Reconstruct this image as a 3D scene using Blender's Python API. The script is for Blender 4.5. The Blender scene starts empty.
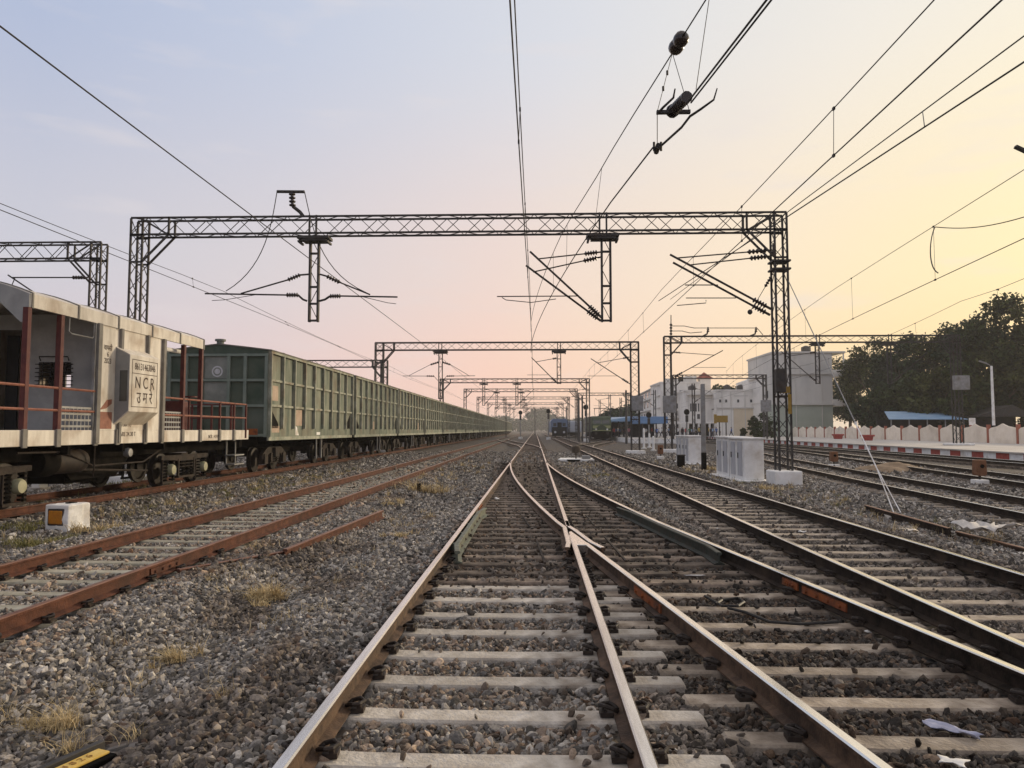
import bpy, bmesh, math, random
import numpy as np
from mathutils import Vector, Matrix
random.seed(7)
rng = np.random.default_rng(11)
SC = bpy.context.scene
COL = SC.collection
R = math.radians

# ------------------------------------------------------------------ camera
F = 740.0                                    # focal length in pixels of a 1024 wide frame
HC = 1.873                                   # eye height over the ballast
YAW = math.atan(23 / 740.0); PIT = math.atan(46 / 740.0)
ZR = 0.30                                    # top of the running rails
fw = Vector((-math.sin(YAW) * math.cos(PIT), math.cos(YAW) * math.cos(PIT), math.sin(PIT)))
rt = Vector((math.cos(YAW), math.sin(YAW), 0))
up = rt.cross(fw)
CAM = Vector((0, 0, HC))
cd = bpy.data.cameras.new('camera'); cam = bpy.data.objects.new('camera', cd); COL.objects.link(cam)
cd.sensor_width = 36; cd.lens = F / 1024 * 36; cd.clip_start = 0.05; cd.clip_end = 6000
cam.matrix_world = Matrix(((rt.x, up.x, -fw.x, 0), (rt.y, up.y, -fw.y, 0), (rt.z, up.z, -fw.z, HC), (0, 0, 0, 1)))
SC.camera = cam

def ray(x, y): return fw + rt * ((x - 512) / F) + up * ((384 - y) / F)
def at_y(x, y, Y):                            # survey helper: point of the world at depth Y
    d = ray(x, y); return CAM + d * (Y / d.y)
def at_z(x, y, z):
    d = ray(x, y); return CAM + d * ((z - HC) / d.z)

# ------------------------------------------------------------------ materials
def lin(c): return tuple((v / 255 / 12.92) if v / 255 <= .04045 else ((v / 255 + .055) / 1.055) ** 2.4 for v in c)
def c4(c): return (c[0], c[1], c[2], 1.0)
def material(name, c1, c2=None, rough=.8, metal=0.0, scale=6.0, bump=0.0, bscale=None, spec=.3, rand=0.0, stretch=None, lo=.35, hi=.65, island=0.0, c3=None, s3=1.2):
    m = bpy.data.materials.new(name); m.use_nodes = True
    n = m.node_tree.nodes; l = m.node_tree.links
    b = n['Principled BSDF']
    b.inputs['Roughness'].default_value = rough; b.inputs['Metallic'].default_value = metal
    b.inputs['Specular IOR Level'].default_value = spec
    tc = n.new('ShaderNodeTexCoord'); src = tc.outputs['Object']
    if stretch:
        mp = n.new('ShaderNodeMapping'); mp.inputs['Scale'].default_value = stretch
        l.new(src, mp.inputs['Vector']); src = mp.outputs['Vector']
    col = None
    if c2 is not None:
        nz = n.new('ShaderNodeTexNoise'); nz.inputs['Scale'].default_value = scale; nz.inputs['Detail'].default_value = 6
        nz.inputs['Roughness'].default_value = .62
        l.new(src, nz.inputs['Vector'])
        rp = n.new('ShaderNodeValToRGB'); rp.color_ramp.elements[0].position = lo; rp.color_ramp.elements[1].position = hi
        rp.color_ramp.elements[0].color = c4(c1); rp.color_ramp.elements[1].color = c4(c2)
        l.new(nz.outputs['Fac'], rp.inputs['Fac']); col = rp.outputs['Color']
    else:
        rgb = n.new('ShaderNodeRGB'); rgb.outputs[0].default_value = c4(c1); col = rgb.outputs[0]
    if c3 is not None:                        # larger patches of grime
        n3 = n.new('ShaderNodeTexNoise'); n3.inputs['Scale'].default_value = s3; n3.inputs['Detail'].default_value = 5
        l.new(tc.outputs['Object'], n3.inputs['Vector'])
        r3 = n.new('ShaderNodeMapRange'); r3.inputs['From Min'].default_value = .5; r3.inputs['From Max'].default_value = .72; r3.inputs['To Max'].default_value = .8
        l.new(n3.outputs['Fac'], r3.inputs['Value'])
        mx = n.new('ShaderNodeMixRGB'); mx.inputs['Color2'].default_value = c4(c3)
        l.new(r3.outputs['Result'], mx.inputs['Fac']); l.new(col, mx.inputs['Color1']); col = mx.outputs['Color']
    if rand or island:
        hs = n.new('ShaderNodeHueSaturation')
        mr = n.new('ShaderNodeMapRange'); k = rand or island
        mr.inputs['To Min'].default_value = 1 - k; mr.inputs['To Max'].default_value = 1 + k
        if island:
            g = n.new('ShaderNodeNewGeometry'); l.new(g.outputs['Random Per Island'], mr.inputs['Value'])
        else:
            oi = n.new('ShaderNodeObjectInfo'); l.new(oi.outputs['Random'], mr.inputs['Value'])
        l.new(mr.outputs['Result'], hs.inputs['Value']); l.new(col, hs.inputs['Color']); col = hs.outputs['Color']
    l.new(col, b.inputs['Base Color'])
    if bump:
        nb = n.new('ShaderNodeTexNoise'); nb.inputs['Scale'].default_value = bscale or scale * 4; nb.inputs['Detail'].default_value = 4
        l.new(src, nb.inputs['Vector'])
        bp = n.new('ShaderNodeBump'); bp.inputs['Strength'].default_value = bump; bp.inputs['Distance'].default_value = .02
        l.new(nb.outputs['Fac'], bp.inputs['Height']); l.new(bp.outputs['Normal'], b.inputs['Normal'])
    return m

MT = {}
MT['rail_rust'] = material('rail_rust', (.050, .030, .019), (.135, .082, .050), .75, 0, 9, .3, 60, rand=.12, c3=(.028, .018, .013), s3=2.2)
MT['rail_dark'] = material('rail_dark', (.012, .009, .007), (.038, .027, .02), .75, 0, 9, .3, 60, spec=.12, c3=(.07, .048, .033), s3=2.4)
MT['rail_red'] = material('rail_red', (.055, .020, .012), (.122, .046, .026), .85, 0, 7, .4, 60, c3=(.05, .024, .016), s3=2.0)
MT['rail_head'] = material('rail_head', (.72, .68, .62), (.85, .82, .76), .18, .95, 3, stretch=(8, .4, 8))
MT['rail_head_brown'] = material('rail_head_brown', (.64, .60, .56), (.80, .77, .73), .2, .95, 3, stretch=(8, .6, 8))
MT['rail_head_red'] = material('rail_head_red', (.15, .068, .042), (.24, .13, .088), .5, .45, 4, .15, 40, stretch=(6, 1, 6))
MT['concrete'] = material('concrete', (.34, .30, .25), (.55, .505, .445), .88, 0, 6, .6, 40, rand=.16, c3=(.17, .13, .095), s3=2.6)
MT['concrete_side'] = MT['concrete']
MT['concrete_oily'] = material('concrete_oily', (.22, .175, .13), (.42, .355, .285), .88, 0, 6, .6, 40, rand=.2, c3=(.075, .053, .038), s3=2.2)
MT['sleeper_dark'] = material('sleeper_dark', (.07, .055, .043), (.27, .21, .16), .85, 0, 5, .5, 40, rand=.35, c3=(.03, .023, .018), s3=1.9)
MT['concrete_mossy'] = material('concrete_mossy', (.24, .22, .165), (.40, .37, .30), .9, 0, 5, .35, 45, rand=.15, c3=(.17, .15, .09), s3=1.3)
MT['clip'] = material('clip', (.02, .016, .014), (.05, .036, .028), .6, .2, 20)
MT['lantern_brown'] = material('lantern_brown', (.13, .06, .03), (.22, .10, .05), .75, 0, 10)
MT['green_dark'] = material('green_dark', (.020, .025, .019), (.045, .050, .040), .6, 0, 14, .2, c3=(.06, .04, .028), s3=6)
MT['green_paint'] = material('green_paint', (.07, .082, .062), (.15, .165, .125), .6, 0, 14, .2, c3=(.10, .07, .045), s3=6)
MT['orange_rust'] = material('orange_rust', (.30, .085, .02), (.18, .055, .025), .75, 0, 10, .3, 50, c3=(.07, .035, .02), s3=5)
MT['steel'] = material('steel', (.032, .030, .029), (.065, .06, .056), .6, .3, 6, c3=(.05, .033, .024), s3=2)
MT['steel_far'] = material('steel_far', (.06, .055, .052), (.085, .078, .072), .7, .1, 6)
MT['galv'] = material('galv', (.20, .20, .20), (.30, .30, .30), .55, .3, 6, c3=(.14, .12, .10), s3=3)
MT['insul'] = material('insulator_brown', (.02, .014, .012), (.035, .022, .018), .25, 0, 6, spec=.5)
MT['wire'] = material('wire_copper', (.03, .027, .026), (.05, .045, .04), .55, .4, 3)
MT['whitewash'] = material('whitewash', (.72, .71, .69), (.85, .84, .82), .85, 0, 3, .2, 30, c3=(.48, .42, .35), s3=1.6)
MT['whitewash_warm'] = material('whitewash_warm', (.72, .68, .60), (.80, .76, .68), .85, 0, 2, .1, 30, c3=(.5, .45, .36), s3=.9)
MT['grey_door'] = material('grey_door', (.40, .40, .42), (.52, .52, .54), .7, 0, 5, stretch=(3, 3, .5))
MT['black_paint'] = material('black_paint', (.005, .005, .005), (.014, .013, .012), .8, 0, 5, spec=.04)
MT['under'] = material('underframe_shade_dark', (.003, .0026, .0024), (.012, .010, .008), .9, 0, 5, spec=.05)  # near-black: the shade beneath the vehicles is put into this colour
MT['bogie'] = material('bogie_rust_shaded', (.010, .008, .007), (.048, .034, .026), .85, 0, 6, .3, 30, c3=(.03, .024, .02), s3=3)  # rust, darkened in the colour for the shade under the vehicles
MT['tank'] = material('tank', (.012, .009, .007), (.035, .023, .017), .7, 0, 4)  # brown lowered in the colour to hold the shade beneath the van
MT['wheel'] = material('wheel_steel', (.008, .007, .006), (.035, .026, .02), .6, .3, 8)  # steel tone also carries the shade under the vehicles in its colour
MT['van_cream'] = material('van_cream', (.52, .475, .41), (.72, .675, .60), .72, 0, 2.2, .08, 20, stretch=(2, 2, .5), c3=(.33, .24, .165), s3=1.4)
MT['van_grey'] = material('van_grey', (.235, .235, .23), (.31, .31, .30), .7, 0, 3, .05, 20, c3=(.13, .13, .14), s3=1.5)
MT['van_pillar'] = material('van_pillar', (.15, .14, .125), (.22, .205, .185), .7, 0, 4)
MT['van_red'] = material('van_red', (.06, .010, .010), (.095, .018, .015), .6, 0, 6, c3=(.11, .034, .024), s3=4)
MT['van_red_rail'] = material('van_red_rail', (.20, .075, .05), (.30, .13, .085), .6, 0, 6)
MT['van_dark'] = material('van_dark', (.010, .009, .009), (.018, .017, .017), .8)
MT['hopper_lid'] = material('axle_box_lid', (.24, .24, .15), (.36, .34, .23), .6, 0, 8)
MT['wag_side'] = material('wagon_side', (.080, .105, .082), (.225, .235, .180), .78, 0, 1.6, .08, 12, rand=.2, stretch=(1.6, 1.6, .35), c3=(.14, .115, .08), s3=.9)
MT['wag_rib'] = material('wagon_rib', (.18, .20, .155), (.36, .36, .29), .75, 0, 3, rand=.12, c3=(.16, .11, .07), s3=1.1)
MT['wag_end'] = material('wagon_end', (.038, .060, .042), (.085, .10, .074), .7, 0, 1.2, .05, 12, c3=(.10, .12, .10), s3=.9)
MT['wag_endrib'] = material('wagon_endrib', (.13, .165, .14), (.19, .22, .19), .7, 0, 2)
MT['wag_greyend'] = material('wagon_greyend', (.15, .165, .15), (.24, .245, .22), .7, 0, 1.4, c3=(.10, .11, .10), s3=1.2)
MT['wag_roof'] = material('wagon_roof', (.10, .10, .085), (.17, .16, .135), .8, 0, 2)
MT['patch'] = material('primer_patch', (.46, .36, .27), (.34, .24, .18), .75, 0, 2.5)
MT['ink'] = material('ink_brown', (.045, .028, .02), (.075, .05, .04), .8)
MT['orange_paint'] = material('orange_paint', (.50, .19, .012), (.38, .14, .02), .6, 0, 12, c3=(.2, .16, .03), s3=9)
MT['yellow_plate'] = material('yellow_plate', (.58, .38, .075), (.68, .48, .14), .55, 0, 14, c3=(.5, .30, .05), s3=9)
MT['plate_ink'] = material('plate_ink', (.22, .12, .03), (.34, .19, .05), .7, 0, 30)
MT['yellow_sign'] = material('yellow_sign', (.26, .16, .025), (.36, .23, .045), .6, 0, 5)
MT['b_white'] = material('plaster_white', (.72, .685, .63), (.84, .805, .75), .85, 0, .5, 0, stretch=(1, 1, .3), c3=(.47, .45, .42), s3=.22)
MT['b_grey'] = material('plaster_grey', (.57, .545, .50), (.65, .625, .575), .85, 0, .4, 0, stretch=(1, 1, .3), c3=(.45, .44, .42), s3=.2)
MT['b_green'] = material('plaster_green', (.37, .41, .34), (.43, .46, .39), .85, 0, .4)
MT['b_cream'] = material('plaster_cream', (.62, .52, .38), (.70, .60, .45), .85, 0, .4)
MT['b_dark'] = material('dark_interior', (.012, .012, .014), (.02, .02, .022), .8)
MT['glass'] = material('window_glass', (.03, .035, .04), (.05, .055, .06), .15, 0, 2, spec=.6)
MT['red_roof'] = material('red_roof', (.24, .06, .04), (.32, .10, .07), .75, 0, 2)
MT['blue_roof'] = material('blue_sheet', (.16, .28, .42), (.24, .36, .50), .5, 0, .6, c3=(.34, .42, .50), s3=.4)
MT['blue_roof_dark'] = material('blue_sheet_dark', (.10, .20, .38), (.16, .27, .44), .5, 0, .6)
MT['plat_top'] = material('platform_top', (.42, .39, .36), (.52, .49, .45), .9, 0, .8, c3=(.34, .30, .26), s3=.3)
MT['red_paint'] = material('red_paint', (.30, .035, .03), (.40, .07, .05), .7, 0, 5, c3=(.22, .05, .04), s3=2)
MT['red_post'] = material('red_post', (.30, .09, .055), (.38, .14, .09), .75, 0, 4)
MT['fence_cream'] = material('fence_cream', (.76, .66, .53), (.84, .75, .63), .85, 0, 1.5, rand=.1, c3=(.55, .46, .36), s3=.5)
MT['bark'] = material('bark', (.05, .037, .026), (.10, .078, .058), .9, 0, 6)
MT['leaf'] = material('leaf_dark', (.013, .024, .007), (.048, .066, .018), .75, 0, .5, island=.6, spec=.15)
MT['leaf_b'] = material('leaf_olive', (.022, .030, .008), (.072, .078, .022), .75, 0, .5, island=.6, spec=.15)
MT['leaf_c'] = material('leaf_deep', (.009, .020, .008), (.032, .052, .02), .75, 0, .5, island=.6, spec=.15)
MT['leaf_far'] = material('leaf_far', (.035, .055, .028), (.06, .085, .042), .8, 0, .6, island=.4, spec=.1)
MT['grass'] = material('dry_grass', (.36, .27, .13), (.58, .46, .27), .85, 0, 8, island=.5, spec=.1)
MT['grass_green'] = material('green_grass', (.13, .13, .045), (.26, .23, .09), .85, 0, 8, island=.4, spec=.1)
MT['paper'] = material('paper', (.62, .60, .57), (.74, .72, .69), .8, 0, 10)
MT['cloth'] = material('cloth_lilac', (.34, .35, .46), (.46, .46, .56), .85, 0, 14)
MT['sack'] = material('pale_sack', (.46, .44, .42), (.60, .57, .54), .85, 0, 9, .3)
MT['cable'] = material('cable_black', (.012, .011, .011), (.022, .02, .019), .6)
MT['loco_green'] = material('loco_green', (.035, .055, .03), (.07, .09, .05), .6, 0, 2)
MT['loco_yellow'] = material('loco_yellow', (.26, .28, .13), (.34, .35, .18), .6, 0, 4)
MT['coach_blue'] = material('coach_blue', (.10, .15, .25), (.15, .20, .30), .55, 0, 1)
MT['coach_pale'] = material('coach_pale', (.42, .44, .48), (.52, .53, .56), .6, 0, 1)

# ------------------------------------------------------------------ mesh building
class MB:
    def __init__(s): s.v = []; s.f = []; s.m = []
    def add(s, vs, fs, mi=0):
        k = len(s.v); s.v += [tuple(p) for p in vs]
        for f in fs: s.f.append([i + k for i in f]); s.m.append(mi)
        return s
    def box(s, lo, hi, mi=0):
        x0, y0, z0 = lo; x1, y1, z1 = hi
        return s.add([(x0, y0, z0), (x1, y0, z0), (x1, y1, z0), (x0, y1, z0), (x0, y0, z1), (x1, y0, z1), (x1, y1, z1), (x0, y1, z1)],
                     [(0, 3, 2, 1), (4, 5, 6, 7), (0, 1, 5, 4), (1, 2, 6, 5), (2, 3, 7, 6), (3, 0, 4, 7)], mi)
    def cbox(s, c, d, mi=0):
        return s.box([c[i] - d[i] / 2 for i in range(3)], [c[i] + d[i] / 2 for i in range(3)], mi)
    def frame(s, p, q):
        p = Vector(p); q = Vector(q); d = (q - p).normalized()
        a = Vector((0, 0, 1)) if abs(d.z) < .9 else Vector((0, 1, 0))
        u = d.cross(a).normalized(); w = u.cross(d).normalized()
        return p, q, u, w
    def bar(s, p, q, w, h=None, mi=0):
        h = h or w; p, q, u, v = s.frame(p, q); u *= w / 2; v *= h / 2
        return s.add([p - u - v, p + u - v, p + u + v, p - u + v, q - u - v, q + u - v, q + u + v, q - u + v],
                     [(0, 1, 2, 3), (7, 6, 5, 4), (0, 4, 5, 1), (1, 5, 6, 2), (2, 6, 7, 3), (3, 7, 4, 0)], mi)
    def tube(s, pts, r, n=8, mi=0, cap=True):
        pts = [Vector(p) for p in pts]; rs = r if isinstance(r, (list, tuple)) else [r] * len(pts)
        vs = []; fs = []; prev = None
        for i, p in enumerate(pts):
            d = (pts[min(i + 1, len(pts) - 1)] - pts[max(i - 1, 0)]).normalized()
            if prev is None:
                a = Vector((0, 0, 1)) if abs(d.z) < .9 else Vector((0, 1, 0)); u = d.cross(a).normalized()
            else:
                u = (prev - d * prev.dot(d)).normalized()
            prev = u; w = u.cross(d)
            for k in range(n):
                t = 2 * math.pi * k / n; vs.append(p + (u * math.cos(t) + w * math.sin(t)) * rs[i])
        for i in range(len(pts) - 1):
            for k in range(n):
                fs.append((i * n + k, i * n + (k + 1) % n, (i + 1) * n + (k + 1) % n, (i + 1) * n + k))
        if cap: fs.append(tuple(range(n - 1, -1, -1))); fs.append(tuple(range((len(pts) - 1) * n, len(pts) * n)))
        return s.add(vs, fs, mi)
    def prism(s, poly, axis, a, b, mi=0):
        """extrude a closed 2-D outline along an axis (0,1,2) from a to b; the outline lists the other two coordinates in order"""
        n = len(poly); vs = []
        for t in (a, b):
            for (p, q) in poly:
                c = [p, q]; c.insert(axis, t); vs.append(c)
        fs = [tuple(range(n)), tuple(range(2 * n - 1, n - 1, -1))] + [(i, i + n, (i + 1) % n + n, (i + 1) % n) for i in range(n)]
        return s.add(vs, fs, mi)
    def lathe(s, prof, c, axis=2, n=16, mi=0):
        """prof: (radius, height along the axis)"""
        vs = []; fs = []
        for (r, h) in prof:
            for k in range(n):
                t = 2 * math.pi * k / n; p = [r * math.cos(t), r * math.sin(t)]; p.insert(axis, h)
                vs.append((c[0] + p[0], c[1] + p[1], c[2] + p[2]))
        for i in range(len(prof) - 1):
            for k in range(n): fs.append((i * n + k, i * n + (k + 1) % n, (i + 1) * n + (k + 1) % n, (i + 1) * n + k))
        fs.append(tuple(range(n - 1, -1, -1))); fs.append(tuple(range((len(prof) - 1) * n, len(prof) * n)))
        return s.add(vs, fs, mi)
    def build(s, name, mats, parent=None, bevel=0, smooth=False, fix=True):
        """links the collected shapes as ONE mesh object; coordinates are world ones, parents are only ever moved, not turned, before this"""
        off = parent_loc(parent) if parent else Vector((0, 0, 0))
        me = bpy.data.meshes.new(name)
        me.from_pydata([(p[0] - off.x, p[1] - off.y, p[2] - off.z) for p in s.v], [], s.f)
        mats = mats if isinstance(mats, (list, tuple)) else [mats]
        for m in mats: me.materials.append(MT[m] if isinstance(m, str) else m)
        me.polygons.foreach_set('material_index', s.m)
        if fix:
            bm = bmesh.new(); bm.from_mesh(me); bmesh.ops.recalc_face_normals(bm, faces=bm.faces); bm.to_mesh(me); bm.free()
        if smooth: me.polygons.foreach_set('use_smooth', [True] * len(me.polygons))
        me.update()
        o = bpy.data.objects.new(name, me); COL.objects.link(o)
        if parent: o.parent = parent
        if bevel:
            bv = o.modifiers.new('bevel', 'BEVEL'); bv.width = bevel; bv.segments = 2; bv.limit_method = 'ANGLE'
        if smooth:
            try: me.set_sharp_from_angle(angle=R(40))
            except Exception: pass
        return o

def parent_loc(p):
    v = Vector((0, 0, 0))
    while p is not None: v = v + p.location; p = p.parent
    return v
def tag(o, label=None, cat=None, group=None, kind=None):
    if label: o['label'] = label
    if cat: o['category'] = cat
    if group: o['group'] = group
    if kind: o['kind'] = kind
    return o
def thing(name, label, cat, loc=(0, 0, 0), group=None):
    o = bpy.data.objects.new(name, None); o.empty_display_size = .2; COL.objects.link(o); o.location = loc
    return tag(o, label, cat, group)
def copy_tree(o, parent=None, kids=None):
    c = o.copy(); COL.objects.link(c)
    if parent is not None: c.parent = parent
    for ch in list(KIDS(o)): copy_tree(ch, c)
    return c
def KIDS(o): return o.children
def raw_mesh(name, verts, faces, mats, parent=None, attr=None, flat=False):
    """numpy arrays -> one mesh object (all faces with the same corner count)"""
    me = bpy.data.meshes.new(name); nv = len(verts); nf, k = faces.shape
    me.vertices.add(nv); me.vertices.foreach_set('co', np.ascontiguousarray(verts, dtype=np.float32).ravel())
    me.loops.add(nf * k); me.loops.foreach_set('vertex_index', np.ascontiguousarray(faces, dtype=np.int32).ravel())
    me.polygons.add(nf); me.polygons.foreach_set('loop_start', np.arange(0, nf * k, k, dtype=np.int32))
    me.update(calc_edges=True)
    for m in (mats if isinstance(mats, (list, tuple)) else [mats]): me.materials.append(MT[m] if isinstance(m, str) else m)
    if attr is not None:
        a = me.attributes.new('tint', 'FLOAT_COLOR', 'POINT')
        a.data.foreach_set('color', np.concatenate([attr, np.ones((nv, 1))], 1).astype(np.float32).ravel())
    me.validate()
    if flat: me.polygons.foreach_set('use_smooth', np.zeros(len(me.polygons), dtype=bool))
    o = bpy.data.objects.new(name, me); COL.objects.link(o)
    if parent: o.parent = parent
    return o
def text_part(body, size, center, parent, mat='ink', name='lettering', rot=(R(90), 0, R(90)), sx=1.0, label=None):
    cu = bpy.data.curves.new('txt', 'FONT'); cu.body = body; cu.size = size; cu.align_x = 'CENTER'; cu.align_y = 'CENTER'; cu.extrude = .0015
    cu.space_line = .9
    t = bpy.data.objects.new('txt', cu); COL.objects.link(t)
    bpy.context.view_layer.update()
    me = bpy.data.meshes.new_from_object(t.evaluated_get(bpy.context.evaluated_depsgraph_get()))
    bpy.data.objects.remove(t)
    me.materials.clear(); me.materials.append(MT[mat])
    o = bpy.data.objects.new(name, me); COL.objects.link(o); o.parent = parent
    o.location = Vector(center) - parent_loc(parent); o.rotation_euler = rot; o.scale = (sx, 1, 1)
    return o
# ------------------------------------------------------------------ where the tracks lie (centre line X for a given Y)
G2 = 0.873                                   # half the distance between rail-head centres (broad gauge)
def cM(y): return np.full_like(np.asarray(y, float), -.33)
def rT2(y):
    y = np.asarray(y, float); d = np.clip(37 - y, 0, 24)
    return .543 + .02 * d + .0019 * d * d + .135 * np.clip(13 - y, 0, None)
def cT2(y): return rT2(y) - G2
def cT1(y): return np.full_like(np.asarray(y, float), -5.37)
def cT0(y): return np.full_like(np.asarray(y, float), -11.42)
def cT3(y): return np.full_like(np.asarray(y, float), 4.47)
def cT4(y):
    y = np.asarray(y, float); return 10.15 + .10 * (y - 14) + .0009 * np.clip(y - 20, 0, None) ** 2
def cT5(y):
    y = np.asarray(y, float); return np.where(y < 55, 15.9 + .15 * (y - 25), 20.4 + .08 * (y - 55))
def cT6(y):
    y = np.asarray(y, float); return 24.3 + .07 * (y - 40)
TR = [(cM, -9, 900), (cT2, -9, 37), (cT1, -9, 900), (cT0, -9, 900), (cT3, -9, 900), (cT4, -9, 74), (cT5, -9, 900), (cT6, -9, 900)]
def sstep(a, b, v):
    t = np.clip((v - a) / (b - a), 0, 1); return t * t * (3 - 2 * t)
def wav(x, y):                                # cheap smooth undulation
    return (np.sin(x * 1.7 + .6 * np.sin(y * .9)) * np.cos(y * 1.3 + x * .4) + .6 * np.sin(x * 4.1 - y * 3.3) + .4 * np.cos(x * 7.7 + y * 6.1)) * .5
def gz(x, y):
    x = np.asarray(x, float); y = np.asarray(y, float)
    h = np.zeros_like(x)
    for f, a, b in TR:
        d = np.abs(x - f(y)); hh = 1 - sstep(1.55, 2.6, d)
        h = np.maximum(h, np.where((y > a) & (y < b), hh, 0))
    near = np.clip(1 - np.hypot(x, y) / 90, 0, 1)
    def bump(d): return sstep(.92, 1.04, d) * (1 - sstep(1.55, 2.5, d))
    sh = np.maximum(bump(-.33 - x), np.maximum(bump(np.abs(x + 5.37) - .14), bump(x - 4.47))) * (y > -9)
    return .012 + .07 * h + .078 * sh + wav(x, y) * (.022 - .014 * h) * near

# ground: ONE sheet, fine near the camera, reaching the horizon
def spaced(fine, far, n):
    k = np.linspace(0, 1, n)[1:]; g = fine * (far / fine) ** k; return g
gx = np.concatenate([-spaced(16, 1500, 16)[::-1], np.arange(-16, 16.01, .2), spaced(16, 1500, 16)])
gy = np.concatenate([[-300, -60, -20, -8, -3], np.arange(0, 30, .2), np.arange(30, 90, 1.0), spaced(90, 2500, 18)])
X, Y = np.meshgrid(gx, gy); Z = gz(X, Y)
nx, ny = len(gx), len(gy)
I = (np.arange(ny - 1)[:, None] * nx + np.arange(nx - 1)[None, :]).ravel()
def ground_material():
    m = bpy.data.materials.new('ballast_ground'); m.use_nodes = True
    n = m.node_tree.nodes; l = m.node_tree.links; b = n['Principled BSDF']; b.inputs['Roughness'].default_value = .92; b.inputs['Specular IOR Level'].default_value = .15
    tc = n.new('ShaderNodeTexCoord')
    vo = n.new('ShaderNodeTexVoronoi'); vo.inputs['Scale'].default_value = 17; l.new(tc.outputs['Object'], vo.inputs['Vector'])
    rp = n.new('ShaderNodeValToRGB'); e = rp.color_ramp.elements
    e[0].position = 0; e[0].color = (.035, .031, .028, 1); e[1].position = 1; e[1].color = (.21, .195, .18, 1)
    k = e.new(.5); k.color = (.10, .093, .087, 1); k = e.new(.8); k.color = (.16, .125, .098, 1)
    sp = n.new('ShaderNodeSeparateColor'); l.new(vo.outputs['Color'], sp.inputs['Color']); l.new(sp.outputs[0], rp.inputs['Fac'])
    nz = n.new('ShaderNodeTexNoise'); nz.inputs['Scale'].default_value = .35; nz.inputs['Detail'].default_value = 6; l.new(tc.outputs['Object'], nz.inputs['Vector'])
    mr = n.new('ShaderNodeMapRange'); mr.inputs['From Min'].default_value = .52; mr.inputs['From Max'].default_value = .66; mr.inputs['To Max'].default_value = .6
    l.new(nz.outputs['Fac'], mr.inputs['Value'])
    mx = n.new('ShaderNodeMixRGB'); mx.inputs['Color2'].default_value = (.13, .10, .06, 1); l.new(mr.outputs['Result'], mx.inputs['Fac']); l.new(rp.outputs['Color'], mx.inputs['Color1'])
    l.new(mx.outputs['Color'], b.inputs['Base Color'])
    bp = n.new('ShaderNodeBump'); bp.inputs['Strength'].default_value = .9; bp.inputs['Distance'].default_value = .04; bp.invert = True
    l.new(vo.outputs['Distance'], bp.inputs['Height']); l.new(bp.outputs['Normal'], b.inputs['Normal'])
    return m
MT['ground'] = ground_material()
gnd = raw_mesh('ground', np.stack([X.ravel(), Y.ravel(), Z.ravel()], 1), np.stack([I, I + 1, I + nx + 1, I + nx], 1), 'ground')
tag(gnd, kind='structure')

# sleepers: phase and pitch, used both to lay them and to keep stones off them
PITCH = .62; PH_M = 4.03
def stone_material():
    m = bpy.data.materials.new('ballast_stone'); m.use_nodes = True
    n = m.node_tree.nodes; l = m.node_tree.links; b = n['Principled BSDF']; b.inputs['Roughness'].default_value = .85; b.inputs['Specular IOR Level'].default_value = .22
    a = n.new('ShaderNodeAttribute'); a.attribute_name = 'tint'
    tc = n.new('ShaderNodeTexCoord'); nz = n.new('ShaderNodeTexNoise'); nz.inputs['Scale'].default_value = 60; nz.inputs['Detail'].default_value = 4
    l.new(tc.outputs['Object'], nz.inputs['Vector'])
    mr = n.new('ShaderNodeMapRange'); mr.inputs['From Min'].default_value = .3; mr.inputs['From Max'].default_value = .7; mr.inputs['To Min'].default_value = .7; mr.inputs['To Max'].default_value = 1.3
    l.new(nz.outputs['Fac'], mr.inputs['Value'])
    mx = n.new('ShaderNodeVectorMath'); mx.operation = 'SCALE'; l.new(a.outputs['Color'], mx.inputs[0]); l.new(mr.outputs['Result'], mx.inputs['Scale'])
    l.new(mx.outputs['Vector'], b.inputs['Base Color'])
    bp = n.new('ShaderNodeBump'); bp.inputs['Strength'].default_value = .5; bp.inputs['Distance'].default_value = .008; l.new(nz.outputs['Fac'], bp.inputs['Height']); l.new(bp.outputs['Normal'], b.inputs['Normal'])
    return m
MT['stone'] = stone_material()

def ico():
    t = (1 + 5 ** .5) / 2
    v = np.array([(-1, t, 0), (1, t, 0), (-1, -t, 0), (1, -t, 0), (0, -1, t), (0, 1, t), (0, -1, -t), (0, 1, -t), (t, 0, -1), (t, 0, 1), (-t, 0, -1), (-t, 0, 1)], float)
    v /= np.linalg.norm(v[0])
    f = np.array([(0, 11, 5), (0, 5, 1), (0, 1, 7), (0, 7, 10), (0, 10, 11), (1, 5, 9), (5, 11, 4), (11, 10, 2), (10, 7, 6), (7, 1, 8), (3, 9, 4), (3, 4, 2), (3, 2, 6), (3, 6, 8), (3, 8, 9), (4, 9, 5), (2, 4, 11), (6, 2, 10), (8, 6, 7), (9, 8, 1)])
    return v, f
def ico2():
    v, f = ico(); v = [tuple(p) for p in v]; out = []; mid = {}
    def m(a, b):
        k = (min(a, b), max(a, b))
        if k not in mid: q = np.array(v[a]) + np.array(v[b]); v.append(tuple(q / np.linalg.norm(q))); mid[k] = len(v) - 1
        return mid[k]
    for a, b, c in f:
        x, y, z = m(a, b), m(b, c), m(c, a); out += [(a, x, z), (b, y, x), (c, z, y), (x, y, z)]
    return np.array(v), np.array(out)
def octa():
    v = np.array([(1, 0, 0), (-1, 0, 0), (0, 1, 0), (0, -1, 0), (0, 0, 1), (0, 0, -1)], float)
    f = np.array([(0, 2, 4), (2, 1, 4), (1, 3, 4), (3, 0, 4), (2, 0, 5), (1, 2, 5), (3, 1, 5), (0, 3, 5)]); return v, f
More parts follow.
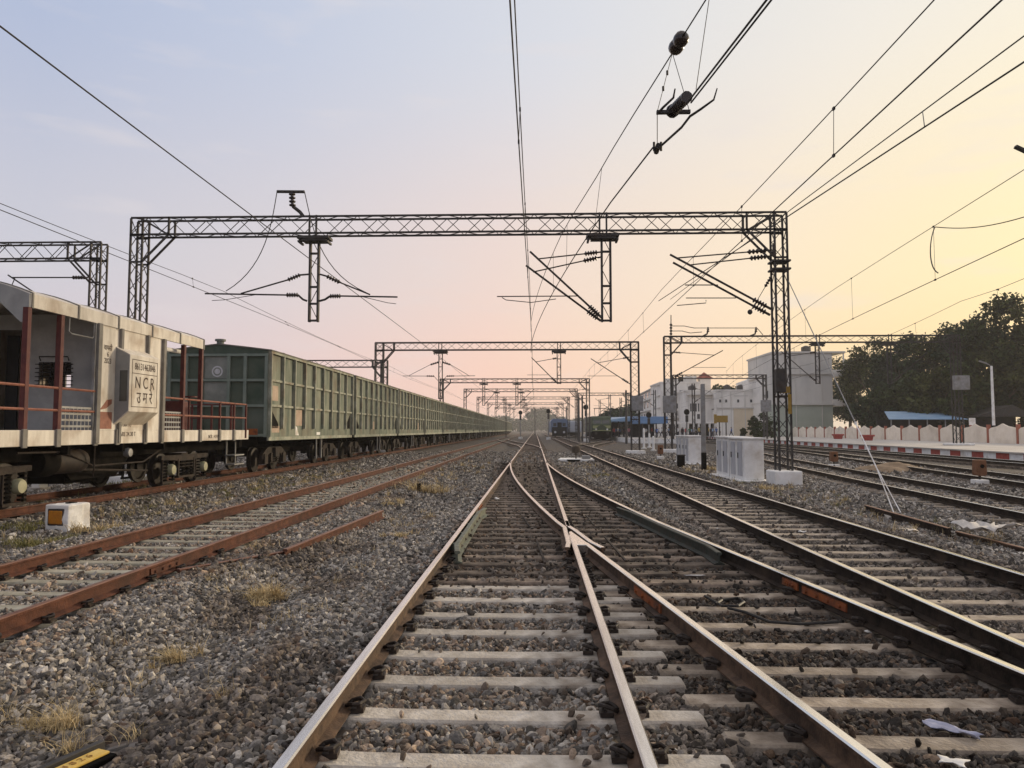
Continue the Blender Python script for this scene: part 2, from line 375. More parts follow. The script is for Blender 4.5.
def rotmats(n):
    q = rng.normal(size=(n, 4)); q /= np.linalg.norm(q, axis=1)[:, None]; w, x, y, z = q.T
    return np.stack([np.stack([1 - 2 * (y * y + z * z), 2 * (x * y - z * w), 2 * (x * z + y * w)], 1),
                     np.stack([2 * (x * y + z * w), 1 - 2 * (x * x + z * z), 2 * (y * z - x * w)], 1),
                     np.stack([2 * (x * z - y * w), 2 * (y * z + x * w), 1 - 2 * (x * x + y * y)], 1)], 1)
def over(x, y, f, half, ph, pitch, hw):       # is the point over one of a track's sleepers?
    return (np.abs(x - f(y)) < half) & (np.abs((y - ph + pitch / 2) % pitch - pitch / 2) < hw)
TURN0, TURN1, TP = 8.66, 39.0, .56            # long sleepers under the turnout
def masks(x, y):
    s = (over(x, y, cM, 1.34, PH_M, PITCH, .095) & (y < TURN0 - .3) & (x > -1.26)) | over(x, y, cT1, .95, 4.2, PITCH, .09) | (over(x, y, cT3, 1.34, PH_M + .05, PITCH, .09) & (x < 5.42))
    s |= over(x, y, cT2, 1.34, PH_M + .31, PITCH, .095) & (y < TURN0 - .2)
    s |= over(x, y, cT4, 1.34, 4.2, PITCH, .09) & (y > 9)
    tz = (y > TURN0 - .2) & (y < TURN1) & (x > -1.26) & (x < cT2(y) + 1.4)
    s |= tz & (np.abs((y - TURN0 + TP / 2) % TP - TP / 2) < .12)
    r = np.zeros(len(x), bool)
    for f, a, b in TR:
        for sg in (-1, 1): r |= (np.abs(x - f(y) - sg * G2) < .085) & (y > a) & (y < b)
    return s, r, tz
def stones(name, d0, d1, dens, size, shape, jit, label):
    half = math.radians(36.5)
    area = half * (d1 * d1 - d0 * d0); n = int(area * dens)
    rr = np.sqrt(rng.uniform(d0 * d0, d1 * d1, n)); th = rng.uniform(-half, half, n) - YAW
    x = rr * np.sin(th); y = rr * np.cos(th)
    s, r, tz = masks(x, y)
    keep = ~r & (~s | (rng.random(n) < np.where(tz, .05, .008))) & (y < 60) & ~((x < -8.2) & (x > -14) & (y < 12))
    # earth patches with few stones
    earth = (np.abs(x + 8.6) < 1.0 + .5 * wav(x, y)) & (y > 9) & (y < 30)
    keep &= ~earth | (rng.random(n) < .35)
    keep &= ~((np.abs(x - 24) < 4) & (y > 30)); mk = at_z(88, 758, .14); keep &= ~((np.abs(x - mk.x) < .17) & (np.abs(y - mk.y) < .34))
    x, y, s, tz = x[keep], y[keep], s[keep], tz[keep]; n = len(x)
    base, f = shape(); nv = len(base)
    v = base[None] * (1 + jit * rng.uniform(-1, 1, (n, nv, 1))) + jit * .35 * rng.normal(size=(n, nv, 3))
    if nv > 8:                                # cleave every stone along a few random planes: crushed rock, not pebbles
        v = base[None] * (1 + .5 * jit * rng.uniform(-1, 1, (n, nv, 1)))
        for _ in range(7):
            pn = rng.normal(size=(n, 3)); pn /= np.linalg.norm(pn, axis=1)[:, None]; pd = rng.uniform(.42, .8, n)
            ex = np.clip(np.einsum('nij,nj->ni', v, pn) - pd[:, None], 0, None); v = v - ex[:, :, None] * pn[:, None, :]
        v *= 1.22
    rad = size * np.exp(rng.normal(0, .30, n)); rad = np.clip(rad, size * .45, size * 1.9)
    asp = np.stack([np.ones(n) * 1.3, rng.uniform(.65, 1.0, n), rng.uniform(.42, .72, n)], 1)
    v = v * (asp * rad[:, None])[:, None, :]
    v = np.einsum('nij,nkj->nki', rotmats(n), v)
    z = gz(x, y) + rad * rng.uniform(-.15, .55, n)
    z = np.where(s, .137 + rad * .3, z)
    v += np.stack([x, y, z], 1)[:, None, :]
    pal = np.array([(.25, .238, .225), (.105, .099, .092), (.40, .38, .355), (.285, .245, .205), (.18, .135, .108), (.175, .17, .166), (.54, .52, .485)])
    c = pal[rng.choice(7, n, p=[.29, .24, .17, .07, .025, .15, .055])] * rng.uniform(.75, 1.2, (n, 1))
    # oil and brake dust along the used tracks, rust beside the siding
    oil = np.zeros(n); t2 = np.abs(x - cT2(y)); t3 = np.abs(x - 4.47); tm = np.abs(x + .33)
    oil = np.maximum(oil, (1 - sstep(1.1, 1.9, t2)) * (y < 37)); oil = np.maximum(oil, .65 * (1 - sstep(1.2, 1.9, t3)))
    oil = np.maximum(oil, np.where(tz, .75, 0)); oil = np.maximum(oil, .25 * (1 - sstep(.4, 1.0, tm)))
    patch = sstep(.0, .55, wav(x * .55 + 3.1, y * .45)) * (x < -1.5) * (x > -5) * .62 * (1 - sstep(9, 15, y) * .5)
    oil = np.maximum(oil, patch)
    k = (1 - .70 * oil)[:, None]
    c = c * k * np.where(oil[:, None] > .3, np.array([1.04, .97, .92])[None], 1)
    c = np.where((rng.random(n) < .35)[:, None] & ((t2 < 1.2) | (tm < 1.1) | (np.abs(x + 5.37) < 1.5))[:, None], c * np.array([1.12, .94, .80]), c)
    soil = (sstep(.35, .8, wav(x * .8 - 1.3, y * .62 + 2.0)) * (x < -1.9) * (x > -8) * .6)[:, None]
    c = c * (1 - soil) + np.array([.19, .145, .105])[None] * rng.uniform(.7, 1.25, (n, 1)) * soil
    c = c * np.array([.95, .905, .85])[None]
    vv = v.reshape(-1, 3); ff = (f[None] + (np.arange(n) * nv)[:, None, None]).reshape(-1, 3)
    o = raw_mesh(name, vv, ff, 'stone', attr=np.repeat(c, nv, 0), flat=True)
    tag(o, label, 'ballast', kind='stuff'); return o
stones('ballast_stones', 2.2, 5.2, 1700, .0212, ico2, .22, 'loose grey ballast stones lying in front and between the nearest rails')
stones('ballast_stones', 5.2, 9.5, 1500, .0222, ico, .22, 'grey ballast stones on both sides of the crossing')
stones('ballast_stones', 9.5, 17, 720, .0265, ico, .22, 'grey ballast stones around the turnout and the rusty siding')
stones('ballast_stones', 17, 32, 190, .042, octa, .2, 'brownish ballast spread between the tracks before the second portal')
stones('ballast_stones', 32, 62, 42, .065, octa, .2, 'far pale ballast between the tracks at the second portal')
# ------------------------------------------------------------------ rails and sleepers
PROF = [(-.068, 0), (.068, 0), (.068, .012), (.012, .032), (.009, .118), (.034, .128), (.0355, .152), (.026, .160), (-.026, .160), (-.0355, .152), (-.034, .128), (-.009, .118), (-.012, .032), (-.068, .012)]
def rail_mb(mb, pts, z0=ZR - .16, prof=PROF, top=1):
    """sweep the rail section along plan points; faces of the running surface take material 1"""
    pts = [Vector((p[0], p[1], p[2] if len(p) > 2 else z0)) for p in pts]; n = len(prof); vs = []; 
    for i, p in enumerate(pts):
        d = pts[min(i + 1, len(pts) - 1)] - pts[max(i - 1, 0)]; d.z = 0; d.normalize(); s = Vector((d.y, -d.x, 0))
        vs += [p + s * a + Vector((0, 0, b)) for a, b in prof]
    for i in range(len(pts) - 1):
        for k in range(n):
            mb.add([vs[i * n + k], vs[i * n + (k + 1) % n], vs[(i + 1) * n + (k + 1) % n], vs[(i + 1) * n + k]], [(0, 1, 2, 3)], 1 if k in (6, 7, 8) else 0)
    mb.add(vs[:n], [tuple(range(n))]); mb.add(vs[-n:], [tuple(range(n))])
def line_pts(f, off, ys): return [(float(f(y)) + off, float(y)) for y in ys]
def rail(parent, pts, mats, name='rail', label=None):
    mb = MB(); rail_mb(mb, pts); o = mb.build(name, mats, parent)
    if label: o['label'] = label
    return o
def sleeper_mesh(L, mat, wt=.085, wb=.13, h=.15, bow=.012):
    """tapered concrete sleeper, a little lower in the middle, origin at the top centre under the rails"""
    mb = MB(); xs = [-L / 2, -L / 2 + .018, -G2 - .12, -.55, 0, .55, G2 + .12, L / 2 - .018, L / 2]
    zs = [-.014, 0, 0, -bow, -bow * 1.3, -bow, 0, 0, -.014]; ring = []
    for x, z in zip(xs, zs):
        e = .95 if abs(x) > L / 2 - .01 else 1
        ring.append([(x, -wb, -h), (x, wb, -h), (x, wt * e + .012, z - .014), (x, wt * e, z), (x, -wt * e, z), (x, -wt * e - .012, z - .014)])
    for a, b in zip(ring[:-1], ring[1:]):
        for k in range(6): mb.add([a[k], a[(k + 1) % 6], b[(k + 1) % 6], b[k]], [(0, 1, 2, 3)])
    mb.add(ring[0], [tuple(range(6))]); mb.add(ring[-1], [tuple(range(6))])
    me = bpy.data.meshes.new('sleeper'); me.from_pydata(mb.v, [], mb.f); me.materials.append(MT[mat])
    bm = bmesh.new(); bm.from_mesh(me); bmesh.ops.remove_doubles(bm, verts=bm.verts, dist=1e-4); bmesh.ops.recalc_face_normals(bm, faces=bm.faces); bm.to_mesh(me); bm.free()
    return me
def clip_mesh():
    mb = MB()
    mb.tube([(-.045, .03, .032), (-.02, .045, .05), (.03, .035, .066), (.058, .0, .06), (.035, -.04, .055), (-.005, -.05, .055), (-.035, -.02, .045), (-.05, .0, .034)], .0135, 7)
    mb.box((-.02, -.045, .0), (.06, .045, .028)); mb.tube([(.03, .03, .03), (.03, -.045, .035)], .014, 7)
    me = bpy.data.meshes.new('rail_clip'); me.from_pydata(mb.v, [], mb.f); me.materials.append(MT['clip'])
    bm = bmesh.new(); bm.from_mesh(me); bmesh.ops.recalc_face_normals(bm, faces=bm.faces); bm.to_mesh(me); bm.free()
    return me
CLIP = clip_mesh(); ZS = ZR - .163
SL = {k: sleeper_mesh(2.72, k) for k in ('concrete', 'concrete_oily', 'sleeper_dark', 'concrete_mossy')}
def sleeper(parent, mesh, x, y, rot=0, dz=0):
    o = bpy.data.objects.new('sleeper', mesh); COL.objects.link(o); o.parent = parent
    o.location = Vector((x, y, ZS + dz)) - parent.location; o.rotation_euler = (R(random.uniform(-.5, .5)), R(random.uniform(-.25, .25)), rot + R(random.uniform(-.5, .5)))
    return o
def clips(sl, offs):
    for a in offs:
        for s in (-1, 1):
            c = bpy.data.objects.new('rail_clip', CLIP); COL.objects.link(c); c.parent = sl
            c.location = (a + s * .088, random.uniform(-.012, .012), .0); c.rotation_euler = (0, 0, (0 if s > 0 else math.pi) + R(random.uniform(-6, 6)))
def sleepers(parent, f, ys, mesh, clip_to=0, offs=(-G2, G2), rot=False):
    for y in ys:
        a = 0
        if rot: a = -math.atan(float(f(y + .5) - f(y - .5)))
        s = sleeper(parent, mesh, float(f(y)) + random.uniform(-.025, .025), y + random.uniform(-.02, .02), a)
        if y < clip_to: clips(s, offs)
def far_sleepers(parent, f, y0, y1, step, mat):
    mb = MB()
    for y in np.arange(y0, y1, step): c = float(f(y)); mb.box((c - 1.36, y - .09, ZS - .1), (c + 1.36, y + .09, ZS))
    o = mb.build('far_sleepers', mat, parent, fix=False); o['kind'] = 'stuff'

YS = np.concatenate([np.arange(-3, 60, 3.0), np.arange(60, 430, 12)])
# main line
tm = thing('railway_track', 'straight main track running away under the camera, with bright worn rail heads', 'railway track', (-.33, 3, 0))
rail(tm, line_pts(cM, -G2, [-3, 430]), ['rail_rust', 'rail_head_brown'])
rail(tm, [(.543, -3), (.543, 11.3)], ['rail_rust', 'rail_head_brown'])
rail(tm, [(.543, 12.3), (.543, 430)], ['rail_rust', 'rail_head_brown'])
sleepers(tm, cM, PH_M + PITCH * np.arange(-3, 8), SL['concrete'], 20)
turn = np.arange(TURN0, TURN1, TP)
for y in turn:                                # long sleepers that carry both tracks
    x0 = -1.68; x1 = max(float(cT2(y)) + 1.36, 1.05); me = sleeper_mesh(x1 - x0, 'sleeper_dark', .10, .13, .15, 0)
    s = sleeper(tm, me, (x0 + x1) / 2, y + random.uniform(-.03, .03))
    if y < 14.5: clips(s, [-1.203 - (x0 + x1) / 2, .543 - (x0 + x1) / 2] if y > 12.4 or y < 10.5 else [-1.203 - (x0 + x1) / 2])
sleepers(tm, cM, np.arange(TURN1 + .4, 62, PITCH), SL['sleeper_dark'])
far_sleepers(tm, cM, 62.3, 300, .9, 'sleeper_dark')
mb = MB(); rail_mb(mb, [(-1.203 + .19, 9.7), (-1.203 + .118, 10.3), (-1.203 + .112, 14.4), (-1.203 + .19, 15.1)], ZR - .155)
for y in (10.6, 11.7, 12.8, 13.9): mb.box((-1.19, y - .06, ZR - .12), (-1.10, y + .06, ZR - .03))
o = mb.build('check_rail', ['green_paint', 'green_paint'], tm); o['label'] = 'faded green check rail inside the left rail'
# cast crossing: nose and wing rails
def t2l(y): return float(rT2(y)) - 2 * G2
mb = MB()
nose = [(.543 - .02, 10.3), (.543 - .02, 11.6), (.560, 11.68), (t2l(10.3) + .02, 10.3)]
mb.prism([(x, y) for x, y in nose], 2, ZR - .15, ZR + .001)
o = mb.build('crossing_nose', 'rail_head', tm, bevel=.006)
for pts in ([(t2l(13.0), 13.0), (t2l(12.2), 12.2), (.475, 11.9), (.468, 10.6), (.43, 10.1)], [(.543, 13.0), (.545, 12.4), (t2l(11.9) + .105, 11.9), (t2l(10.6) + .10, 10.6), (t2l(10.1) + .15, 10.1)]):
    rail(tm, pts, ['rail_rust', 'rail_head_brown'], 'wing_rail')
# diverging track of the near turnout
t2 = thing('railway_track', 'curved turnout track peeling off to the right of the straight main track, dark oily ballast', 'railway track', (1.5, 6, 0))
ysr = list(np.arange(-3, 13, 1.5)) + list(np.arange(13, 37.1, 1.2))
rail(t2, [(float(rT2(y)), y) for y in ysr] , ['rail_dark', 'rail_head'])
rail(t2, [(t2l(y), y) for y in ysr if y <= 11.3], ['rail_rust', 'rail_head'])
rail(t2, [(t2l(y), y) for y in ysr if y >= 13.0] , ['rail_rust', 'rail_head_brown'])
sleepers(t2, cT2, PH_M + .31 + PITCH * np.arange(-3, 7), SL['concrete_oily'], 20, rot=False)
mb = MB(); rail_mb(mb, [(float(rT2(y)) - o_, y) for y, o_ in ((9.7, .20), (10.3, .122), (12.0, .114), (14.4, .114), (15.3, .19))], ZR - .155)
o = mb.build('check_rail', ['green_dark', 'green_dark'], t2); o['label'] = 'dark green check rail inside the right rail'
def fishplate(parent, f, side, y0, y1, mat):
    mb = MB(); n = 5; ys = np.linspace(y0, y1, n)
    for a, b in zip(ys[:-1], ys[1:]):
        for s in (-1, 1): mb.add([(f(a) + s * q, a, z) for q, z in ((.010, ZR - .125), (.030, ZR - .12), (.026, ZR - .045), (.010, ZR - .04))] + [(f(b) + s * q, b, z) for q, z in ((.010, ZR - .125), (.030, ZR - .12), (.026, ZR - .045), (.010, ZR - .04))],
                                 [(0, 1, 5, 4), (1, 2, 6, 5), (2, 3, 7, 6), (0, 3, 2, 1), (4, 5, 6, 7)])
    for y in np.linspace(y0 + .09, y1 - .09, 4):
        for s in (-1, 1): mb.lathe([(.018, -.012), (.018, .012)], (f(y) + s * .036, y, ZR - .085), 0, 6)
    return mb.build('fishplate', mat, parent)
fishplate(t2, lambda y: float(rT2(y)), 1, 7.1, 7.92, 'orange_rust'); fishplate(t2, lambda y: float(rT2(y)), 1, 8.02, 8.36, 'orange_rust')
fishplate(t2, t2l, 1, 7.0, 7.9, 'orange_rust'); fishplate(tm, lambda y: -1.203, 1, 15.6, 16.5, 'orange_rust')
# rusty siding on the left
t1 = thing('railway_track', 'rusty red siding between the main track and the parked goods train', 'railway track', (-5.37, 8, 0))
for s in (-1, 1): rail(t1, line_pts(cT1, s * G2, [-3, 330]), ['rail_red', 'rail_head_red'])
sleepers(t1, cT1, 4.2 + PITCH * np.arange(2, 90), SL['concrete_mossy'], 11)
far_sleepers(t1, cT1, 60, 200, .9, 'concrete_mossy')
fishplate(t1, lambda y: -5.37 + G2, 1, 8.6, 9.3, 'rail_red')
# track under the goods train
t0 = thing('railway_track', 'rusty track under the goods train and guard van', 'railway track', (-11.42, 14, 0))
for s in (-1, 1): rail(t0, line_pts(cT0, s * G2, [2, 345]), ['rail_red', 'rail_head_red'])
sleepers(t0, cT0, np.arange(10, 62, PITCH), SL['sleeper_dark'])
# right-hand running track
t3 = thing('railway_track', 'straight running track right of the turnout, shining rails on dark sides', 'railway track', (4.47, 8, 0))
for s in (-1, 1): rail(t3, line_pts(cT3, s * G2, [-3, 430]), ['rail_dark', 'rail_head'])
sleepers(t3, cT3, PH_M + .05 + PITCH * np.arange(0, 95), SL['concrete_oily'], 13)
far_sleepers(t3, cT3, 63.4, 260, .9, 'sleeper_dark')
# platform tracks
t4 = thing('railway_track', 'dark track just beyond the white relay cabinets, bending away to the right', 'railway track', (10.5, 16, 0))
for s in (-1, 1): rail(t4, line_pts(cT4, s * G2, np.arange(-3, 76, 3.0)), ['rail_dark', 'rail_head'])
sleepers(t4, cT4, 4.2 + PITCH * np.arange(12, 85), SL['concrete_oily'], rot=True)
t5 = thing('railway_track', 'second dark track before the red and white platform edge', 'railway track', (16, 26, 0))
for s in (-1, 1): rail(t5, line_pts(cT5, s * G2, np.concatenate([np.arange(10, 100, 4.0), [160, 260]])), ['rail_dark', 'rail_head'])
sleepers(t5, cT5, np.arange(18, 74, PITCH), SL['sleeper_dark'], rot=True)
t6 = thing('railway_track', 'track lying right along the red and white platform edge', 'railway track', (24.3, 40, 0))
for s in (-1, 1): rail(t6, line_pts(cT6, s * G2, [20, 260]), ['rail_dark', 'rail_head'])
sleepers(t6, cT6, np.arange(26, 86, PITCH), SL['sleeper_dark'], rot=True)
# crossover to the siding and the branch to the locomotive
def cX(y): t = sstep(62, 128, np.asarray(y, float)); return -.33 - 5.04 * t
tx = thing('railway_track', 'connecting curve from the main track over to the rusty siding, far ahead', 'railway track', (-2, 90, 0))
for s in (-1, 1): rail(tx, line_pts(cX, s * G2, np.arange(62, 129, 3.0)), ['rail_rust', 'rail_head_brown'])
sleepers(tx, cX, np.arange(72, 126, .9), SL['sleeper_dark'])
def cL(y): t = sstep(66, 118, np.asarray(y, float)); return 4.47 + 6.6 * t
tl = thing('railway_track', 'branch curving right from the running track towards the green locomotive', 'railway track', (8, 90, 0))
for s in (-1, 1): rail(tl, line_pts(cL, s * G2, list(np.arange(66, 120, 3.0)) + [220]), ['rail_dark', 'rail_head'])
sleepers(tl, cL, np.arange(74, 132, .9), SL['sleeper_dark'])
# loose rails lying in the ballast
def loose(name, label, pts, mats, grp=None):
    mb = MB(); rail_mb(mb, pts, 0); return tag(mb.build(name, mats, None), label, 'rail', grp)
def P3(x, y, z): p = at_z(x, y, z + .16); return (p.x, p.y, z)
loose('loose_rail', 'long rusty rail lying loose beside the siding, its far end in the stones', [P3(285, 549, .075), P3(382, 510, .085)], ['rail_red', 'rail_head_red'])
loose('loose_rail', 'short sunken rusty rail piece at the near end of the longer loose rail', [P3(178, 569, .045), P3(283, 551, .035)], ['rail_red', 'rail_head_red'])
loose('loose_rail', 'dark loose rail lying in the ballast at the foot of the stay wire', [P3(866, 505, .03), P3(950, 528, .02)], ['rail_dark', 'rail_head_red'])
loose('loose_rail', 'half buried brownish rail lying beside the pale rag at right', [P3(957, 531, -.05), P3(1030, 549, -.06)], ['rail_rust', 'rail_head_red'])
# ------------------------------------------------------------------ overhead line portals
def lattice(mb, p, q, a, b, step, w, wb, faces=(0, 1, 2, 3)):
    """four corner angles from p to q (section a along u, b along v) and zigzag bracing on the chosen faces"""
    p = Vector(p); q = Vector(q); d = q - p; L = d.length; d.normalize()
    u, v = (Vector((1, 0, 0)), Vector((0, 1, 0))) if abs(d.z) > .9 else (Vector((0, 1, 0)), Vector((0, 0, 1)))
    c = [u * (s * a / 2) + v * (t * b / 2) for s, t in ((-1, -1), (1, -1), (1, 1), (-1, 1))]
    for k in c: mb.bar(p + k, q + k, w)
    n = max(2, int(L / step))
    for f in faces:
        k1, k2 = c[f], c[(f + 1) % 4]
        for i in range(n):
            s, e = p + d * (L * i / n), p + d * (L * (i + 1) / n)
            if i % 2: mb.bar(s + k1, e + k2, wb)
            else: mb.bar(s + k2, e + k1, wb)
def insulator(mb, p, q, r=.055, n=5):
    p = Vector(p); q = Vector(q); pts = []; rr = []
    for i in range(n):
        for t, k in ((.0, .45), (.25, 1), (.5, 1), (.75, .45)):
            pts.append(p.lerp(q, (i + t) / n)); rr.append(r * k)
    pts.append(q); rr.append(r * .4); mb.tube(pts, rr, 8)
def stay(parent, holder_pts, ins, tip, r=.028, name='stay_tube'):
    """a tube from a fixing point, an insulator in it, on to its tip"""
    mb = MB(); a = Vector(holder_pts); i0 = Vector(ins[0]); i1 = Vector(ins[1]); t = Vector(tip)
    mb.tube([a, i0], r * 1.2, 6); mb.tube([i1, t], r, 6)
    o = mb.build(name, 'steel', parent)
    mi = MB(); insulator(mi, i0, i1, .08); mi.build('insulator', 'insul', o); return o
def portal(label, Y, xl, xr, z0l, z0r, zt, depth=.62, legw=.42, legd=.45, step=.62, w=.062, wb=.022, mat='steel', left=True, right=True, corner=True, br=True):
    t = thing('line_portal', label, 'line portal', (xr if right else xl, Y, 0), 'overhead line portals across the tracks')
    zb = zt - depth
    mb = MB(); lattice(mb, (xl - legw / 2, Y, zt - depth / 2), (xr + legw / 2, Y, zt - depth / 2), legd, depth - w, step, w, wb, (0, 1, 2, 3) if br else (1, 3))
    if corner:
        for x, s, on in ((xl, 1, left), (xr, -1, right)):
            if on:
                for dy in (-legd / 2, legd / 2):
                    mb.bar((x + s * legw / 2, Y + dy, zb - .95), (x + s * 1.15, Y + dy, zb + w / 2), w)
                    mb.bar((x + s * 1.15, Y + dy, zb), (x + s * 1.15, Y + dy, zt), w)
                    mb.bar((x + s * 1.15, Y + dy, zb), (x + s * .1, Y + dy, zt - .03), w * .8)
    mb.build('beam', mat, t, fix=False)
    for x, z0, on in ((xl, z0l, left), (xr, z0r, right)):
        if not on: continue
        mb = MB(); lattice(mb, (x, Y, z0), (x, Y, zt - .05), legw, legd, step * .8, w, wb)
        for z in (zb - .95, zb, z0 + 2.6): 
            for dy in (-legd / 2, legd / 2): mb.bar((x - legw / 2, Y + dy, z), (x + legw / 2, Y + dy, z), w)
        mb.build('mast', mat, t, fix=False)
    return t
def drop_post(t, x, Y, zb, z2, w=.30, wb=.07, mat='steel', plate=True, dx=0):
    mb = MB()
    for s in (-1, 1): mb.bar((x + s * w / 2, Y, zb), (x + s * w / 2, Y, z2), wb, wb * 2.2)
    n = max(3, int((zb - z2) / .55))
    for i in range(n + 1):
        z = z2 + .05 + (zb - z2 - .1) * i / n
        if i in (0, 1, n, n - 1) or i % 2 == 0: mb.bar((x - w / 2, Y, z), (x + w / 2, Y, z), wb)
    for i in range(n):
        za = z2 + .05 + (zb - z2 - .1) * i / n; zc = z2 + .05 + (zb - z2 - .1) * (i + 1) / n
        s = 1 if i % 2 else -1; mb.bar((x - s * w / 2, Y + .03, za), (x + s * w / 2, Y + .03, zc), .022)
    o = mb.build('drop_post', mat, t, fix=False)
    if plate:
        mp = MB(); mp.box((x - .56 + dx, Y - .28, zb - .16), (x + .56 + dx, Y + .28, zb - .06)); mp.box((x - .40 + dx, Y - .25, zb - .24), (x + .46 + dx, Y + .25, zb - .165))
        for s in (-1, 1):
            for q in (.12, .30):
                if q == .12: mp.bar((x + s * q + dx, Y - .26, zb - .1), (x + s * q + dx, Y - .26, zb + .66), .06)
        for s in (-.5, .5): mp.bar((x + s + dx, Y - .27, zb - .26), (x + s + dx, Y + .27, zb - .26), .07)
        mp.build('bracket_plate', mat, t, fix=False)
    return o
def cantilever_far(t, x, Y, s, zt, zl, tipx, tipz, reach=.15, mat='steel'):
    """diagonal bracket tube, top stay, insulators and registration arm reaching from x towards tipx"""
    c = MB(); a = Vector((x + s * .16, Y, zl)); b = Vector((tipx, Y, tipz)); d = b - a
    i0 = a + d * .06; i1 = a + d * .22
    c.tube([a, i0], .04, 5); c.tube([i1, b + d * .06], .036, 5)
    rz = tipz - 1.25; fr = (rz - zl) / max(.01, (tipz - zl)); 
    if 0 < fr < 1: c.tube([a + d * fr, (tipx - s * .2 * 0 + s * .45, Y, rz)], .018, 5)
    o = c.build('cantilever', mat, t, fix=False)
    top = Vector((x + s * .14, Y, zt)); e = b - d * .12; dd = e - top
    m2 = MB(); m2.tube([top, top + dd * .05], .03, 5); m2.tube([top + dd * .22, e], .026, 5); m2.build('stay_tube', mat, o, fix=False)
    m3 = MB(); insulator(m3, i0, i1, .10, 4); m3.build('insulator', 'insul', o, fix=False); m3 = MB(); insulator(m3, top + dd * .05, top + dd * .22, .09, 4); m3.build('insulator', 'insul', o, fix=False)
    return o
# --- the near portal
YA = 25.6
A = lambda x, y, dy=0: at_y(x, y, YA + dy)
zA = A(450, 216).z; xAl = A(138, 300).x; xAr = A(780, 300).x
pa = portal('near lattice portal spanning the train, siding and turnout, insulator on top of its left half', YA, xAl, xAr, .1, .42, zA, depth=.66)
# hanging posts
zb = zA - .66
pl = A(313.5, 322); pr = A(606.5, 322)
drop_post(pa, pl.x, YA, zb, pl.z); drop_post(pa, pr.x, YA, zb, pr.z, dx=-.12)
# left post: two stays and two horizontal tubes
stay(pa, A(308.6, 274.3), (A(300, 275), A(287.5, 280)), A(241, 293.5), name='cantilever')
stay(pa, A(320, 274.3), (A(327, 276.3), A(340, 282.5)), A(370, 294.6), name='cantilever')
for pts, ia, ib, e in (((A(307, 301), A(303, 299.5), A(298, 295)), A(298, 295), A(286, 295), A(205, 293.6)), ((A(319.5, 301), A(325, 299.5), A(330, 296.2)), A(330, 296.2), A(341, 296), A(397.5, 297))):
    mb = MB(); mb.tube(pts, .04, 6); mb.tube([ib, e], .03, 6)
    q = Vector(e); mb.tube([Vector(ib).lerp(q, .35), Vector(ib).lerp(q, .8) + Vector((0, .25, -.17)), Vector(ib).lerp(q, .95) + Vector((0, .25, -.20))], .012, 5)
    o = mb.build('cantilever', 'steel', pa); mi = MB(); insulator(mi, ia, ib, .085); mi.build('insulator', 'insul', o)
# insulator on the beam with its terminal bar
mb = MB(); mb.tube([A(303, 216), A(300, 212), A(293, 206.5)], .07, 6); mb.tube([A(277, 191.6), A(304.5, 191.8)], .055, 6)
o = mb.build('jumper_bracket', 'steel', pa); mi = MB(); insulator(mi, A(292.5, 206.5), A(292, 192), .12, 4); mi.build('insulator', 'insul', o)
def curve_pts(ctrl, n=14):
    out = []; c = [Vector(p) for p in ctrl]; k = len(c) - 1
    for i in range(n + 1):
        t = i / n; q = list(c)
        while len(q) > 1: q = [a.lerp(b, t) for a, b in zip(q[:-1], q[1:])]
        out.append(q[0])
    return out
for ctrl in ([A(277, 191.7), A(272, 222), A(266, 268, .2), A(226, 291, .3)], [A(304.5, 191.8), A(312, 224), A(318, 272, .2), A(367, 293, .3)]):
    mb = MB(); mb.tube(curve_pts(ctrl), .016, 5); mb.build('jumper_wire', 'wire', pa)
# right hanging post: double diagonal bracket towards the main track
def bracket(t, base, tips, insl, tops, reg=None, mat='steel'):
    mb = MB()
    for (b0, tip) in zip(base, tips):
        b0 = Vector(b0); tip = Vector(tip); mb.tube([b0.lerp(tip, .18), tip], .038, 6); mb.tube([b0, b0.lerp(tip, .05)], .045, 6)
    if reg: mb.tube(reg, .02, 6)
    o = mb.build('cantilever', mat, t)
    for (b0, tip) in zip(base, tips): mi = MB(); insulator(mi, Vector(b0).lerp(Vector(tip), .05), Vector(b0).lerp(Vector(tip), .18), .10); mi.build('insulator', 'insul', o)
    m2 = MB()
    for (b0, tip) in tops:
        b0 = Vector(b0); tip = Vector(tip); mi = MB(); insulator(mi, b0.lerp(tip, .06), b0.lerp(tip, .26), .09); mi.build('insulator', 'insul', o); m2.tube([b0.lerp(tip, .26), tip], .024, 6); m2.tube([b0, b0.lerp(tip, .06)], .03, 6)
    m2.build('stay_tube', mat, o); return o
bracket(pa, [A(602, 318, -.15), A(601, 321, .15)], [A(530, 251.5, -.15), A(526, 265.5, .15)], None, [(A(601, 252, -.1), A(537, 259, -.1)), (A(601, 257, .1), A(533, 272, .1))], [A(577, 296), A(497, 296.5)])
mb = MB(); mb.tube([A(502, 297.5), A(506, 300), A(531, 302.5, .2), A(556, 299)], .015, 5); mb.build('registration_arm', 'steel', pa)
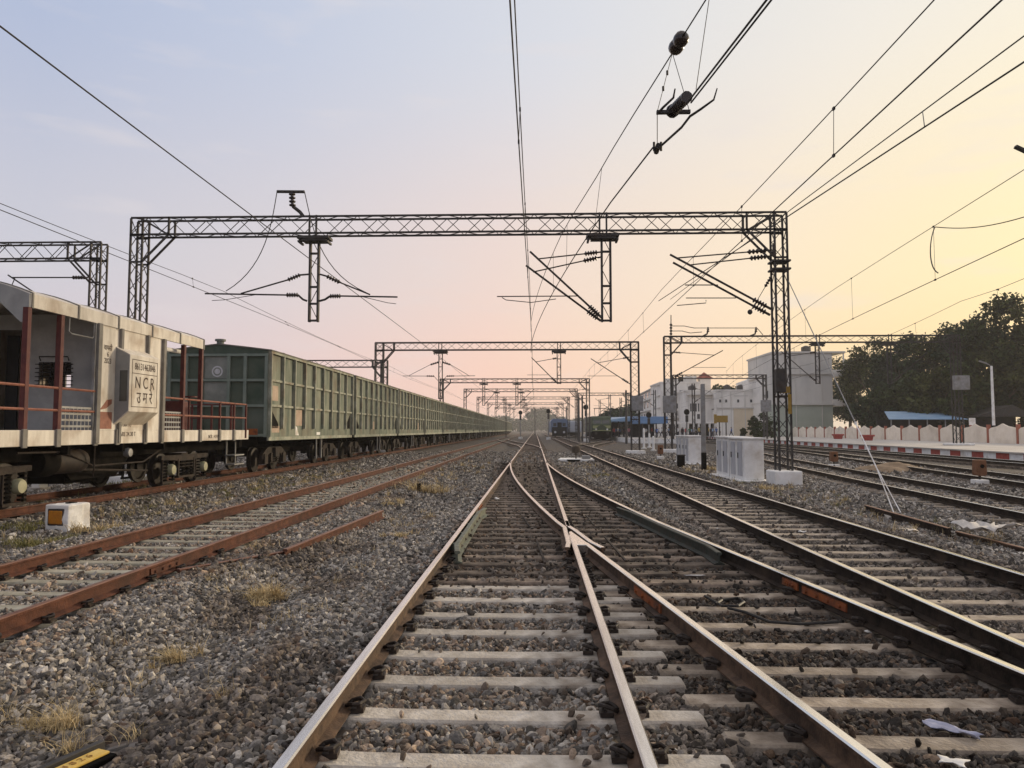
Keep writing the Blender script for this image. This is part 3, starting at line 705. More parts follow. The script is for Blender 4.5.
# brackets on the right mast
bracket(pa, [A(771, 309, -.15), A(770, 315, .15)], [A(670, 254.5, -.15), A(673, 262.5, .15)], None, [(A(772, 250, -.1), A(677, 258, -.1)), (A(771, 256, .1), A(689, 265, .1))], [A(718, 285), A(685, 285)])
mb = MB(); mb.tube([A(736, 298), A(686, 298)], .018, 6); mb.tube([A(706, 300), A(706, 303), A(677, 305.5, .2)], .016, 5); mb.build('registration_arm', 'steel', pa)
mb = MB(); mb.tube([A(774, 272), A(758, 299)], .012, 5); o = mb.build('weight_stay', 'steel', pa); mi = MB(); insulator(mi, A(771, 277), A(765, 287), .06, 4); mi.build('insulator', 'insul', o)
mb = MB(); c = A(750, 312); mb.lathe([(.02, -.09), (.075, -.05), (.09, 0), (.075, .05), (.02, .09)], c, 2, 10); mb.tube([c, A(757, 300)], .012, 5); mb.build('pulley_weight', 'steel', pa)
mb = MB(); x = xAr
for z in (A(780, 262).z, A(780, 270).z): mb.box((x - .31, YA - .29, z - .03), (x + .31, YA + .29, z + .03))
mb.box((x - .30, YA - .27, A(780, 257).z - .05), (x - .20, YA - .23, A(780, 245).z)); mb.build('mast_collar', 'steel', pa)
for px, pyt, pyb, w_, lab in ((784.5, 386.5, 393, .38, 'mottled yellow number plate on the mast'), (789.5, 394, 414, .12, 'narrow yellow plate strip on the mast')):
    p = A(px, pyt, -.26); q = A(px, pyb, -.26); mb = MB(); mb.box((p.x - w_ / 2, p.y - .015, q.z), (p.x + w_ / 2, p.y, p.z)); o = mb.build('mast_plate', 'yellow_sign', pa, bevel=.006); o['label'] = lab
p = A(777, 392, -.25); mb = MB(); mb.box((xAr - .34, YA - .5, A(770, 393).z), (xAr - .02, YA - .24, A(770, 370).z)); mb.build('mast_box', 'steel', pa, bevel=.02)
ft = MB(); ft.prism([(xAr - .46, YA - .5), (xAr + .46, YA - .5), (xAr + .46, YA + .5), (xAr - .46, YA + .5)], 2, -.1, .50); ft.build('footing', 'whitewash', pa, bevel=.04)
ft = MB(); ft.prism([(xAl - .6, YA - .6), (xAl + .6, YA - .6), (xAl + .6, YA + .6), (xAl - .6, YA + .6)], 2, -.1, .3); ft.build('footing', 'whitewash', pa, bevel=.04)
# stay wire from the right mast down to the ballast
g0 = A(788, 280, -.2); g1 = at_z(897, 511, .1); gm = Vector(g1).lerp(g0, .28)
sw = thing('stay_wire', 'slanting stay wire from the near portal mast to the ballast, pale rod below', 'stay wire', g1)
mb = MB(); mb.tube([g0, gm], .016, 6); mb.build('wire', 'galv', sw)
mb = MB(); gk = Vector(g1).lerp(g0, .13); mb.tube([gm, gk], .016, 6); mb.tube([gk, Vector(g1) + Vector((-.05, 0, -.1))], .013, 6); mb.tube([gk, Vector(g1) + Vector((.09, -.05, -.1))], .013, 6); mb.tube([gm + Vector((0, 0, -.03)), gm + Vector((0, 0, .05))], .035, 6)
mb.build('anchor_rod', 'whitewash', sw)

# --- second portal
YB = 57.8; B = lambda x, y: at_y(x, y, YB)
zB = B(500, 342).z; xbl = B(379, 400).x; xbr = B(635, 400).x
pb = portal('second portal beyond the turnout, grey box and whitewashed foot on its right mast', YB, xbl, xbr, .1, .1, zB, depth=.66, legw=.62, legd=.45, step=.7, w=.075, wb=.024)
for px in (440.5, 559):
    p = B(px, 384); drop_post(pb, p.x, YB, zB - .66, p.z if px > 500 else B(440, 399).z, w=.28, wb=.065)
for tipx, zt_, s in ((-9.9, 6.35, -1), (-5.2, 6.2, 1)):
    x = B(440.5, 350).x; mb = MB(); mb.tube([(x + s * .2, YB, 5.75), (x + s * .5, YB, 6.1), (tipx + s * .5, YB, 6.12)], .024, 5); mb.tube([(x + s * .8, YB, 7.0), (tipx, YB, 6.15)], .02, 5)
    o = mb.build('cantilever', 'steel', pb); mi = MB(); insulator(mi, (x + s * .15, YB, 7.2), (x + s * .8, YB, 7.0), .09, 4); mi.build('insulator', 'insul', o); mi = MB(); insulator(mi, (x + s * .5, YB, 6.1), (x + s * 1.1, YB, 6.11), .07, 4); mi.build('insulator', 'insul', o)
cantilever_far(pb, B(559, 350).x, YB, -1, B(559, 358).z, B(559, 383).z, B(533, 357).x, B(533, 359).z)
cantilever_far(pb, xbr - .2, YB, -1, B(630, 357).z, B(632, 384).z, B(593, 359).x, B(593, 360).z)
mb = MB(); p = B(631, 396); q = B(642.5, 411); mb.box((p.x, YB - .55, q.z), (q.x, YB - .26, p.z)); o = mb.build('equipment_box', 'galv', pb, bevel=.03); o['label'] = 'grey box hanging on the right mast'
for x in (xbl, xbr):
    ft = MB(); ft.prism([(x - .7, YB - .6), (x + .7, YB - .6), (x + .7, YB + .6), (x - .7, YB + .6)], 2, -.1, .3); ft.build('footing', 'whitewash', pb, bevel=.05)
# --- right portal over the platform
YR = 60.0; Q = lambda x, y: at_y(x, y, YR)
zR_ = Q(800, 335.5).z; xrl = Q(668, 400).x; xrr = Q(957, 400).x
pq = portal('right portal from the running track over to the platform, jumpers on its beam', YR, xrl, xrr, .1, .7, zR_, depth=.60, legw=.55, legd=.45, step=.8, w=.075, wb=.024)
for px in (818, 890):
    p = Q(px, 384); drop_post(pq, p.x, YR, zR_ - .6, p.z, w=.3, wb=.065)
cantilever_far(pq, Q(818, 350).x, YR, -1, Q(818, 352).z, Q(818, 382).z, Q(783, 352).x, Q(783, 353).z)
cantilever_far(pq, xrl + .2, YR, 1, Q(675, 352).z, Q(674, 378).z, Q(720, 352).x, Q(720, 352).z)
cantilever_far(pq, Q(890, 350).x, YR, 1, Q(890, 352).z, Q(890, 382).z, Q(925, 352).x, Q(925, 354).z)
for a, b in (((662, 396), (675, 413)), ((950, 376), (966, 390))):
    p, q = Q(*a), Q(*b); mb = MB(); mb.box((p.x, YR - .6, q.z), (q.x, YR - .26, p.z)); mb.build('equipment_box', 'galv', pq, bevel=.03)
mb = MB()
for pts in ([Q(672, 326), Q(684, 326), Q(694, 328), Q(757, 328)], [Q(672, 331), Q(682, 331), Q(690, 333), Q(702, 332)], [Q(757, 328), Q(763, 335)]): mb.tube(pts, .03, 5)
mb.build('jumper_wire', 'wire', pq)
for px, tx_ in ((708, 703), (756, 750)):
    mb = MB(); mb.tube([Q(tx_, 336), Q(px - 1, 334), Q(px, 330)], .07, 6); o = mb.build('jumper_bracket', 'steel', pq); mi = MB(); insulator(mi, Q(px, 332), Q(px, 327), .12, 3); mi.build('insulator', 'insul', o)
mb = MB(); mb.tube([Q(671, 336), Q(671, 315)], .04, 5); o = mb.build('lightning_horn', 'steel', pq); mi = MB(); insulator(mi, Q(671, 335), Q(671, 323), .12, 4); mi.build('insulator', 'insul', o)
ft = MB(); ft.box((xrl - .7, YR - .6, -.1), (xrl + .7, YR + .6, .35)); ft.build('footing', 'whitewash', pq, bevel=.05)
ft = MB(); ft.box((xrr - .9, YR - .7, .66), (xrr + .9, YR + .7, .82)); ft.build('footing', 'whitewash', pq, bevel=.04)
# --- left portals behind the train
YL = 29.0; L_ = lambda x, y: at_y(x, y, YL)
zL = L_(50, 243).z; xlr = L_(97.5, 300).x
plf = portal('lattice portal at the left edge behind the guard van, black insulator beside its mast', YL, xlr - 24, xlr, .1, .1, zL, depth=.72, left=True)
stay(plf, L_(88, 277.5), (L_(85, 277.5), L_(72, 277.5)), L_(12, 277.5), name='cantilever')
mb = MB(); mb.tube([L_(90, 330), L_(8, 275)], .03, 6); mb.tube([L_(15, 278), L_(12, 285)], .02, 5); mb.build('stay_tube', 'steel', plf)
YM = 72.0; zM = at_y(350, 360, YM).z; xmr = at_y(384, 400, YM).x
pm2 = portal('portal rising behind the green wagons left of the second portal', YM, xmr - 22, xmr, .1, .1, zM, depth=.75, legw=.62, step=.9, w=.085, wb=.03)
# --- the row of portals beyond
cols = []
for k, (Yk, ztk, xl_, xr_, lab) in enumerate(((98, None, -12.4, 7.0, 'third portal along the main track, small and thin beyond the second'), (131, 9.2, -12.4, 7.3, 'fourth portal along the main track, pale with distance'),
                       (163, 9.2, -12.6, 7.4, 'fifth portal along the main track, hazy'), (198, 9.2, -12.6, 7.4, 'sixth portal along the main track, very hazy'), (236, 9.2, -12.6, 7.4, 'farthest hazy portal near the tail of the train'))):
    zt = at_y(520, 378.5, 98).z if ztk is None else ztk
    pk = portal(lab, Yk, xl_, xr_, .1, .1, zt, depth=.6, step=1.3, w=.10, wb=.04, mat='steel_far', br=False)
    for x, s in ((-6.8, 1), (-2.4, 1)):
        drop_post(pk, x, Yk, zt - .6, zt - 3.6, w=.3, wb=.08, mat='steel_far')
    cantilever_far(pk, -6.8, Yk, 1, zt - 1.4, zt - 3.4, -5.0, zt - 1.5, mat='steel_far'); cantilever_far(pk, -2.4, Yk, 1, zt - 1.4, zt - 3.4, -.2, zt - 1.5, mat='steel_far')
    cantilever_far(pk, xr_ - .2, Yk, -1, zt - 1.4, zt - 3.4, 4.6, zt - 1.5, mat='steel_far')
# three more to the right, over the station tracks
for Yk, x0, x1, zt, lab in ((104, 19.5, 32.0, 9.6, 'small portal in front of the white station buildings'), (150, 8.6, 19, 9.4, 'hazy portal behind the green locomotive')):
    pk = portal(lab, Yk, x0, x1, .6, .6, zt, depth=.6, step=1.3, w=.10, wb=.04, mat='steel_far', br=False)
    if Yk == 104:
        mb = MB(); mb.box((x1 - .7, Yk - .6, 4.4), (x1 + .7, Yk - .26, 6.0)); mb.build('equipment_box', 'galv', pk, bevel=.03)

# ------------------------------------------------------------------ overhead wires, one line per track
SUP = [-6.6, YA, YB, 98, 131, 163, 198, 236]
def catenary(label, f, zc, zm_sup, sag, y0, y1, sup=SUP, off=0, rc=.0100, rm=.0085, messenger=True, drop=5.0, offm=0, stag=.12):
    t = thing('overhead_line', label, 'overhead line', (float(f(YA)) + off, YA, zc), 'overhead wires along the tracks')
    sup = [s for s in sup if y0 <= s <= y1] if y1 < 240 else sup
    def zig(y): return stag * math.sin(math.pi * (y - YA) / 32.2 + .5)
    def zm(y):
        for a, b in zip(sup[:-1], sup[1:]):
            if a <= y <= b: u = (y - a) / (b - a); return zm_sup - 4 * sag * u * (1 - u)
        return zm_sup - sag * .5
    ys = np.concatenate([np.arange(y0, min(y1, 60), 3.0), np.arange(60, y1 + .1, 11)]) if y1 > 60 else np.arange(y0, y1 + .01, 1.6)
    mb = MB(); mb.tube([(float(f(y)) + off + zig(y), y, zc) for y in ys], rc, 6); mb.build('contact_wire', 'wire', t, fix=False)
    if messenger:
        mb = MB(); mb.tube([(float(f(y)) + off + offm + zig(y) * .5, y, zm(y)) for y in ys], rm, 6); mb.build('messenger_wire', 'wire', t, fix=False)
        for y in np.arange(max(y0, 4) + 2, min(y1, 75), drop):
            if any(abs(y - s) < 1.2 for s in sup): continue
            mb = MB(); p = (float(f(y)) + off + zig(y), y, zc); q = (float(f(y)) + off + offm + zig(y) * .5, y, zm(y)); mb.tube([p, q], .005, 5)
            for c in (p, q): mb.box((c[0] - .014, c[1] - .03, c[2] - .025), (c[0] + .014, c[1] + .03, c[2] + .02))
            mb.build('dropper', 'wire', t, fix=False)
    return t
catenary('pair of wires running overhead straight along the main track', cM, 6.25, 7.3, .55, -6.6, 240, off=.13, stag=.05)
catenary('single dark wire over the rusty siding, sloping down from the upper left corner', cT1, 6.0, 6.9, .3, -6.6, 240, off=-.05, messenger=False, stag=.05)
catenary('wires over the parked goods train, close together', cT0, 6.62, 6.95, .25, -6.6, 240, off=0, drop=9, stag=.25)
catenary('wires over the running track right of the turnout', cT3, 5.98, 6.9, .2, -6.6, 240, off=.05, stag=.05)
catenary('wires over the dark track beyond the white cabinets', cT4, 5.9, 7.40, .06, -4, 74, off=0, sup=[-4, 30, 60, 90], drop=7, stag=.05)
catenary('wires over the second dark track in front of the platform', cT5, 6.0, 6.9, .3, 8, 140, off=0, sup=[-4, 28, 60, 92, 130], drop=8, stag=.1)
# crossover wire following the curved turnout track, with its section insulator
def fx(y): y = np.asarray(y, float); return np.where(y < 36, cT2(y) + .11, -.2)
tc_ = thing('overhead_line', 'diagonal pair of wires following the curved turnout track overhead', 'overhead line', (float(fx(10)), 10, 5.9), 'overhead wires along the tracks')
CX = lambda y: Vector((float(fx(y)), y, 5.92)); MXp = lambda y: Vector((float(fx(y)) + .15 * float(1 - sstep(14, 20, y)), y, 7.08))
yi = 9.52
cy1 = list(np.arange(-5, 8.8, 1.5)) + [9.0]; cy2 = [10.45] + list(np.arange(11.5, 40, 1.5))
for ys in (cy1, cy2):
    mb = MB(); mb.tube([CX(y) for y in ys], .0125, 6); mb.build('contact_wire', 'wire', tc_, fix=False)
mb = MB(); mb.tube([CX(y) + Vector((.045, 0, .0)) for y in cy1], .011, 6); mb.build('reinforcing_wire', 'wire', tc_, fix=False)
ym = 9.74
for ys in (list(np.arange(-5, 9.3, 1.5)) + [ym - .22], [ym + .22] + list(np.arange(10.5, 40, 1.5))):
    mb = MB(); mb.tube([MXp(y) for y in ys], .010, 6); mb.build('messenger_wire', 'wire', tc_, fix=False)
for y in (14.5, 18.5, 21.5):
    mb = MB(); mb.tube([CX(y), MXp(y)], .005, 5); mb.build('dropper', 'wire', tc_)
mi = MB(); d = (MXp(ym + .22) - MXp(ym - .22)).normalized()
for k, q in enumerate((-.095, .095)):
    c = MXp(ym) + d * q; pts = [c + d * a for a in (-.10, -.085, -.05, 0, .05, .085, .10)]; mi.tube(pts, [.02, .07, .098, .104, .098, .07, .02], 14)
mi.tube([MXp(ym) - d * .24, MXp(ym) + d * .24], .018, 6)
o = mi.build('strain_insulator', 'insul', tc_, smooth=True); o['label'] = 'round twin strain insulator in the upper wire'
# section insulator: rod insulator, runners and horns, hung by two wires
S = lambda x, y, Y=9.6: at_y(x, y, Y)
yS = 9.6; c0 = CX(9.35); 
def SI(dx, dy, dz): return CX(yi - .0) + Vector((dx, dy, dz))
mb = MB()
mb.bar(SI(-.22, .02, .12), SI(.22, .02, .12), .05, .045)                                      # cross bar
mb.tube([SI(-.21, .02, .10), SI(-.165, -.14, .11), SI(-.07, -.36, .14), SI(-.055, -.40, .24)], [.017, .017, .015, .010], 6)   # horn on the left
mb.tube([SI(-.04, .95, .0), SI(.16, .30, .03), SI(.215, .02, .06), SI(.31, -.20, .06), SI(.42, -.42, .08), SI(.45, -.48, .20)], [.017, .017, .017, .016, .013, .008], 6)
mb.tube([SI(-.21, .03, .10), SI(-.06, .95, .0)], .006, 5)
mb.tube([SI(-.06, .85, .0), SI(-.05, 1.1, .0)], .04, 8); mb.tube([SI(-.10, .98, -.03), SI(-.10, .98, .10)], .018, 6); mb.tube([SI(.0, .98, -.03), SI(.0, .98, .10)], .018, 6)
o = mb.build('section_insulator', 'steel', tc_)
mi = MB(); p = SI(.0, .04, .15); q = SI(.07, -.44, .10); insulator(mi, p, q, .075, 8); mi.tube([q, q + (q - p).normalized() * .04], .075, 10); mi.tube([p, p - (q - p).normalized() * .04], .09, 10); mi.build('insulator', 'insul', o)
mw = MB(); apex = MXp(10.0)
for e in (SI(-.21, .02, .13), SI(.21, .02, .13)): mw = MB(); mw.tube([apex, e], .005, 5); mw.build('hanger_wire', 'wire', tc_)
mw = MB(); mw.tube([MXp(8.6), CX(8.75) + Vector((.02, 0, .05))], .005, 5); mw.build('hanger_wire', 'wire', tc_)
for e in (SI(-.21, .02, .13),):
    for t in (.35, .62): mb = MB(); c = apex.lerp(e, t); mb.tube([c + Vector((0, 0, .03)), c - Vector((0, 0, .03))], .016, 6); mb.build('wire_clamp', 'steel', tc_)
# extra wires crossing over at the right
def wire_run(label, pts, r=.010, name='overhead_line', grp='overhead wires along the tracks'):
    mb = MB(); mb.tube(pts, r, 6); return tag(mb.build(name, 'wire', None, fix=False), label, 'overhead line', grp)
def thru(a, za, b, zb_, ext=(-.7, 2.2)):
    p = at_z(a[0], a[1], za); q = at_z(b[0], b[1], zb_); d = q - p; return [p + d * ext[0], p, q, q + d * ext[1]]
ex = thing('overhead_line', 'pair of wires with one dropper from the right edge to the near portal mast', 'overhead line', at_z(1024, 62, 5.9), 'overhead wires along the tracks')
mb = MB(); pts = thru((1024, 36), 6.9, (793, 208), 6.9, (-.8, 1.6)); mb.tube(pts, .010, 6); mb.build('messenger_wire', 'wire', ex, fix=False)
mb = MB(); pt2 = thru((1024, 62), 5.95, (790, 215), 5.95, (-.8, 1.6)); mb.tube(pt2, .011, 6); mb.build('contact_wire', 'wire', ex, fix=False)
mb = MB(); mb.tube([at_z(922.5, 111, 6.9), at_z(924.5, 126, 5.95)], .007, 5); mb.build('dropper', 'wire', ex)
jl = thing('jumper_loop', 'curved jumper wire looping between two wires at right', 'jumper wire', at_z(935, 228, 7.0))
a = at_z(935, 227, 7.38); b = at_z(938, 273, 5.93)
mb = MB(); mb.tube(curve_pts([a, at_y(929, 240, a.y), at_y(928, 268, (a.y + b.y) / 2), b]), .016, 5); mb.build('wire', 'wire', jl)
mb = MB(); mb.tube(curve_pts([a, at_y(965, 230, a.y), at_y(990, 228, a.y - 1), at_y(1034, 214, a.y - 2)]), .013, 5); mb.build('wire', 'wire', jl)
# ------------------------------------------------------------------ guard van
XT = -11.42; XS = -9.90; HW = XT - XS                      # track centre, near side plane (half width 1.52)
VY0, VY1 = 10.8, 25.7; VC = (VY0 + VY1) / 2
van = thing('guard_van', 'cream and grey guard van with maroon railings and a projecting lettered side window', 'guard van', (XT, VC, ZR))
def xz(o): return o
hw = 1.52
zf0, zf1 = 1.55, 1.87                                        # sill bottom / floor
mb = MB(); mb.box((XT - hw, VY0, zf0), (XT + hw, VY1 - .0, zf1)); o = mb.build('floor_sill', 'van_cream', van, bevel=.012)
RY0, RY1 = 14.42, 22.05; CY0, CY1 = 16.76, 19.72; ze = 4.33
# roof: arched sheet with side bands and a rounded end
prof = []
for k in range(13):
    t = -1 + 2 * k / 12; prof.append((XT + t * (hw + .03), 4.55 + .34 * (1 - t * t)))
outer = [(XT + hw + .03, 4.28)] + [(XT + hw + .03, 4.50)] + prof[::-1] + [(XT - hw - .03, 4.50), (XT - hw - .03, 4.28)]
inner = [(XT - hw + .03, 4.28)] + [(x_, z_ - .09) for x_, z_ in prof][1:-1] + [(XT + hw - .03, 4.28)]
mb = MB(); mb.prism(outer + inner, 1, RY0, RY1); o = mb.build('roof', 'van_cream', van, fix=True)
mb = MB()
for y in (RY0 + .02, RY0 + 1.5, RY0 + 3.05, RY0 + 4.6, RY0 + 6.1, RY1 - .06):
    mb.prism([(a, b) for a, b in [(XT + hw + .05, 4.26), (XT + hw + .05, 4.51)] + [(XT + (x_ - XT) * 1.012, z_ + .02) for x_, z_ in prof[::-1]] + [(XT - hw - .05, 4.5)] + [(x_, z_ - .005) for x_, z_ in prof] + [(XT + hw + .032, 4.26)]], 1, y, y + .05)
mb.build('roof_strap', 'van_pillar', van)
mb = MB(); mb.prism([(XT + hw + .02, 3.98), (XT + hw + .02, 4.52)] + [(x_, z_ - .02) for x_, z_ in prof[::-1]] + [(XT - hw - .02, 4.52), (XT - hw - .02, 3.98), (XT - hw + .14, 3.98), (XT - hw + .55, 4.36), (XT + hw - .55, 4.36), (XT + hw - .14, 3.98)], 1, RY0 - .03, RY0 + .02)
o = mb.build('roof_end', 'van_grey', van)
# cabin
t_ = .06
mb = MB(); mb.box((XS - t_, CY0, zf1), (XS, CY1, 4.30)); mb.build('side_wall', 'van_cream', van)
mb = MB(); mb.box((XT - hw, CY0, zf1), (XT - hw + t_, CY1, 4.30)); mb.build('side_wall', 'van_cream', van)
dx0, dx1 = at_y(7, 400, CY0).x, at_y(38, 400, CY0).x         # door opening of the end wall
wx0, wx1 = at_y(48.5, 376, CY0).x, at_y(80.5, 376, CY0).x; wz0, wz1 = at_y(64, 388, CY0).z, at_y(64, 363.5, CY0).z
zd = at_y(20, 332, CY0).z
for ye, nm in ((CY0, 1), (CY1 - t_, 0)):
    mb = MB(); y0, y1 = ye, ye + t_
    if not nm:
        q0, q1, s0, s1 = -12.52, -11.95, 3.0, 3.34
        mb.box((XT - hw + t_, y0, zf1), (q0, y1, 4.5)); mb.box((q1, y0, zf1), (XS - t_, y1, 4.5)); mb.box((q0, y0, zf1), (q1, y1, s0)); mb.box((q0, y0, s1), (q1, y1, 4.5)); mb.box((q0 + .17, y0 + .01, s0), (q0 + .20, y1 - .01, s1)); mb.box((q0 + .37, y0 + .01, s0), (q0 + .40, y1 - .01, s1)); mb.build('end_wall', 'van_grey', van); continue
    mb.box((XT - hw + t_, y0, zf1), (dx0, y1, 4.5)); mb.box((dx0, y0, zd), (dx1, y1, 4.5)); mb.box((dx1, y0, zf1), (wx0, y1, 4.5)); mb.box((wx0, y0, zf1), (wx1, y1, wz0)); mb.box((wx0, y0, wz1), (wx1, y1, 4.5)); mb.box((wx1, y0, zf1), (XS - t_, y1, 4.5))
    e = mb.build('end_wall', 'van_grey', van)
    if nm:
        m2 = MB()
        for z in np.linspace(wz0 + .05, wz1 - .05, 6): m2.tube([(wx0 - .06, y0 - .03, z), (wx1 + .06, y0 - .03, z)], .010, 5)
        for x in np.linspace(wx0 + .12, wx1 - .12, 4): m2.tube([(x, y0 - .03, wz0), (x, y0 - .03, wz1)], .010, 5)
        m2.tube([(wx0 + .05, y0 - .02, wz1 + .03), (wx0 + .05, y0 - .07, wz1 + .12), (wx1 - .05, y0 - .07, wz1 + .12), (wx1 - .05, y0 - .02, wz1 + .03)], .014, 5)
        m2.build('window_bars', 'van_dark', e)
mb = MB(); mb.box((dx0 + .02, CY0 + .25, zf1), (dx0 + .30, CY0 + .29, zd - .1)); mb.build('door', 'van_dark', van)
mb = MB(); mb.box((XT - hw + .06, CY0 + .07, zf1 - .0), (XS - .07, CY1 - .07, zf1 + .02)); mb.build('cabin_floor', 'van_dark', van)
mb = MB()
for y, w in ((CY0 - .10, .14), (CY0 + .82, .10), (CY0 + 2.05, .07), (CY1 - .12, .13)): mb.box((XS + .003, y, zf1 - .30), (XS + .075, y + w, 4.29))
mb.build('side_pillar', 'van_pillar', van, bevel=.008)
mb = MB(); mb.box((XS - .04, CY0 - .15, zf1), (XS + .02, CY0 - .101, 4.3)); mb.build('corner_post', 'galv', van)
# projecting side window box
bx = -9.55; by0, by1 = 17.46, 18.84; zt0, zt1 = 3.64, 2.31; wy0, wy1 = 17.10, 18.60
ow = [(XS, 3.84), (bx, 3.66), (bx, 2.31), (XS, 2.0)]
mb = MB(); mb.prism([(a, b) for a, b in ow], 1, by0, by1); o = mb.build('bay_window', 'van_cream', van, bevel=.006); bay = o
mb = MB(); mb.box((XS + .12, by0 - .006, 2.55), (bx - .05, by0 - .002, 3.28)); mb.build('pane', 'glass', bay)
m2 = MB(); m2.prism([(XS + .004, 3.82), (bx - .012, 3.645), (bx - .012, 2.335), (XS + .004, 2.03)], 1, by0 - .0015, by0 - .0005); m2.build('side_panel', 'van_grey', bay)
mb = MB()
xb = bx + .004
for (ya, yb, za, zb_) in ((by0 + .10, by1 - .10, 3.545, 3.56), (by0 + .10, by1 - .10, 3.22, 3.235), (by0 + .10, by0 + .115, 2.42, 3.56), (by1 - .115, by1 - .10, 2.42, 3.56), (by0 + .10, by1 - .10, 2.42, 2.435)): mb.box((bx, ya, za), (xb, yb, zb_))
mb.build('lettering_border', 'ink', bay)
cyb = (by0 + by1) / 2
text_part('86131463846', .235, (xb, cyb, 3.39), bay, sx=.74)
text_part('N C R', .40, (xb, cyb, 3.0), bay, sx=.85)
text_part('\u0909 \u092e \u0930\u0947', .40, (xb, cyb, 2.64), bay, sx=.85)
text_part('\u0935\u093e\u092a\u0938\u0940\n6\n2023', .17, (XS + .004, CY0 + .38, 3.62), van, sx=.85)
text_part('TARE 24.30 T', .15, (XS + .004, 18.05, zf1 + .02 - .12), van, sx=.9)
text_part('RETURN TO', .11, (XS + .004, 17.95, zf1 + .12), van, sx=.9)
text_part('NCR  14.9 M', .15, (XS + .004, 22.9, zf1 - .2), van, sx=.9)
mb = MB(); mb.box((XS + .001, CY0 + .1, zf1 + .03), (XS + .004, CY0 + .62, zf1 + .42)); mb.prism([(CY0 + .12, zf1 + .46), (CY0 + .4, zf1 + .70), (CY0 + .6, zf1 + .72), (CY0 + .6, zf1 + .62), (CY0 + .38, zf1 + .5)], 0, XS + .001, XS + .004); o = mb.build('stencil_mark', 'van_red_rail', van)
# maroon veranda posts and rails on both sides and the ends
zr1, zr2 = 2.74, 2.28
def vpost(y, x, z1, w=.09): 
    mb = MB(); mb.box((x - w, y - w / 2, zf1 - .27), (x, y + w / 2, z1)); return mb.build('veranda_post', 'van_red', van, bevel=.006)
for x in (XS + .04, XT - hw + .05):
    for y in (14.40, 15.42): vpost(y, x, 4.27, .11)
    for y in (20.85, 21.95): vpost(y, x, 4.27, .11)
    for y in (11.0, 12.6): vpost(y, x, zr1 + .02, .06)
    for y in (23.3, 24.4, 25.4): vpost(y, x, zr1 + .02, .06)
    for ya, yb in ((11.0, CY0 - .05), (CY1, 25.4)):
        for z in (zr1, zr2):
            mb = MB(); mb.tube([(x - .03, ya, z), (x - .03, yb, z)], .028, 6); mb.build('hand_rail', 'van_red_rail', van)
for y in (11.0, 25.4):
    mb = MB()
    for z in (zr1, zr2): mb.tube([(XS, y, z), (XT - hw, y, z)], .026, 6)
    for x in np.linspace(XT - hw + .5, XS - .5, 4): mb.box((x - .03, y - .02, zf1), (x + .03, y + .02, zr1))
    mb.build('end_railing', 'van_red', van)
for ya, yb in ((15.55, CY0 - .12), (CY1 + .03, 20.8)):
    mb = MB()
    for z in np.linspace(zf1 + .06, zf1 + .46, 4): mb.box((XS - .03, ya, z), (XS - .01, yb, z + .045))
    for y in np.linspace(ya, yb, 9): mb.box((XS - .035, y - .012, zf1), (XS - .012, y + .012, zf1 + .5))
    mb.build('lattice_panel', 'galv', van)
mb = MB(); mb.tube([(XS - .02, 15.72, 4.28), (XS - .02, 15.72, 3.97), (XS - .02, 15.8, 3.93), (XS - .02, 16.55, 3.93), (XS - .02, 16.6, 3.98), (XS - .02, 16.6, 4.28)], .016, 6); mb.build('grab_rail', 'galv', van)
# brake stand and seat box on the rear veranda
mb = MB(); mb.box((XT + .25, 22.3, zf1), (XT + .75, 22.8, 2.75)); mb.box((XT - .9, 22.4, zf1), (XT - .1, 22.9, 2.55)); mb.build('seat_box', 'van_red', van, bevel=.02)
mb = MB(); mb.tube([(XT + .5, 23.4, zf1), (XT + .5, 23.4, 2.9)], .035, 8); mb.lathe([(.02, -.02), (.24, -.02), (.24, .02), (.02, .02)], (XT + .5, 23.4, 2.92), 2, 14); mb.build('brake_wheel', 'van_red', van)
mb = MB(); mb.tube([(XS - .3, 20.2, 4.1), (XS - .2, 21.2, 4.1)], .06, 8); mb.build('lamp_tube', 'whitewash', van)
mb = MB()
for y in (14.4, 15.42, 16.72, 17.6, 18.85, 19.68, 20.85, 21.95, 23.3, 24.4): mb = MB(); mb.box((XS + .003, y - .07, zf0 - .03), (XS + .05, y + .07, zf1 + .02)); mb.build('stanchion_pocket', 'van_pillar', van, bevel=.01)
# underframe
mb = MB(); mb.box((XT - .9, VY0 + .3, 1.22), (XT + .9, VY1 - .3, zf0)); mb.box((XT - 1.3, VY0, 1.28), (XT + 1.3, VY0 + .25, zf0)); mb.box((XT - 1.3, VY1 - .25, 1.28), (XT + 1.3, VY1, zf0))
for y in (15.9, 18.0, 20.0): mb.box((XT - 1.45, y, 1.35), (XT + 1.45, y + .1, zf0))
mb.prism([(16.2, zf0), (17.1, .72), (18.9, .72), (20.0, zf0)], 0, XT - .75, XT - .7); mb.prism([(16.2, zf0), (17.1, .72), (18.9, .72), (20.0, zf0)], 0, XT + .7, XT + .78)
mb.box((XT - .5, 17.3, .62), (XT + .5, 18.6, 1.25)); mb.build('underframe', 'under', van)
mb = MB(); mb.lathe([(.05, -.6), (.24, -.55), (.27, -.45), (.27, .45), (.24, .55), (.05, .6)], (XS - .55, 16.55, 1.18), 1, 18); mb.build('air_reservoir', 'tank', van, smooth=True)
mb = MB(); mb.lathe([(.05, -.3), (.30, -.28), (.33, -.2), (.33, .2), (.30, .28), (.05, .3)], (XS - .62, 15.85, 1.2), 1, 18); mb.build('brake_cylinder', 'under', van, smooth=True)
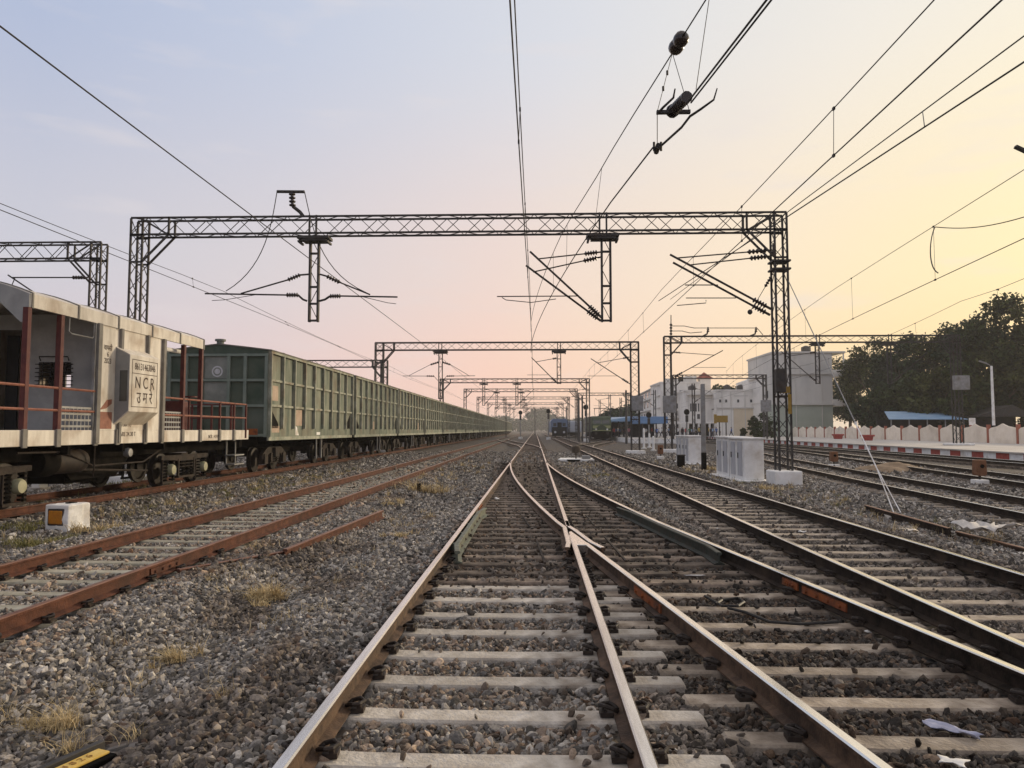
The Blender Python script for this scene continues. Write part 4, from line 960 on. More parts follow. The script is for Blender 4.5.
mb = MB(); mb.tube([(XS - .25, 14.6, 1.42), (XS - .25, 16.1, 1.40), (XS - .3, 17.2, 1.05), (XS - .3, 19.4, 1.05), (XS - .25, 20.4, 1.42)], .022, 6); mb.tube([(XS - .4, 16.9, .98), (XS - .4, 19.8, .80)], .028, 6); mb.tube([(XS - .15, 17.0, 1.5), (XS - .15, 17.0, 1.0), (XS - .3, 17.2, .8)], .02, 6); mb.build('brake_pipe', 'bogie', van)
mb = MB(); mb.lathe([(.02, -.08), (.10, -.07), (.12, 0), (.10, .07), (.02, .08)], (XS - .1, 18.3, 1.32), 0, 12); mb.build('tail_lamp', 'galv', van, smooth=True)
def wheelset(y, parent, x0, wmat='wheel'):
    for s in (-1, 1):
        mb = MB(); c = (x0 + s * (G2 - .02), y, ZR + .46)
        mb.lathe([(.06, -.075), (.44, -.07), (.455, -.065), (.46, .05), (.495, .06), (.49, .075), (.40, .07), (.36, .02), (.16, .02), (.14, .09), (.05, .09)] if s < 0 else [(.05, -.09), (.14, -.09), (.16, -.02), (.36, -.02), (.40, -.07), (.49, -.075), (.495, -.06), (.46, -.05), (.455, .065), (.44, .07), (.06, .075)], c, 0, 28)
        mb.build('wheel', wmat, parent, smooth=True)
def van_bogie(y):
    mb = MB(); x = XS - .42
    for s in (-1, 1):
        xx = XT + s * (hw - .40)
        mb.prism([(y - 1.45, 1.16), (y + 1.45, 1.16), (y + 1.45, 1.05), (y + .55, 1.0), (y + .45, .78), (y - .45, .78), (y - .55, 1.0), (y - 1.45, 1.05)], 0, xx - .05, xx + .05)
        mb.box((xx - .05, y - .5, .50), (xx + .08, y + .5, .56)); mb.box((xx + .02, y - .52, .55), (xx + .07, y - .45, 1.05)); mb.box((xx + .02, y + .45, .55), (xx + .07, y + .52, 1.05))
        for a in (-1, 1):
            mb.box((xx - .02, y + a * 1.0 - .34, .42), (xx + .03, y + a * 1.0 - .27, 1.1)); mb.box((xx - .02, y + a * 1.0 + .27, .42), (xx + .03, y + a * 1.0 + .34, 1.1)); mb.box((xx - .04, y + a * 1.0 - .34, .38), (xx + .04, y + a * 1.0 + .34, .44))
    mb.box((XT - hw + .4, y - .2, .9), (XT + hw - .4, y + .2, 1.2))
    o = mb.build('bogie', 'bogie', van)
    wheelset(y - 1.0, o, XT); wheelset(y + 1.0, o, XT)
    for a in (-1, 1):
        m2 = MB(); m2.lathe([(.02, -.06), (.15, -.06), (.16, .03), (.13, .085), (.02, .1)], (XS - .30, y + a * 1.0, ZR + .46), 0, 16)
        ab = m2.build('axle_box', 'hopper_lid', o, smooth=True)
        for q in (-.22, .22):
            m3 = MB()
            for z in np.linspace(.48, 1.0, 7): m3.lathe([(.05, -.02), (.085, -.02), (.085, .02), (.05, .02)], (XS - .38, y + a * 1.0 + q, z), 2, 10)
            m3.build('coil_spring', 'under', o)
    m3 = MB()
    for q in (-.28, 0, .28):
        for z in np.linspace(.60, .96, 5): m3.lathe([(.05, -.025), (.11, -.025), (.11, .025), (.05, .025)], (XS - .36, y + q, z), 2, 10)
    m3.build('coil_spring', 'under', o)
van_bogie(13.75); van_bogie(21.9)
mb = MB()
for z, d in ((1.02, .22), (.72, .24)): mb.box((XS - .35, 24.6, z), (XS - .02, 25.4, z + .04))
mb.box((XS - .34, 24.62, .7), (XS - .30, 24.66, zf0)); mb.box((XS - .34, 25.34, .7), (XS - .30, 25.38, zf0)); mb.build('step', 'galv', van)
mb = MB(); mb.box((XT - .12, VY1, 1.1), (XT + .12, VY1 + .75, 1.36)); mb.box((XT - .2, VY1 + .55, 1.02), (XT + .2, VY1 + .95, 1.44)); mb.build('coupler', 'under', van)

van.location.y -= .35
# ------------------------------------------------------------------ covered goods wagons
WL = 12.08; wh = 1.83; WP = 12.65; WY0 = 26.3
ORD = ['first', 'second', 'third', 'fourth', 'fifth', 'sixth', 'seventh', 'eighth']
def make_wagon():
    w = thing('goods_wagon', ORD[0] + ' green wagon directly behind the guard van, round mark and vent on its end', 'goods wagon', (XT, WY0 + WL / 2, ZR), 'green covered wagons of the goods train')
    y0, y1 = WY0, WY0 + WL; z0, z1, za = 1.62, 4.65, 5.0
    # side panels as thin sheets on a box body
    mb = MB(); mb.box((XT - wh, y0 + .02, z0), (XT + wh, y1 - .02, z1)); mb.build('body', 'wag_side', w)
    for ye, s in ((y0, -1), (y1, 1)):
        ya, yb = (ye, ye + .022) if s < 0 else (ye - .022, ye)
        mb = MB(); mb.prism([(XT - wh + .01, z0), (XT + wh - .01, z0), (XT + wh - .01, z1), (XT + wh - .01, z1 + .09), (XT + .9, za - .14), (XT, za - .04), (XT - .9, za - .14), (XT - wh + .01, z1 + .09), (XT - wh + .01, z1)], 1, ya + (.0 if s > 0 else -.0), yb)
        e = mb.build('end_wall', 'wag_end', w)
        yy = ye + s * .003; q = ye + s * .09
        lo, hi = min(yy, q), max(yy, q)
        m2 = MB()
        for x in (-wh + .06, -1.15, -.58, .40, 1.0, wh - .06): m2.box((XT + x - .055, lo, z0), (XT + x + .055, hi, z1 - .02))
        for z in (z0 + .02, z0 + 1.08, z0 + 2.0, z1 - .12): m2.box((XT - wh + .02, lo, z), (XT + wh - .02, hi - .01 if s > 0 else hi, z + .09))
        m2.build('end_rib', 'wag_endrib', e)
    # ribs
    n = 9; ys = np.linspace(y0 + .04, y1 - .04, n + 1)
    for s in (-1, 1):
        mb = MB()
        for i, y in enumerate(ys): mb.box((XT + s * wh - .01, y - .055, z0 + (.0 if i in (0, n) else .30)), (XT + s * (wh + .12), y + .055, z1))
        mb.build('side_rib', 'wag_rib', w)
        mb = MB()
        for z, h in ((z0 + 1.10, .085), (z0 + 2.02, .085)):
            for a, b in zip(ys[:-1], ys[1:]): mb.box((XT + s * wh - .01, a + .056, z), (XT + s * (wh + .062), b - .056, z + h))
        mb.box((XT + s * wh - .01, y0, z1 - .01), (XT + s * (wh + .10), y1, z1 + .10)); mb.box((XT + s * wh - .02, y0, z0 - .13), (XT + s * (wh + .05), y1, z0 + .0))
        mb.build('side_rail', 'wag_rib', w)
    # roof in panels
    mb = MB(); mb.prism([(XT - wh - .12, z1 + .08), (XT - wh - .12, z1 + .12), (XT - .9, za - .10), (XT, za), (XT + .9, za - .10), (XT + wh + .12, z1 + .12), (XT + wh + .12, z1 + .08), (XT + .9, za - .15), (XT, za - .05), (XT - .9, za - .15)], 1, y0 - .03, y1 + .03); r = mb.build('roof', 'wag_roof', w)
    mb = MB()
    for y in ys[1:-1:2]: mb.prism([(XT - wh - .1, z1 + .14), (XT - .9, za - .06), (XT, za + .02), (XT + .9, za - .06), (XT + wh + .1, z1 + .14), (XT + wh + .1, z1 + .10), (XT, za - .02), (XT - wh - .1, z1 + .10)], 1, y - .05, y + .05)
    mb.build('roof_rib', 'wag_roof', r)
    # black triangles and repaired panels
    mb = MB(); xs = XT + wh + .002
    ws = (y1 - y0) / n
    mb.prism([(y0 + ws * .82, z0 + .48), (y0 + ws * .82, z0 + .32), (y0 + .25, z0 + .32)] + [(y0 + .25, z0 + 1.05)], 0, xs, xs + .003); mb.build('triangle_mark', 'black_paint', w); mb = MB()
    mb.prism([(y1 - .25, z0 + 1.05), (y1 - .25, z0 + .32), (y1 - ws * .82, z0 + .32), (y1 - ws * .82, z0 + .48)], 0, xs, xs + .003)
    mb.build('triangle_mark', 'black_paint', w)
    # running gear
    mb = MB(); mb.box((XT - .35, y0 + .1, 1.12), (XT + .35, y1 - .1, z0)); mb.box((XT - 1.4, y0 + .1, 1.3), (XT + 1.4, y0 + .3, z0)); mb.box((XT - 1.4, y1 - .3, 1.3), (XT + 1.4, y1 - .1, z0))
    for y in np.linspace(y0 + 1.5, y1 - 1.5, 6): mb.box((XT - 1.45, y, 1.36), (XT + 1.45, y + .08, z0 - .14))
    yc = (y0 + y1) / 2
    mb.lathe([(.05, -.55), (.24, -.5), (.24, .5), (.05, .55)], (XT + .55, yc - .9, 1.1), 1, 12)
    for y in (yc + .1, yc + .75): mb.box((XT + wh - .15, y, .72), (XT + wh - .09, y + .05, z0 - .14))
    mb.build('underframe', 'under', w)
    mb = MB()
    for y in (yc + .12, yc + .9): mb.box((XT + wh - .12, y, .62), (XT + wh - .05, y + .07, z0 - .12))
    mb.build('ladder_rail', 'galv', w)
    for yb in (y0 + 2.25, y1 - 2.25):
        m2 = MB()
        for s in (-1, 1):
            x = XT + s * 1.24
            m2.prism([(yb - 1.25, .98), (yb - .75, 1.22), (yb + .75, 1.22), (yb + 1.25, .98), (yb + 1.25, .78), (yb + .95, .82), (yb + .55, 1.0), (yb + .45, .62), (yb - .45, .62), (yb - .55, 1.0), (yb - .95, .82), (yb - 1.25, .78)], 0, x - .07, x + .07)
            for a in (-1, 1): m2.box((x - .10, yb + a * 1.0 - .17, .60), (x + .12, yb + a * 1.0 + .17, .98)); m2.box((x - .03, yb + a * .32 - .16, .66), (x + .11, yb + a * .32 + .02, 1.0))
        m2.box((XT - wh + .4, yb - .22, .85), (XT + wh - .4, yb + .22, 1.2))
        b = m2.build('bogie', 'bogie', w)
        wheelset(yb - 1.0, b, XT); wheelset(yb + 1.0, b, XT)
        m3 = MB()
        for q in (-.3, -.1, .1, .3):
            for z in (.68, .76, .84, .92): m3.lathe([(.03, -.022), (.085, -.022), (.085, .022), (.03, .022)], (XT + 1.29, yb + q * .9, z), 2, 8)
        m3.build('coil_spring', 'under', b)
    mb = MB(); mb.box((XT - .12, y0 - .12, 1.08), (XT + .12, y0, 1.36)); mb.box((XT - .12, y1, 1.08), (XT + .12, y1 + .3, 1.36)); mb.build('coupler', 'under', w)
    return w
wagon = make_wagon()
NW = 22
for i in range(1, NW):
    c = copy_tree(wagon); c.location = (XT, WY0 + WL / 2 + WP * i, ZR)
    c['label'] = (ORD[i] + ' green covered wagon counted from the guard van') if i < 8 else 'pale green covered wagon in the far hazy half of the goods train, beyond the eighth'
# repaired and rusty panels, different on every near wagon
for w_ in [o for o in COL.objects if o.name.startswith('goods_wagon')][:9]:
    yc_ = w_.location.y; ws = WL / 9
    if w_ is wagon: continue
    for _ in range(random.randint(2, 4)):
        i, lv = random.randint(0, 8), random.randint(0, 2); ya = yc_ - WL / 2 + .04 + i * ws + .1 + random.uniform(0, .25); yb = ya + random.uniform(.45, .9); za_ = (1.72, 2.82, 3.76)[lv] + random.uniform(0, .2)
        mb = MB(); mb.box((XT + wh + .002, ya, za_), (XT + wh + .005, min(yb, yc_ - WL / 2 + (i + 1) * ws - .1), za_ + random.uniform(.3, .7))); mb.build('repair_patch', random.choice(['patch', 'wag_rib', 'wag_greyend', 'rail_rust']), w_)
# what only the first wagon shows
ye = WY0 - .004
mb = MB(); mb.box((XT - .51, ye - .012, 3.73), (XT + .33, ye, 4.52)); mb.box((XT - .51, ye - .012, 2.82), (XT + .33, ye, 3.60)); o = mb.build('end_panel', 'wag_greyend', wagon)
mb = MB()
cx_, cz_ = at_y(217.5, 371.5, WY0).x, at_y(217.5, 371.5, WY0).z
for r0, r1 in ((.20, .15), (.10, .0)):
    n = 26
    for k in range(n):
        a, b = 2 * math.pi * k / n, 2 * math.pi * (k + 1) / n
        mb.add([(cx_ + r * math.cos(t), ye - .016, cz_ + r * math.sin(t)) for r, t in ((r0, a), (r0, b), (max(r1, .001), b), (max(r1, .001), a))], [(0, 1, 2, 3)])
mb.build('round_mark', 'grey_door', o, fix=False)
vx, vz = at_y(220.5, 340, WY0 + .4).x, 4.96
mb = MB(); mb.lathe([(.13, -.05), (.13, .16), (.19, .17), (.19, .24), (.02, .25)], (vx, WY0 + .4, vz), 2, 12); mb.build('roof_vent', 'wag_greyend', wagon)
mb = MB(); xs = XT + wh + .003; ws = WL / 9
for i, za_, zb_, k in ((2, 2.05, 2.68, 'a'), (0, 1.78, 2.02, 'b'), (0, 2.95, 3.5, 'c')):
    mb = MB(); mb.box((xs, WY0 + ws * i + .12 + (.3 if k == 'c' else 0), za_), (xs + .002, WY0 + ws * (i + 1) - .12 - (.2 if k == 'c' else 0), zb_)); mb.build('primer_patch', 'patch', wagon)
mb = MB(); mb.prism([(WY0 + 2.3 * ws, 1.66), (WY0 + 2.62 * ws, 1.66), (WY0 + 2.42 * ws, 2.0), (WY0 + 2.3 * ws, 2.04)], 0, xs + .003, xs + .005); mb.box((xs, WY0 + 4.45 * ws, 1.66), (xs + .003, WY0 + 4.85 * ws, 1.78)); mb.build('chalk_mark', 'whitewash', wagon)
mb = MB(); mb.box((XT + wh - .75, ye - .1, 1.70), (XT + wh - .32, ye - .09, 1.92)); mb.build('number_plate', 'orange_rust', wagon)
# ------------------------------------------------------------------ lineside things
def cabinet_row(name, label, px_near, py_base, px_right, py_top, px_far, ndoor, grp):
    """whitewashed relay cabinets in a row along the track: plain end towards the camera, doors on the left side"""
    p = at_z(px_near, py_base, .06); q = at_y(px_right, py_base, p.y); zt = at_y(px_near, py_top, p.y).z
    far = at_y(px_far, py_base, 1); yf = p.x / far.x if far.x else p.y + 3
    x0, x1, y0, y1 = p.x, q.x, p.y, yf
    n = ndoor; ln = (y1 - y0) / n
    for i in range(n):
        ya, yb = y0 + ln * i, y0 + ln * (i + 1) - .12
        t = thing(name, label[i], 'relay cabinet', ((x0 + x1) / 2, (ya + yb) / 2, .06), grp)
        h = random.uniform(-.06, .04) * (i > 0)
        mb = MB(); mb.box((x0, ya, .0), (x1, yb, zt - .07 + h)); mb.build('body', 'whitewash', t, bevel=.015)
        mb = MB(); mb.box((x0 - .06, ya - .05, zt - .07 + h), (x1 + .05, yb + .05, zt + h)); mb.build('lid', 'whitewash', t, bevel=.015)
        w = (yb - ya)
        for k in range(2):
            a = ya + w * (.12 + .47 * k); b = a + w * .29
            mb = MB(); mb.box((x0 - .022, a, .22), (x0 - .002, b, zt - .16)); d = mb.build('door', 'grey_door', t, bevel=.006)
            mb = MB(); mb.box((x0 - .05, b - .14, .85), (x0 - .022, b - .10, 1.05)); mb.build('handle', 'black_paint', d)
        mb = MB(); mb.box((x0 - .25, ya - .2, -.05), (x1 + .2, yb + .1, .085)); mb.build('plinth', 'whitewash', t, bevel=.02)
cabinet_row('relay_cabinet', ['nearest white relay cabinet left of the near portal mast, plain white end wall', 'farther white relay cabinet in the row left of the near portal mast'], 744.5, 481, 764.5, 437.5, 716, 2, 'white relay cabinets beside the running track')
cabinet_row('relay_cabinet', ['white relay cabinet behind the black and white post', 'white relay cabinet at the far end of the row behind the black and white post'], 689, 464, 703.5, 435.5, 676, 2, 'white relay cabinets beside the running track')
p = at_z(681, 467, .06); t = thing('battery_box', 'small dark box standing low before the farther white cabinets', 'box', p)
mb = MB(); mb.box((p.x - .16, p.y - .2, .0), (p.x + .16, p.y + .2, .62)); mb.build('body', 'black_paint', t, bevel=.02); mb = MB(); mb.box((p.x - .19, p.y - .23, .62), (p.x + .19, p.y + .23, .67)); mb.build('lid', 'steel', t, bevel=.01)
# grey post with a black foot
p = at_z(704, 470, .06); zt = at_y(704, 384, p.y).z
t = thing('concrete_post', 'tall grey concrete post with a black painted foot between the white cabinets', 'post', p)
mb = MB(); mb.prism([(p.x - .095, .85), (p.x + .095, .85), (p.x + .085, zt), (p.x - .085, zt)], 1, p.y - .10, p.y + .10); mb.build('shaft', 'galv', t, bevel=.015)
mb = MB(); mb.prism([(p.x - .105, -.05), (p.x + .105, -.05), (p.x + .10, .85), (p.x - .10, .85)], 1, p.y - .11, p.y + .11); mb.build('painted_foot', 'black_paint', t, bevel=.015)
# whitewashed marker with orange patch at left
p = at_z(57, 531, .03)
t = thing('marker_block', 'chipped whitewashed concrete block with an orange square, in the grass beside the guard van', 'marker block', (p.x, p.y, .02))
a = R(-12)
def rotp(x, y): return (p.x + x * math.cos(a) - y * math.sin(a), p.y + .3 + x * math.sin(a) + y * math.cos(a))
mb = MB(); s = .26; mb.prism([rotp(-s, -s), rotp(s, -s), rotp(s, s), rotp(-s, s)], 2, -.05, .50); o = mb.build('block', 'whitewash', t, bevel=.025)
dfm = o.modifiers.new('sub', 'SUBSURF'); dfm.subdivision_type = 'SIMPLE'; dfm.levels = 3; dfm.render_levels = 3
tx_ = bpy.data.textures.new('chips', 'CLOUDS'); tx_.noise_scale = .18; dm = o.modifiers.new('chips', 'DISPLACE'); dm.texture = tx_; dm.strength = .05; dm.mid_level = .5
mb = MB(); q = [rotp(-.17, -s - .02), rotp(.15, -s - .02), rotp(.15, -s + .03), rotp(-.17, -s + .03)]; mb.prism(q, 2, .14, .40); mb.build('orange_patch', 'orange_paint', t, bevel=.03)
mb = MB(); mb.prism([rotp(-.19, -s - .012), rotp(.17, -s - .012), rotp(.17, -s + .03), rotp(-.19, -s + .03)], 2, .115, .43); mb.build('dark_rim', 'steel', t, bevel=.02)
mb = MB(); mb.lathe([(.10, 0), (.10, .02), (.02, .02)], (*rotp(.02, .05), .50), 2, 10); mb.build('top_hole', 'black_paint', t)
# black box with a yellow plate in the lower left corner
p = at_z(92, 752, .12)
t = thing('ground_marker', 'low black box with a yellow lettered plate on top, cut off by the bottom edge', 'track marker', (p.x, p.y - .15, .05))
dirv = Vector((.34, .94, 0)).normalized(); sd = Vector((dirv.y, -dirv.x, 0)); c0_ = at_z(88, 758, .14)
def qd(u, v): r = Vector((c0_.x, c0_.y, 0)) + sd * u + dirv * v; return (r.x, r.y)
mb = MB(); mb.prism([qd(-.075, -.30), qd(.085, -.30), qd(.085, .11), qd(-.075, .11)], 2, .03, .135); mb.build('box', 'black_paint', t, bevel=.008)
mb = MB(); mb.prism([qd(-.035, -.30), qd(.05, -.30), qd(.05, .09), qd(-.035, .09)], 2, .137, .150); pl_ = mb.build('plate', 'yellow_plate', t, bevel=.003)
mb = MB(); mb.prism([qd(-.095, -.32), qd(-.055, -.32), qd(-.055, .15), qd(-.095, .15)], 2, .05, .165); mb.build('angle_iron', 'steel', t, bevel=.004)
text_part('4 8 2 6', .06, (*qd(.008, -.07), .1515), pl_, mat='plate_ink', rot=(0, 0, math.atan2(dirv.y, dirv.x)))
# point machine slab between the tracks
p = at_z(576, 462, .06)
t = thing('point_machine', 'whitewashed slab with a dark point machine, between turnout and running track', 'point machine', p)
mb = MB(); mb.prism([(p.x - 1.05, p.y - .5), (p.x + 1.0, p.y - .6), (p.x + 1.05, p.y + 1.6), (p.x - .85, p.y + 1.7)], 2, -.02, .24); mb.build('slab', 'whitewash', t, bevel=.05)
mb = MB(); mb.box((p.x - .55, p.y - .55, .12), (p.x + .25, p.y - .35, .23)); mb.box((p.x + .35, p.y - .3, .24), (p.x + .8, p.y + .5, .42)); mb.build('machine', 'galv', t, bevel=.03)
mb = MB(); mb.box((p.x - .5, p.y - .64, .06), (p.x + .2, p.y - .54, .21)); mb.build('duct_mouth', 'black_paint', t)
mb = MB(); mb.lathe([(.03, .24), (.05, .55), (.22, .60), (.27, .78), (.2, .95), (.03, 1.0)], (p.x, p.y, 0), 2, 12); mb.build('target', 'bark', t, smooth=True)
# switch stands: brown lantern on a white foot
for px, py, h, lab in ((980, 485, 1.0, 'brown box signal on a white foot in front of the platform, nearest of its kind'), (834, 468, .9, 'brown box signal on a white foot beyond the near portal mast'), (660.5, 459, 1.1, 'round brown pot signal beside the running track, left of the cabinets')):
    p = at_z(px, py, .08); t = thing('ground_signal', lab, 'ground signal', p, 'low brown ground signals')
    mb = MB(); mb.prism([(p.x - .2, p.y - .2), (p.x + .2, p.y - .2), (p.x + .2, p.y + .2), (p.x - .2, p.y + .2)], 2, -.05, .26); mb.build('foot', 'whitewash', t, bevel=.03)
    mb = MB(); mb.tube([(p.x, p.y, .25), (p.x, p.y, .45)], .04, 8); mb.build('stem', 'steel', t)
    mb = MB(); mb.prism([(p.x - .13, .38), (p.x + .13, .38), (p.x + .17, .46), (p.x + .15, .40 + h * .5), (p.x - .15, .40 + h * .5), (p.x - .17, .46)], 1, p.y - .15, p.y + .15); hd = mb.build('lantern', 'lantern_brown', t, bevel=.03)
    mb = MB(); mb.lathe([(.06, -.04), (.06, 0), (.02, 0)], (p.x, p.y - .15, .45 + h * .25), 1, 12); mb.build('lens', 'black_paint', hd)
# white posts and small white stubs near the second portal
for px, py, yt, lab in ((644, 448, 428, 'stout white post at the foot of the second portal'), (649.5, 447, 433, 'shorter white post beside the stout one'), (653.5, 450, 436, 'thin white post left of the platform trains'), (726, 500, 488, None)):
    if lab is None: continue
    p = at_z(px, py, .1); zt = at_y(px, yt, p.y).z; t = thing('white_post', lab, 'post', p, 'white posts near the second portal')
    mb = MB(); mb.lathe([(.11, -.05), (.10, zt * .9), (.08, zt * .96), (.03, zt)], (p.x, p.y, 0), 2, 10); mb.build('shaft', 'whitewash', t, smooth=True)
    mb = MB(); mb.lathe([(.25, -.05), (.25, .12), (.16, .14)], (p.x, p.y, 0), 2, 10); mb.build('foot', 'whitewash', t)
# signals
def signal(px, py_base, py_top, Y, lab, head=True):
    b = at_y(px, py_base, Y); zt = at_y(px, py_top, Y).z; t = thing('signal_post', lab, 'signal', (b.x, Y, .05), 'colour light signals far along the tracks')
    mb = MB(); mb.tube([(b.x, Y, 0), (b.x, Y, zt - 1.2)], .11, 8); mb.build('mast', 'galv', t)
    mb = MB(); mb.prism([(b.x + .42 * math.cos(k * math.pi / 6), zt - .45 + .45 * math.sin(k * math.pi / 6)) for k in range(12)], 1, Y - .1, Y); hd = mb.build('head', 'black_paint', t)
    mb = MB(); mb.box((b.x - .2, Y - .16, zt - 1.9), (b.x + .2, Y + .06, zt - .92)); mb.build('lamp_case', 'steel', t, bevel=.03)
    mb = MB(); mb.box((b.x - .4, Y - .4, 0), (b.x + .4, Y + .4, .5)); mb.build('foot', 'whitewash', t)
signal(520.5, 438, 410.5, 150, 'black disc signal left of the main track, before the end of the train')
signal(548.5, 437, 409, 140, 'black disc signal right of the main track, pale mast')
signal(586, 437, 404.5, 120, 'black headed signal just left of the green locomotive')
signal(687, 437, 409, 110, 'signal with a pale mast in front of the station building')
signal(649, 440, 412, 112, 'signal standing before the blue platform roof')
for i, (px, Y, s, lab) in enumerate(((569, 150, -1, 'overhead line mast right of the disc signal with the pale mast'), (600, 165, 1, 'slim hazy line mast above the locomotive roof'), (610, 140, -1, 'line mast between locomotive and pale blue roof'), (621, 155, 1, 'hazy line mast over the pale blue platform roof'), (655, 125, -1, 'line mast rising between the two portal masts'), (694, 108, 1, 'line mast left of the grey concrete post'), (535, 230, 1, 'very hazy line mast beside the vanishing rails'), (557, 215, -1, 'hazy line mast over the blue coach'), (506, 170, 1, 'hazy line mast just right of the far wagons'))):
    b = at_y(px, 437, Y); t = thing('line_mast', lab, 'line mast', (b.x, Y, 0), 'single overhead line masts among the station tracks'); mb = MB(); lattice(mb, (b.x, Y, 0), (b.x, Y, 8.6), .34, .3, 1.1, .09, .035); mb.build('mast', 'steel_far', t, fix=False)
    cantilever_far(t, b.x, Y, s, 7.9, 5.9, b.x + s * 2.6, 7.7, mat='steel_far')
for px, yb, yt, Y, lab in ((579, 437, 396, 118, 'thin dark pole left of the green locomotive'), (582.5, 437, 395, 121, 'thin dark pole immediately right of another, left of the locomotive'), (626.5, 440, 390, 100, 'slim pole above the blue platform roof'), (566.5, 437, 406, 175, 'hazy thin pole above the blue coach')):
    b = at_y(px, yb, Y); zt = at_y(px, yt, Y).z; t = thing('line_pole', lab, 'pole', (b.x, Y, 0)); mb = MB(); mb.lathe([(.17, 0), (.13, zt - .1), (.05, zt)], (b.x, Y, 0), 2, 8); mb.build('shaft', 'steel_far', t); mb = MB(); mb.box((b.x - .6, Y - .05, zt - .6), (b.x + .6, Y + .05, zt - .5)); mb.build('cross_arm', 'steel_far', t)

# ------------------------------------------------------------------ platform, fence, shed
def px_(y): return 26.2 + .07 * (y - 40)                      # platform edge
def fx_(y): return 37.8 + .07 * y                             # fence line
PY0, PY1 = 30, 250
pt = thing('platform', 'low station platform at right with a red and white chequered edge', 'platform', (px_(60), 60, 0))
mb = MB(); mb.add([(px_(PY0) - .1, PY0, .66), (fx_(PY0) + 3, PY0, .66), (fx_(PY1) + 3, PY1, .66), (px_(PY1) - .1, PY1, .66)], [(0, 1, 2, 3)])
mb.add([(px_(PY0), PY0, 0), (fx_(PY0) + 3, PY0, 0), (fx_(PY0) + 3, PY0, .66), (px_(PY0) - .1, PY0, .66)], [(0, 1, 2, 3)]); mb.add([(px_(PY0) - .1, PY0, .655), (px_(PY1) - .1, PY1, .655), (px_(PY1) - .1, PY1, .58), (px_(PY0) - .1, PY0, .58)], [(0, 1, 2, 3)])
mb.build('deck', 'plat_top', pt)
y = PY0; k = 0
while y < 145:
    b = y + 1.35; mb = MB()
    mb.add([(px_(y), y, -.05), (px_(b), b, -.05), (px_(b), b, .585), (px_(y), y, .585), (px_(y) + .3, y, -.05), (px_(b) + .3, b, -.05), (px_(b) + .3, b, .585), (px_(y) + .3, y, .585)], [(0, 1, 2, 3), (4, 7, 6, 5), (0, 4, 5, 1), (3, 2, 6, 7), (0, 3, 7, 4), (1, 5, 6, 2)])
    mb.build('red_edge_block' if k % 2 else 'white_edge_block', 'red_paint' if k % 2 else 'whitewash', pt)
    y = b; k += 1
ft = thing('boundary_fence', 'cream gabled panel fence with red posts along the back of the platform', 'fence', (fx_(80), 80, .66))
pan = 4.85; y = 52.0
fd = Vector((.07, 1, 0)).normalized(); fn = Vector((1, -.07, 0)).normalized()
while y < 165:
    a = Vector((fx_(y), y, .66)); mbp = MB()
    mbp.bar(a, a + Vector((0, 0, 1.72)), .26); mbp.build('post', 'red_post', ft)
    p0 = a + fd * .14; L = pan - .28; out = []
    for u, z in ((0, 0), (L, 0), (L, 1.25), (L * .92, 1.42), (L * .68, 1.56), (L * .5, 1.80), (L * .32, 1.56), (L * .08, 1.42), (0, 1.25)): out.append((u, z))
    vs = [p0 + fd * u + Vector((0, 0, z)) + fn * e for e in (-.06, .06) for u, z in out]; n = len(out)
    mbp = MB(); mbp.add(vs, [tuple(range(n)), tuple(range(2 * n - 1, n - 1, -1))] + [(i, i + n, (i + 1) % n + n, (i + 1) % n) for i in range(n)]); mbp.build('panel', 'fence_cream', ft)
    y += pan * fd.y
def on_plat(px, py): return at_z(px, py, .66)
# platform mast light
p = on_plat(994.5, 443); zt = at_y(993, 366, p.y).z
t = thing('platform_lamp', 'white lamp post with a black foot and a bent arm on the platform', 'lamp post', (p.x, p.y, .66))
mb = MB(); mb.tube([(p.x, p.y, 2.3), (p.x, p.y, zt)], [.13, .10], 10); mb.build('post', 'whitewash', t)
mb = MB(); mb.tube([(p.x, p.y, .6), (p.x, p.y, 2.3)], .19, 10); mb.build('painted_foot', 'black_paint', t)
a = at_y(982, 361.5, p.y); mb = MB(); mb.tube([(p.x, p.y, zt - .05), (p.x - .2, p.y, zt + .12), a], .055, 8); mb.build('arm', 'galv', t); mb = MB(); mb.bar(a + Vector((.35, 0, -.15)), a + Vector((-.25, 0, .05)), .2, .1); mb.build('lamp_head', 'galv', t)
# second lamp arm reaching in at the right edge
a = at_y(1015, 146.5, 20); b = at_y(1030, 153.5, 20)
t = thing('street_lamp', 'dark lamp arm tip poking into the right edge of the sky', 'street lamp', (b.x + 2.2, 20, 0))
mb = MB(); mb.tube([(b.x + 2.2, 20, 0), (b.x + 2.2, 20, b.z - 1.6), (b.x + 1.9, 20, b.z - .8), b], [.12, .09, .07, .06], 8); mb.build('post', 'galv', t); mb = MB(); mb.bar(b, a, .12, .09); mb.build('lamp_head', 'steel', t, bevel=.02)
# sign on a red post
p = on_plat(972, 442); t = thing('platform_sign', 'small white board on a red post in front of the cream fence', 'sign', (p.x, p.y, .66)); zt = at_y(972, 418, p.y).z
mb = MB(); mb.box((p.x - .14, p.y - .14, .6), (p.x + .14, p.y + .14, zt - .25)); mb.build('post', 'red_post', t); mb = MB(); mb.box((p.x - .32, p.y - .20, zt - .72), (p.x + .32, p.y - .142, zt)); mb.build('board', 'whitewash', t, bevel=.01)
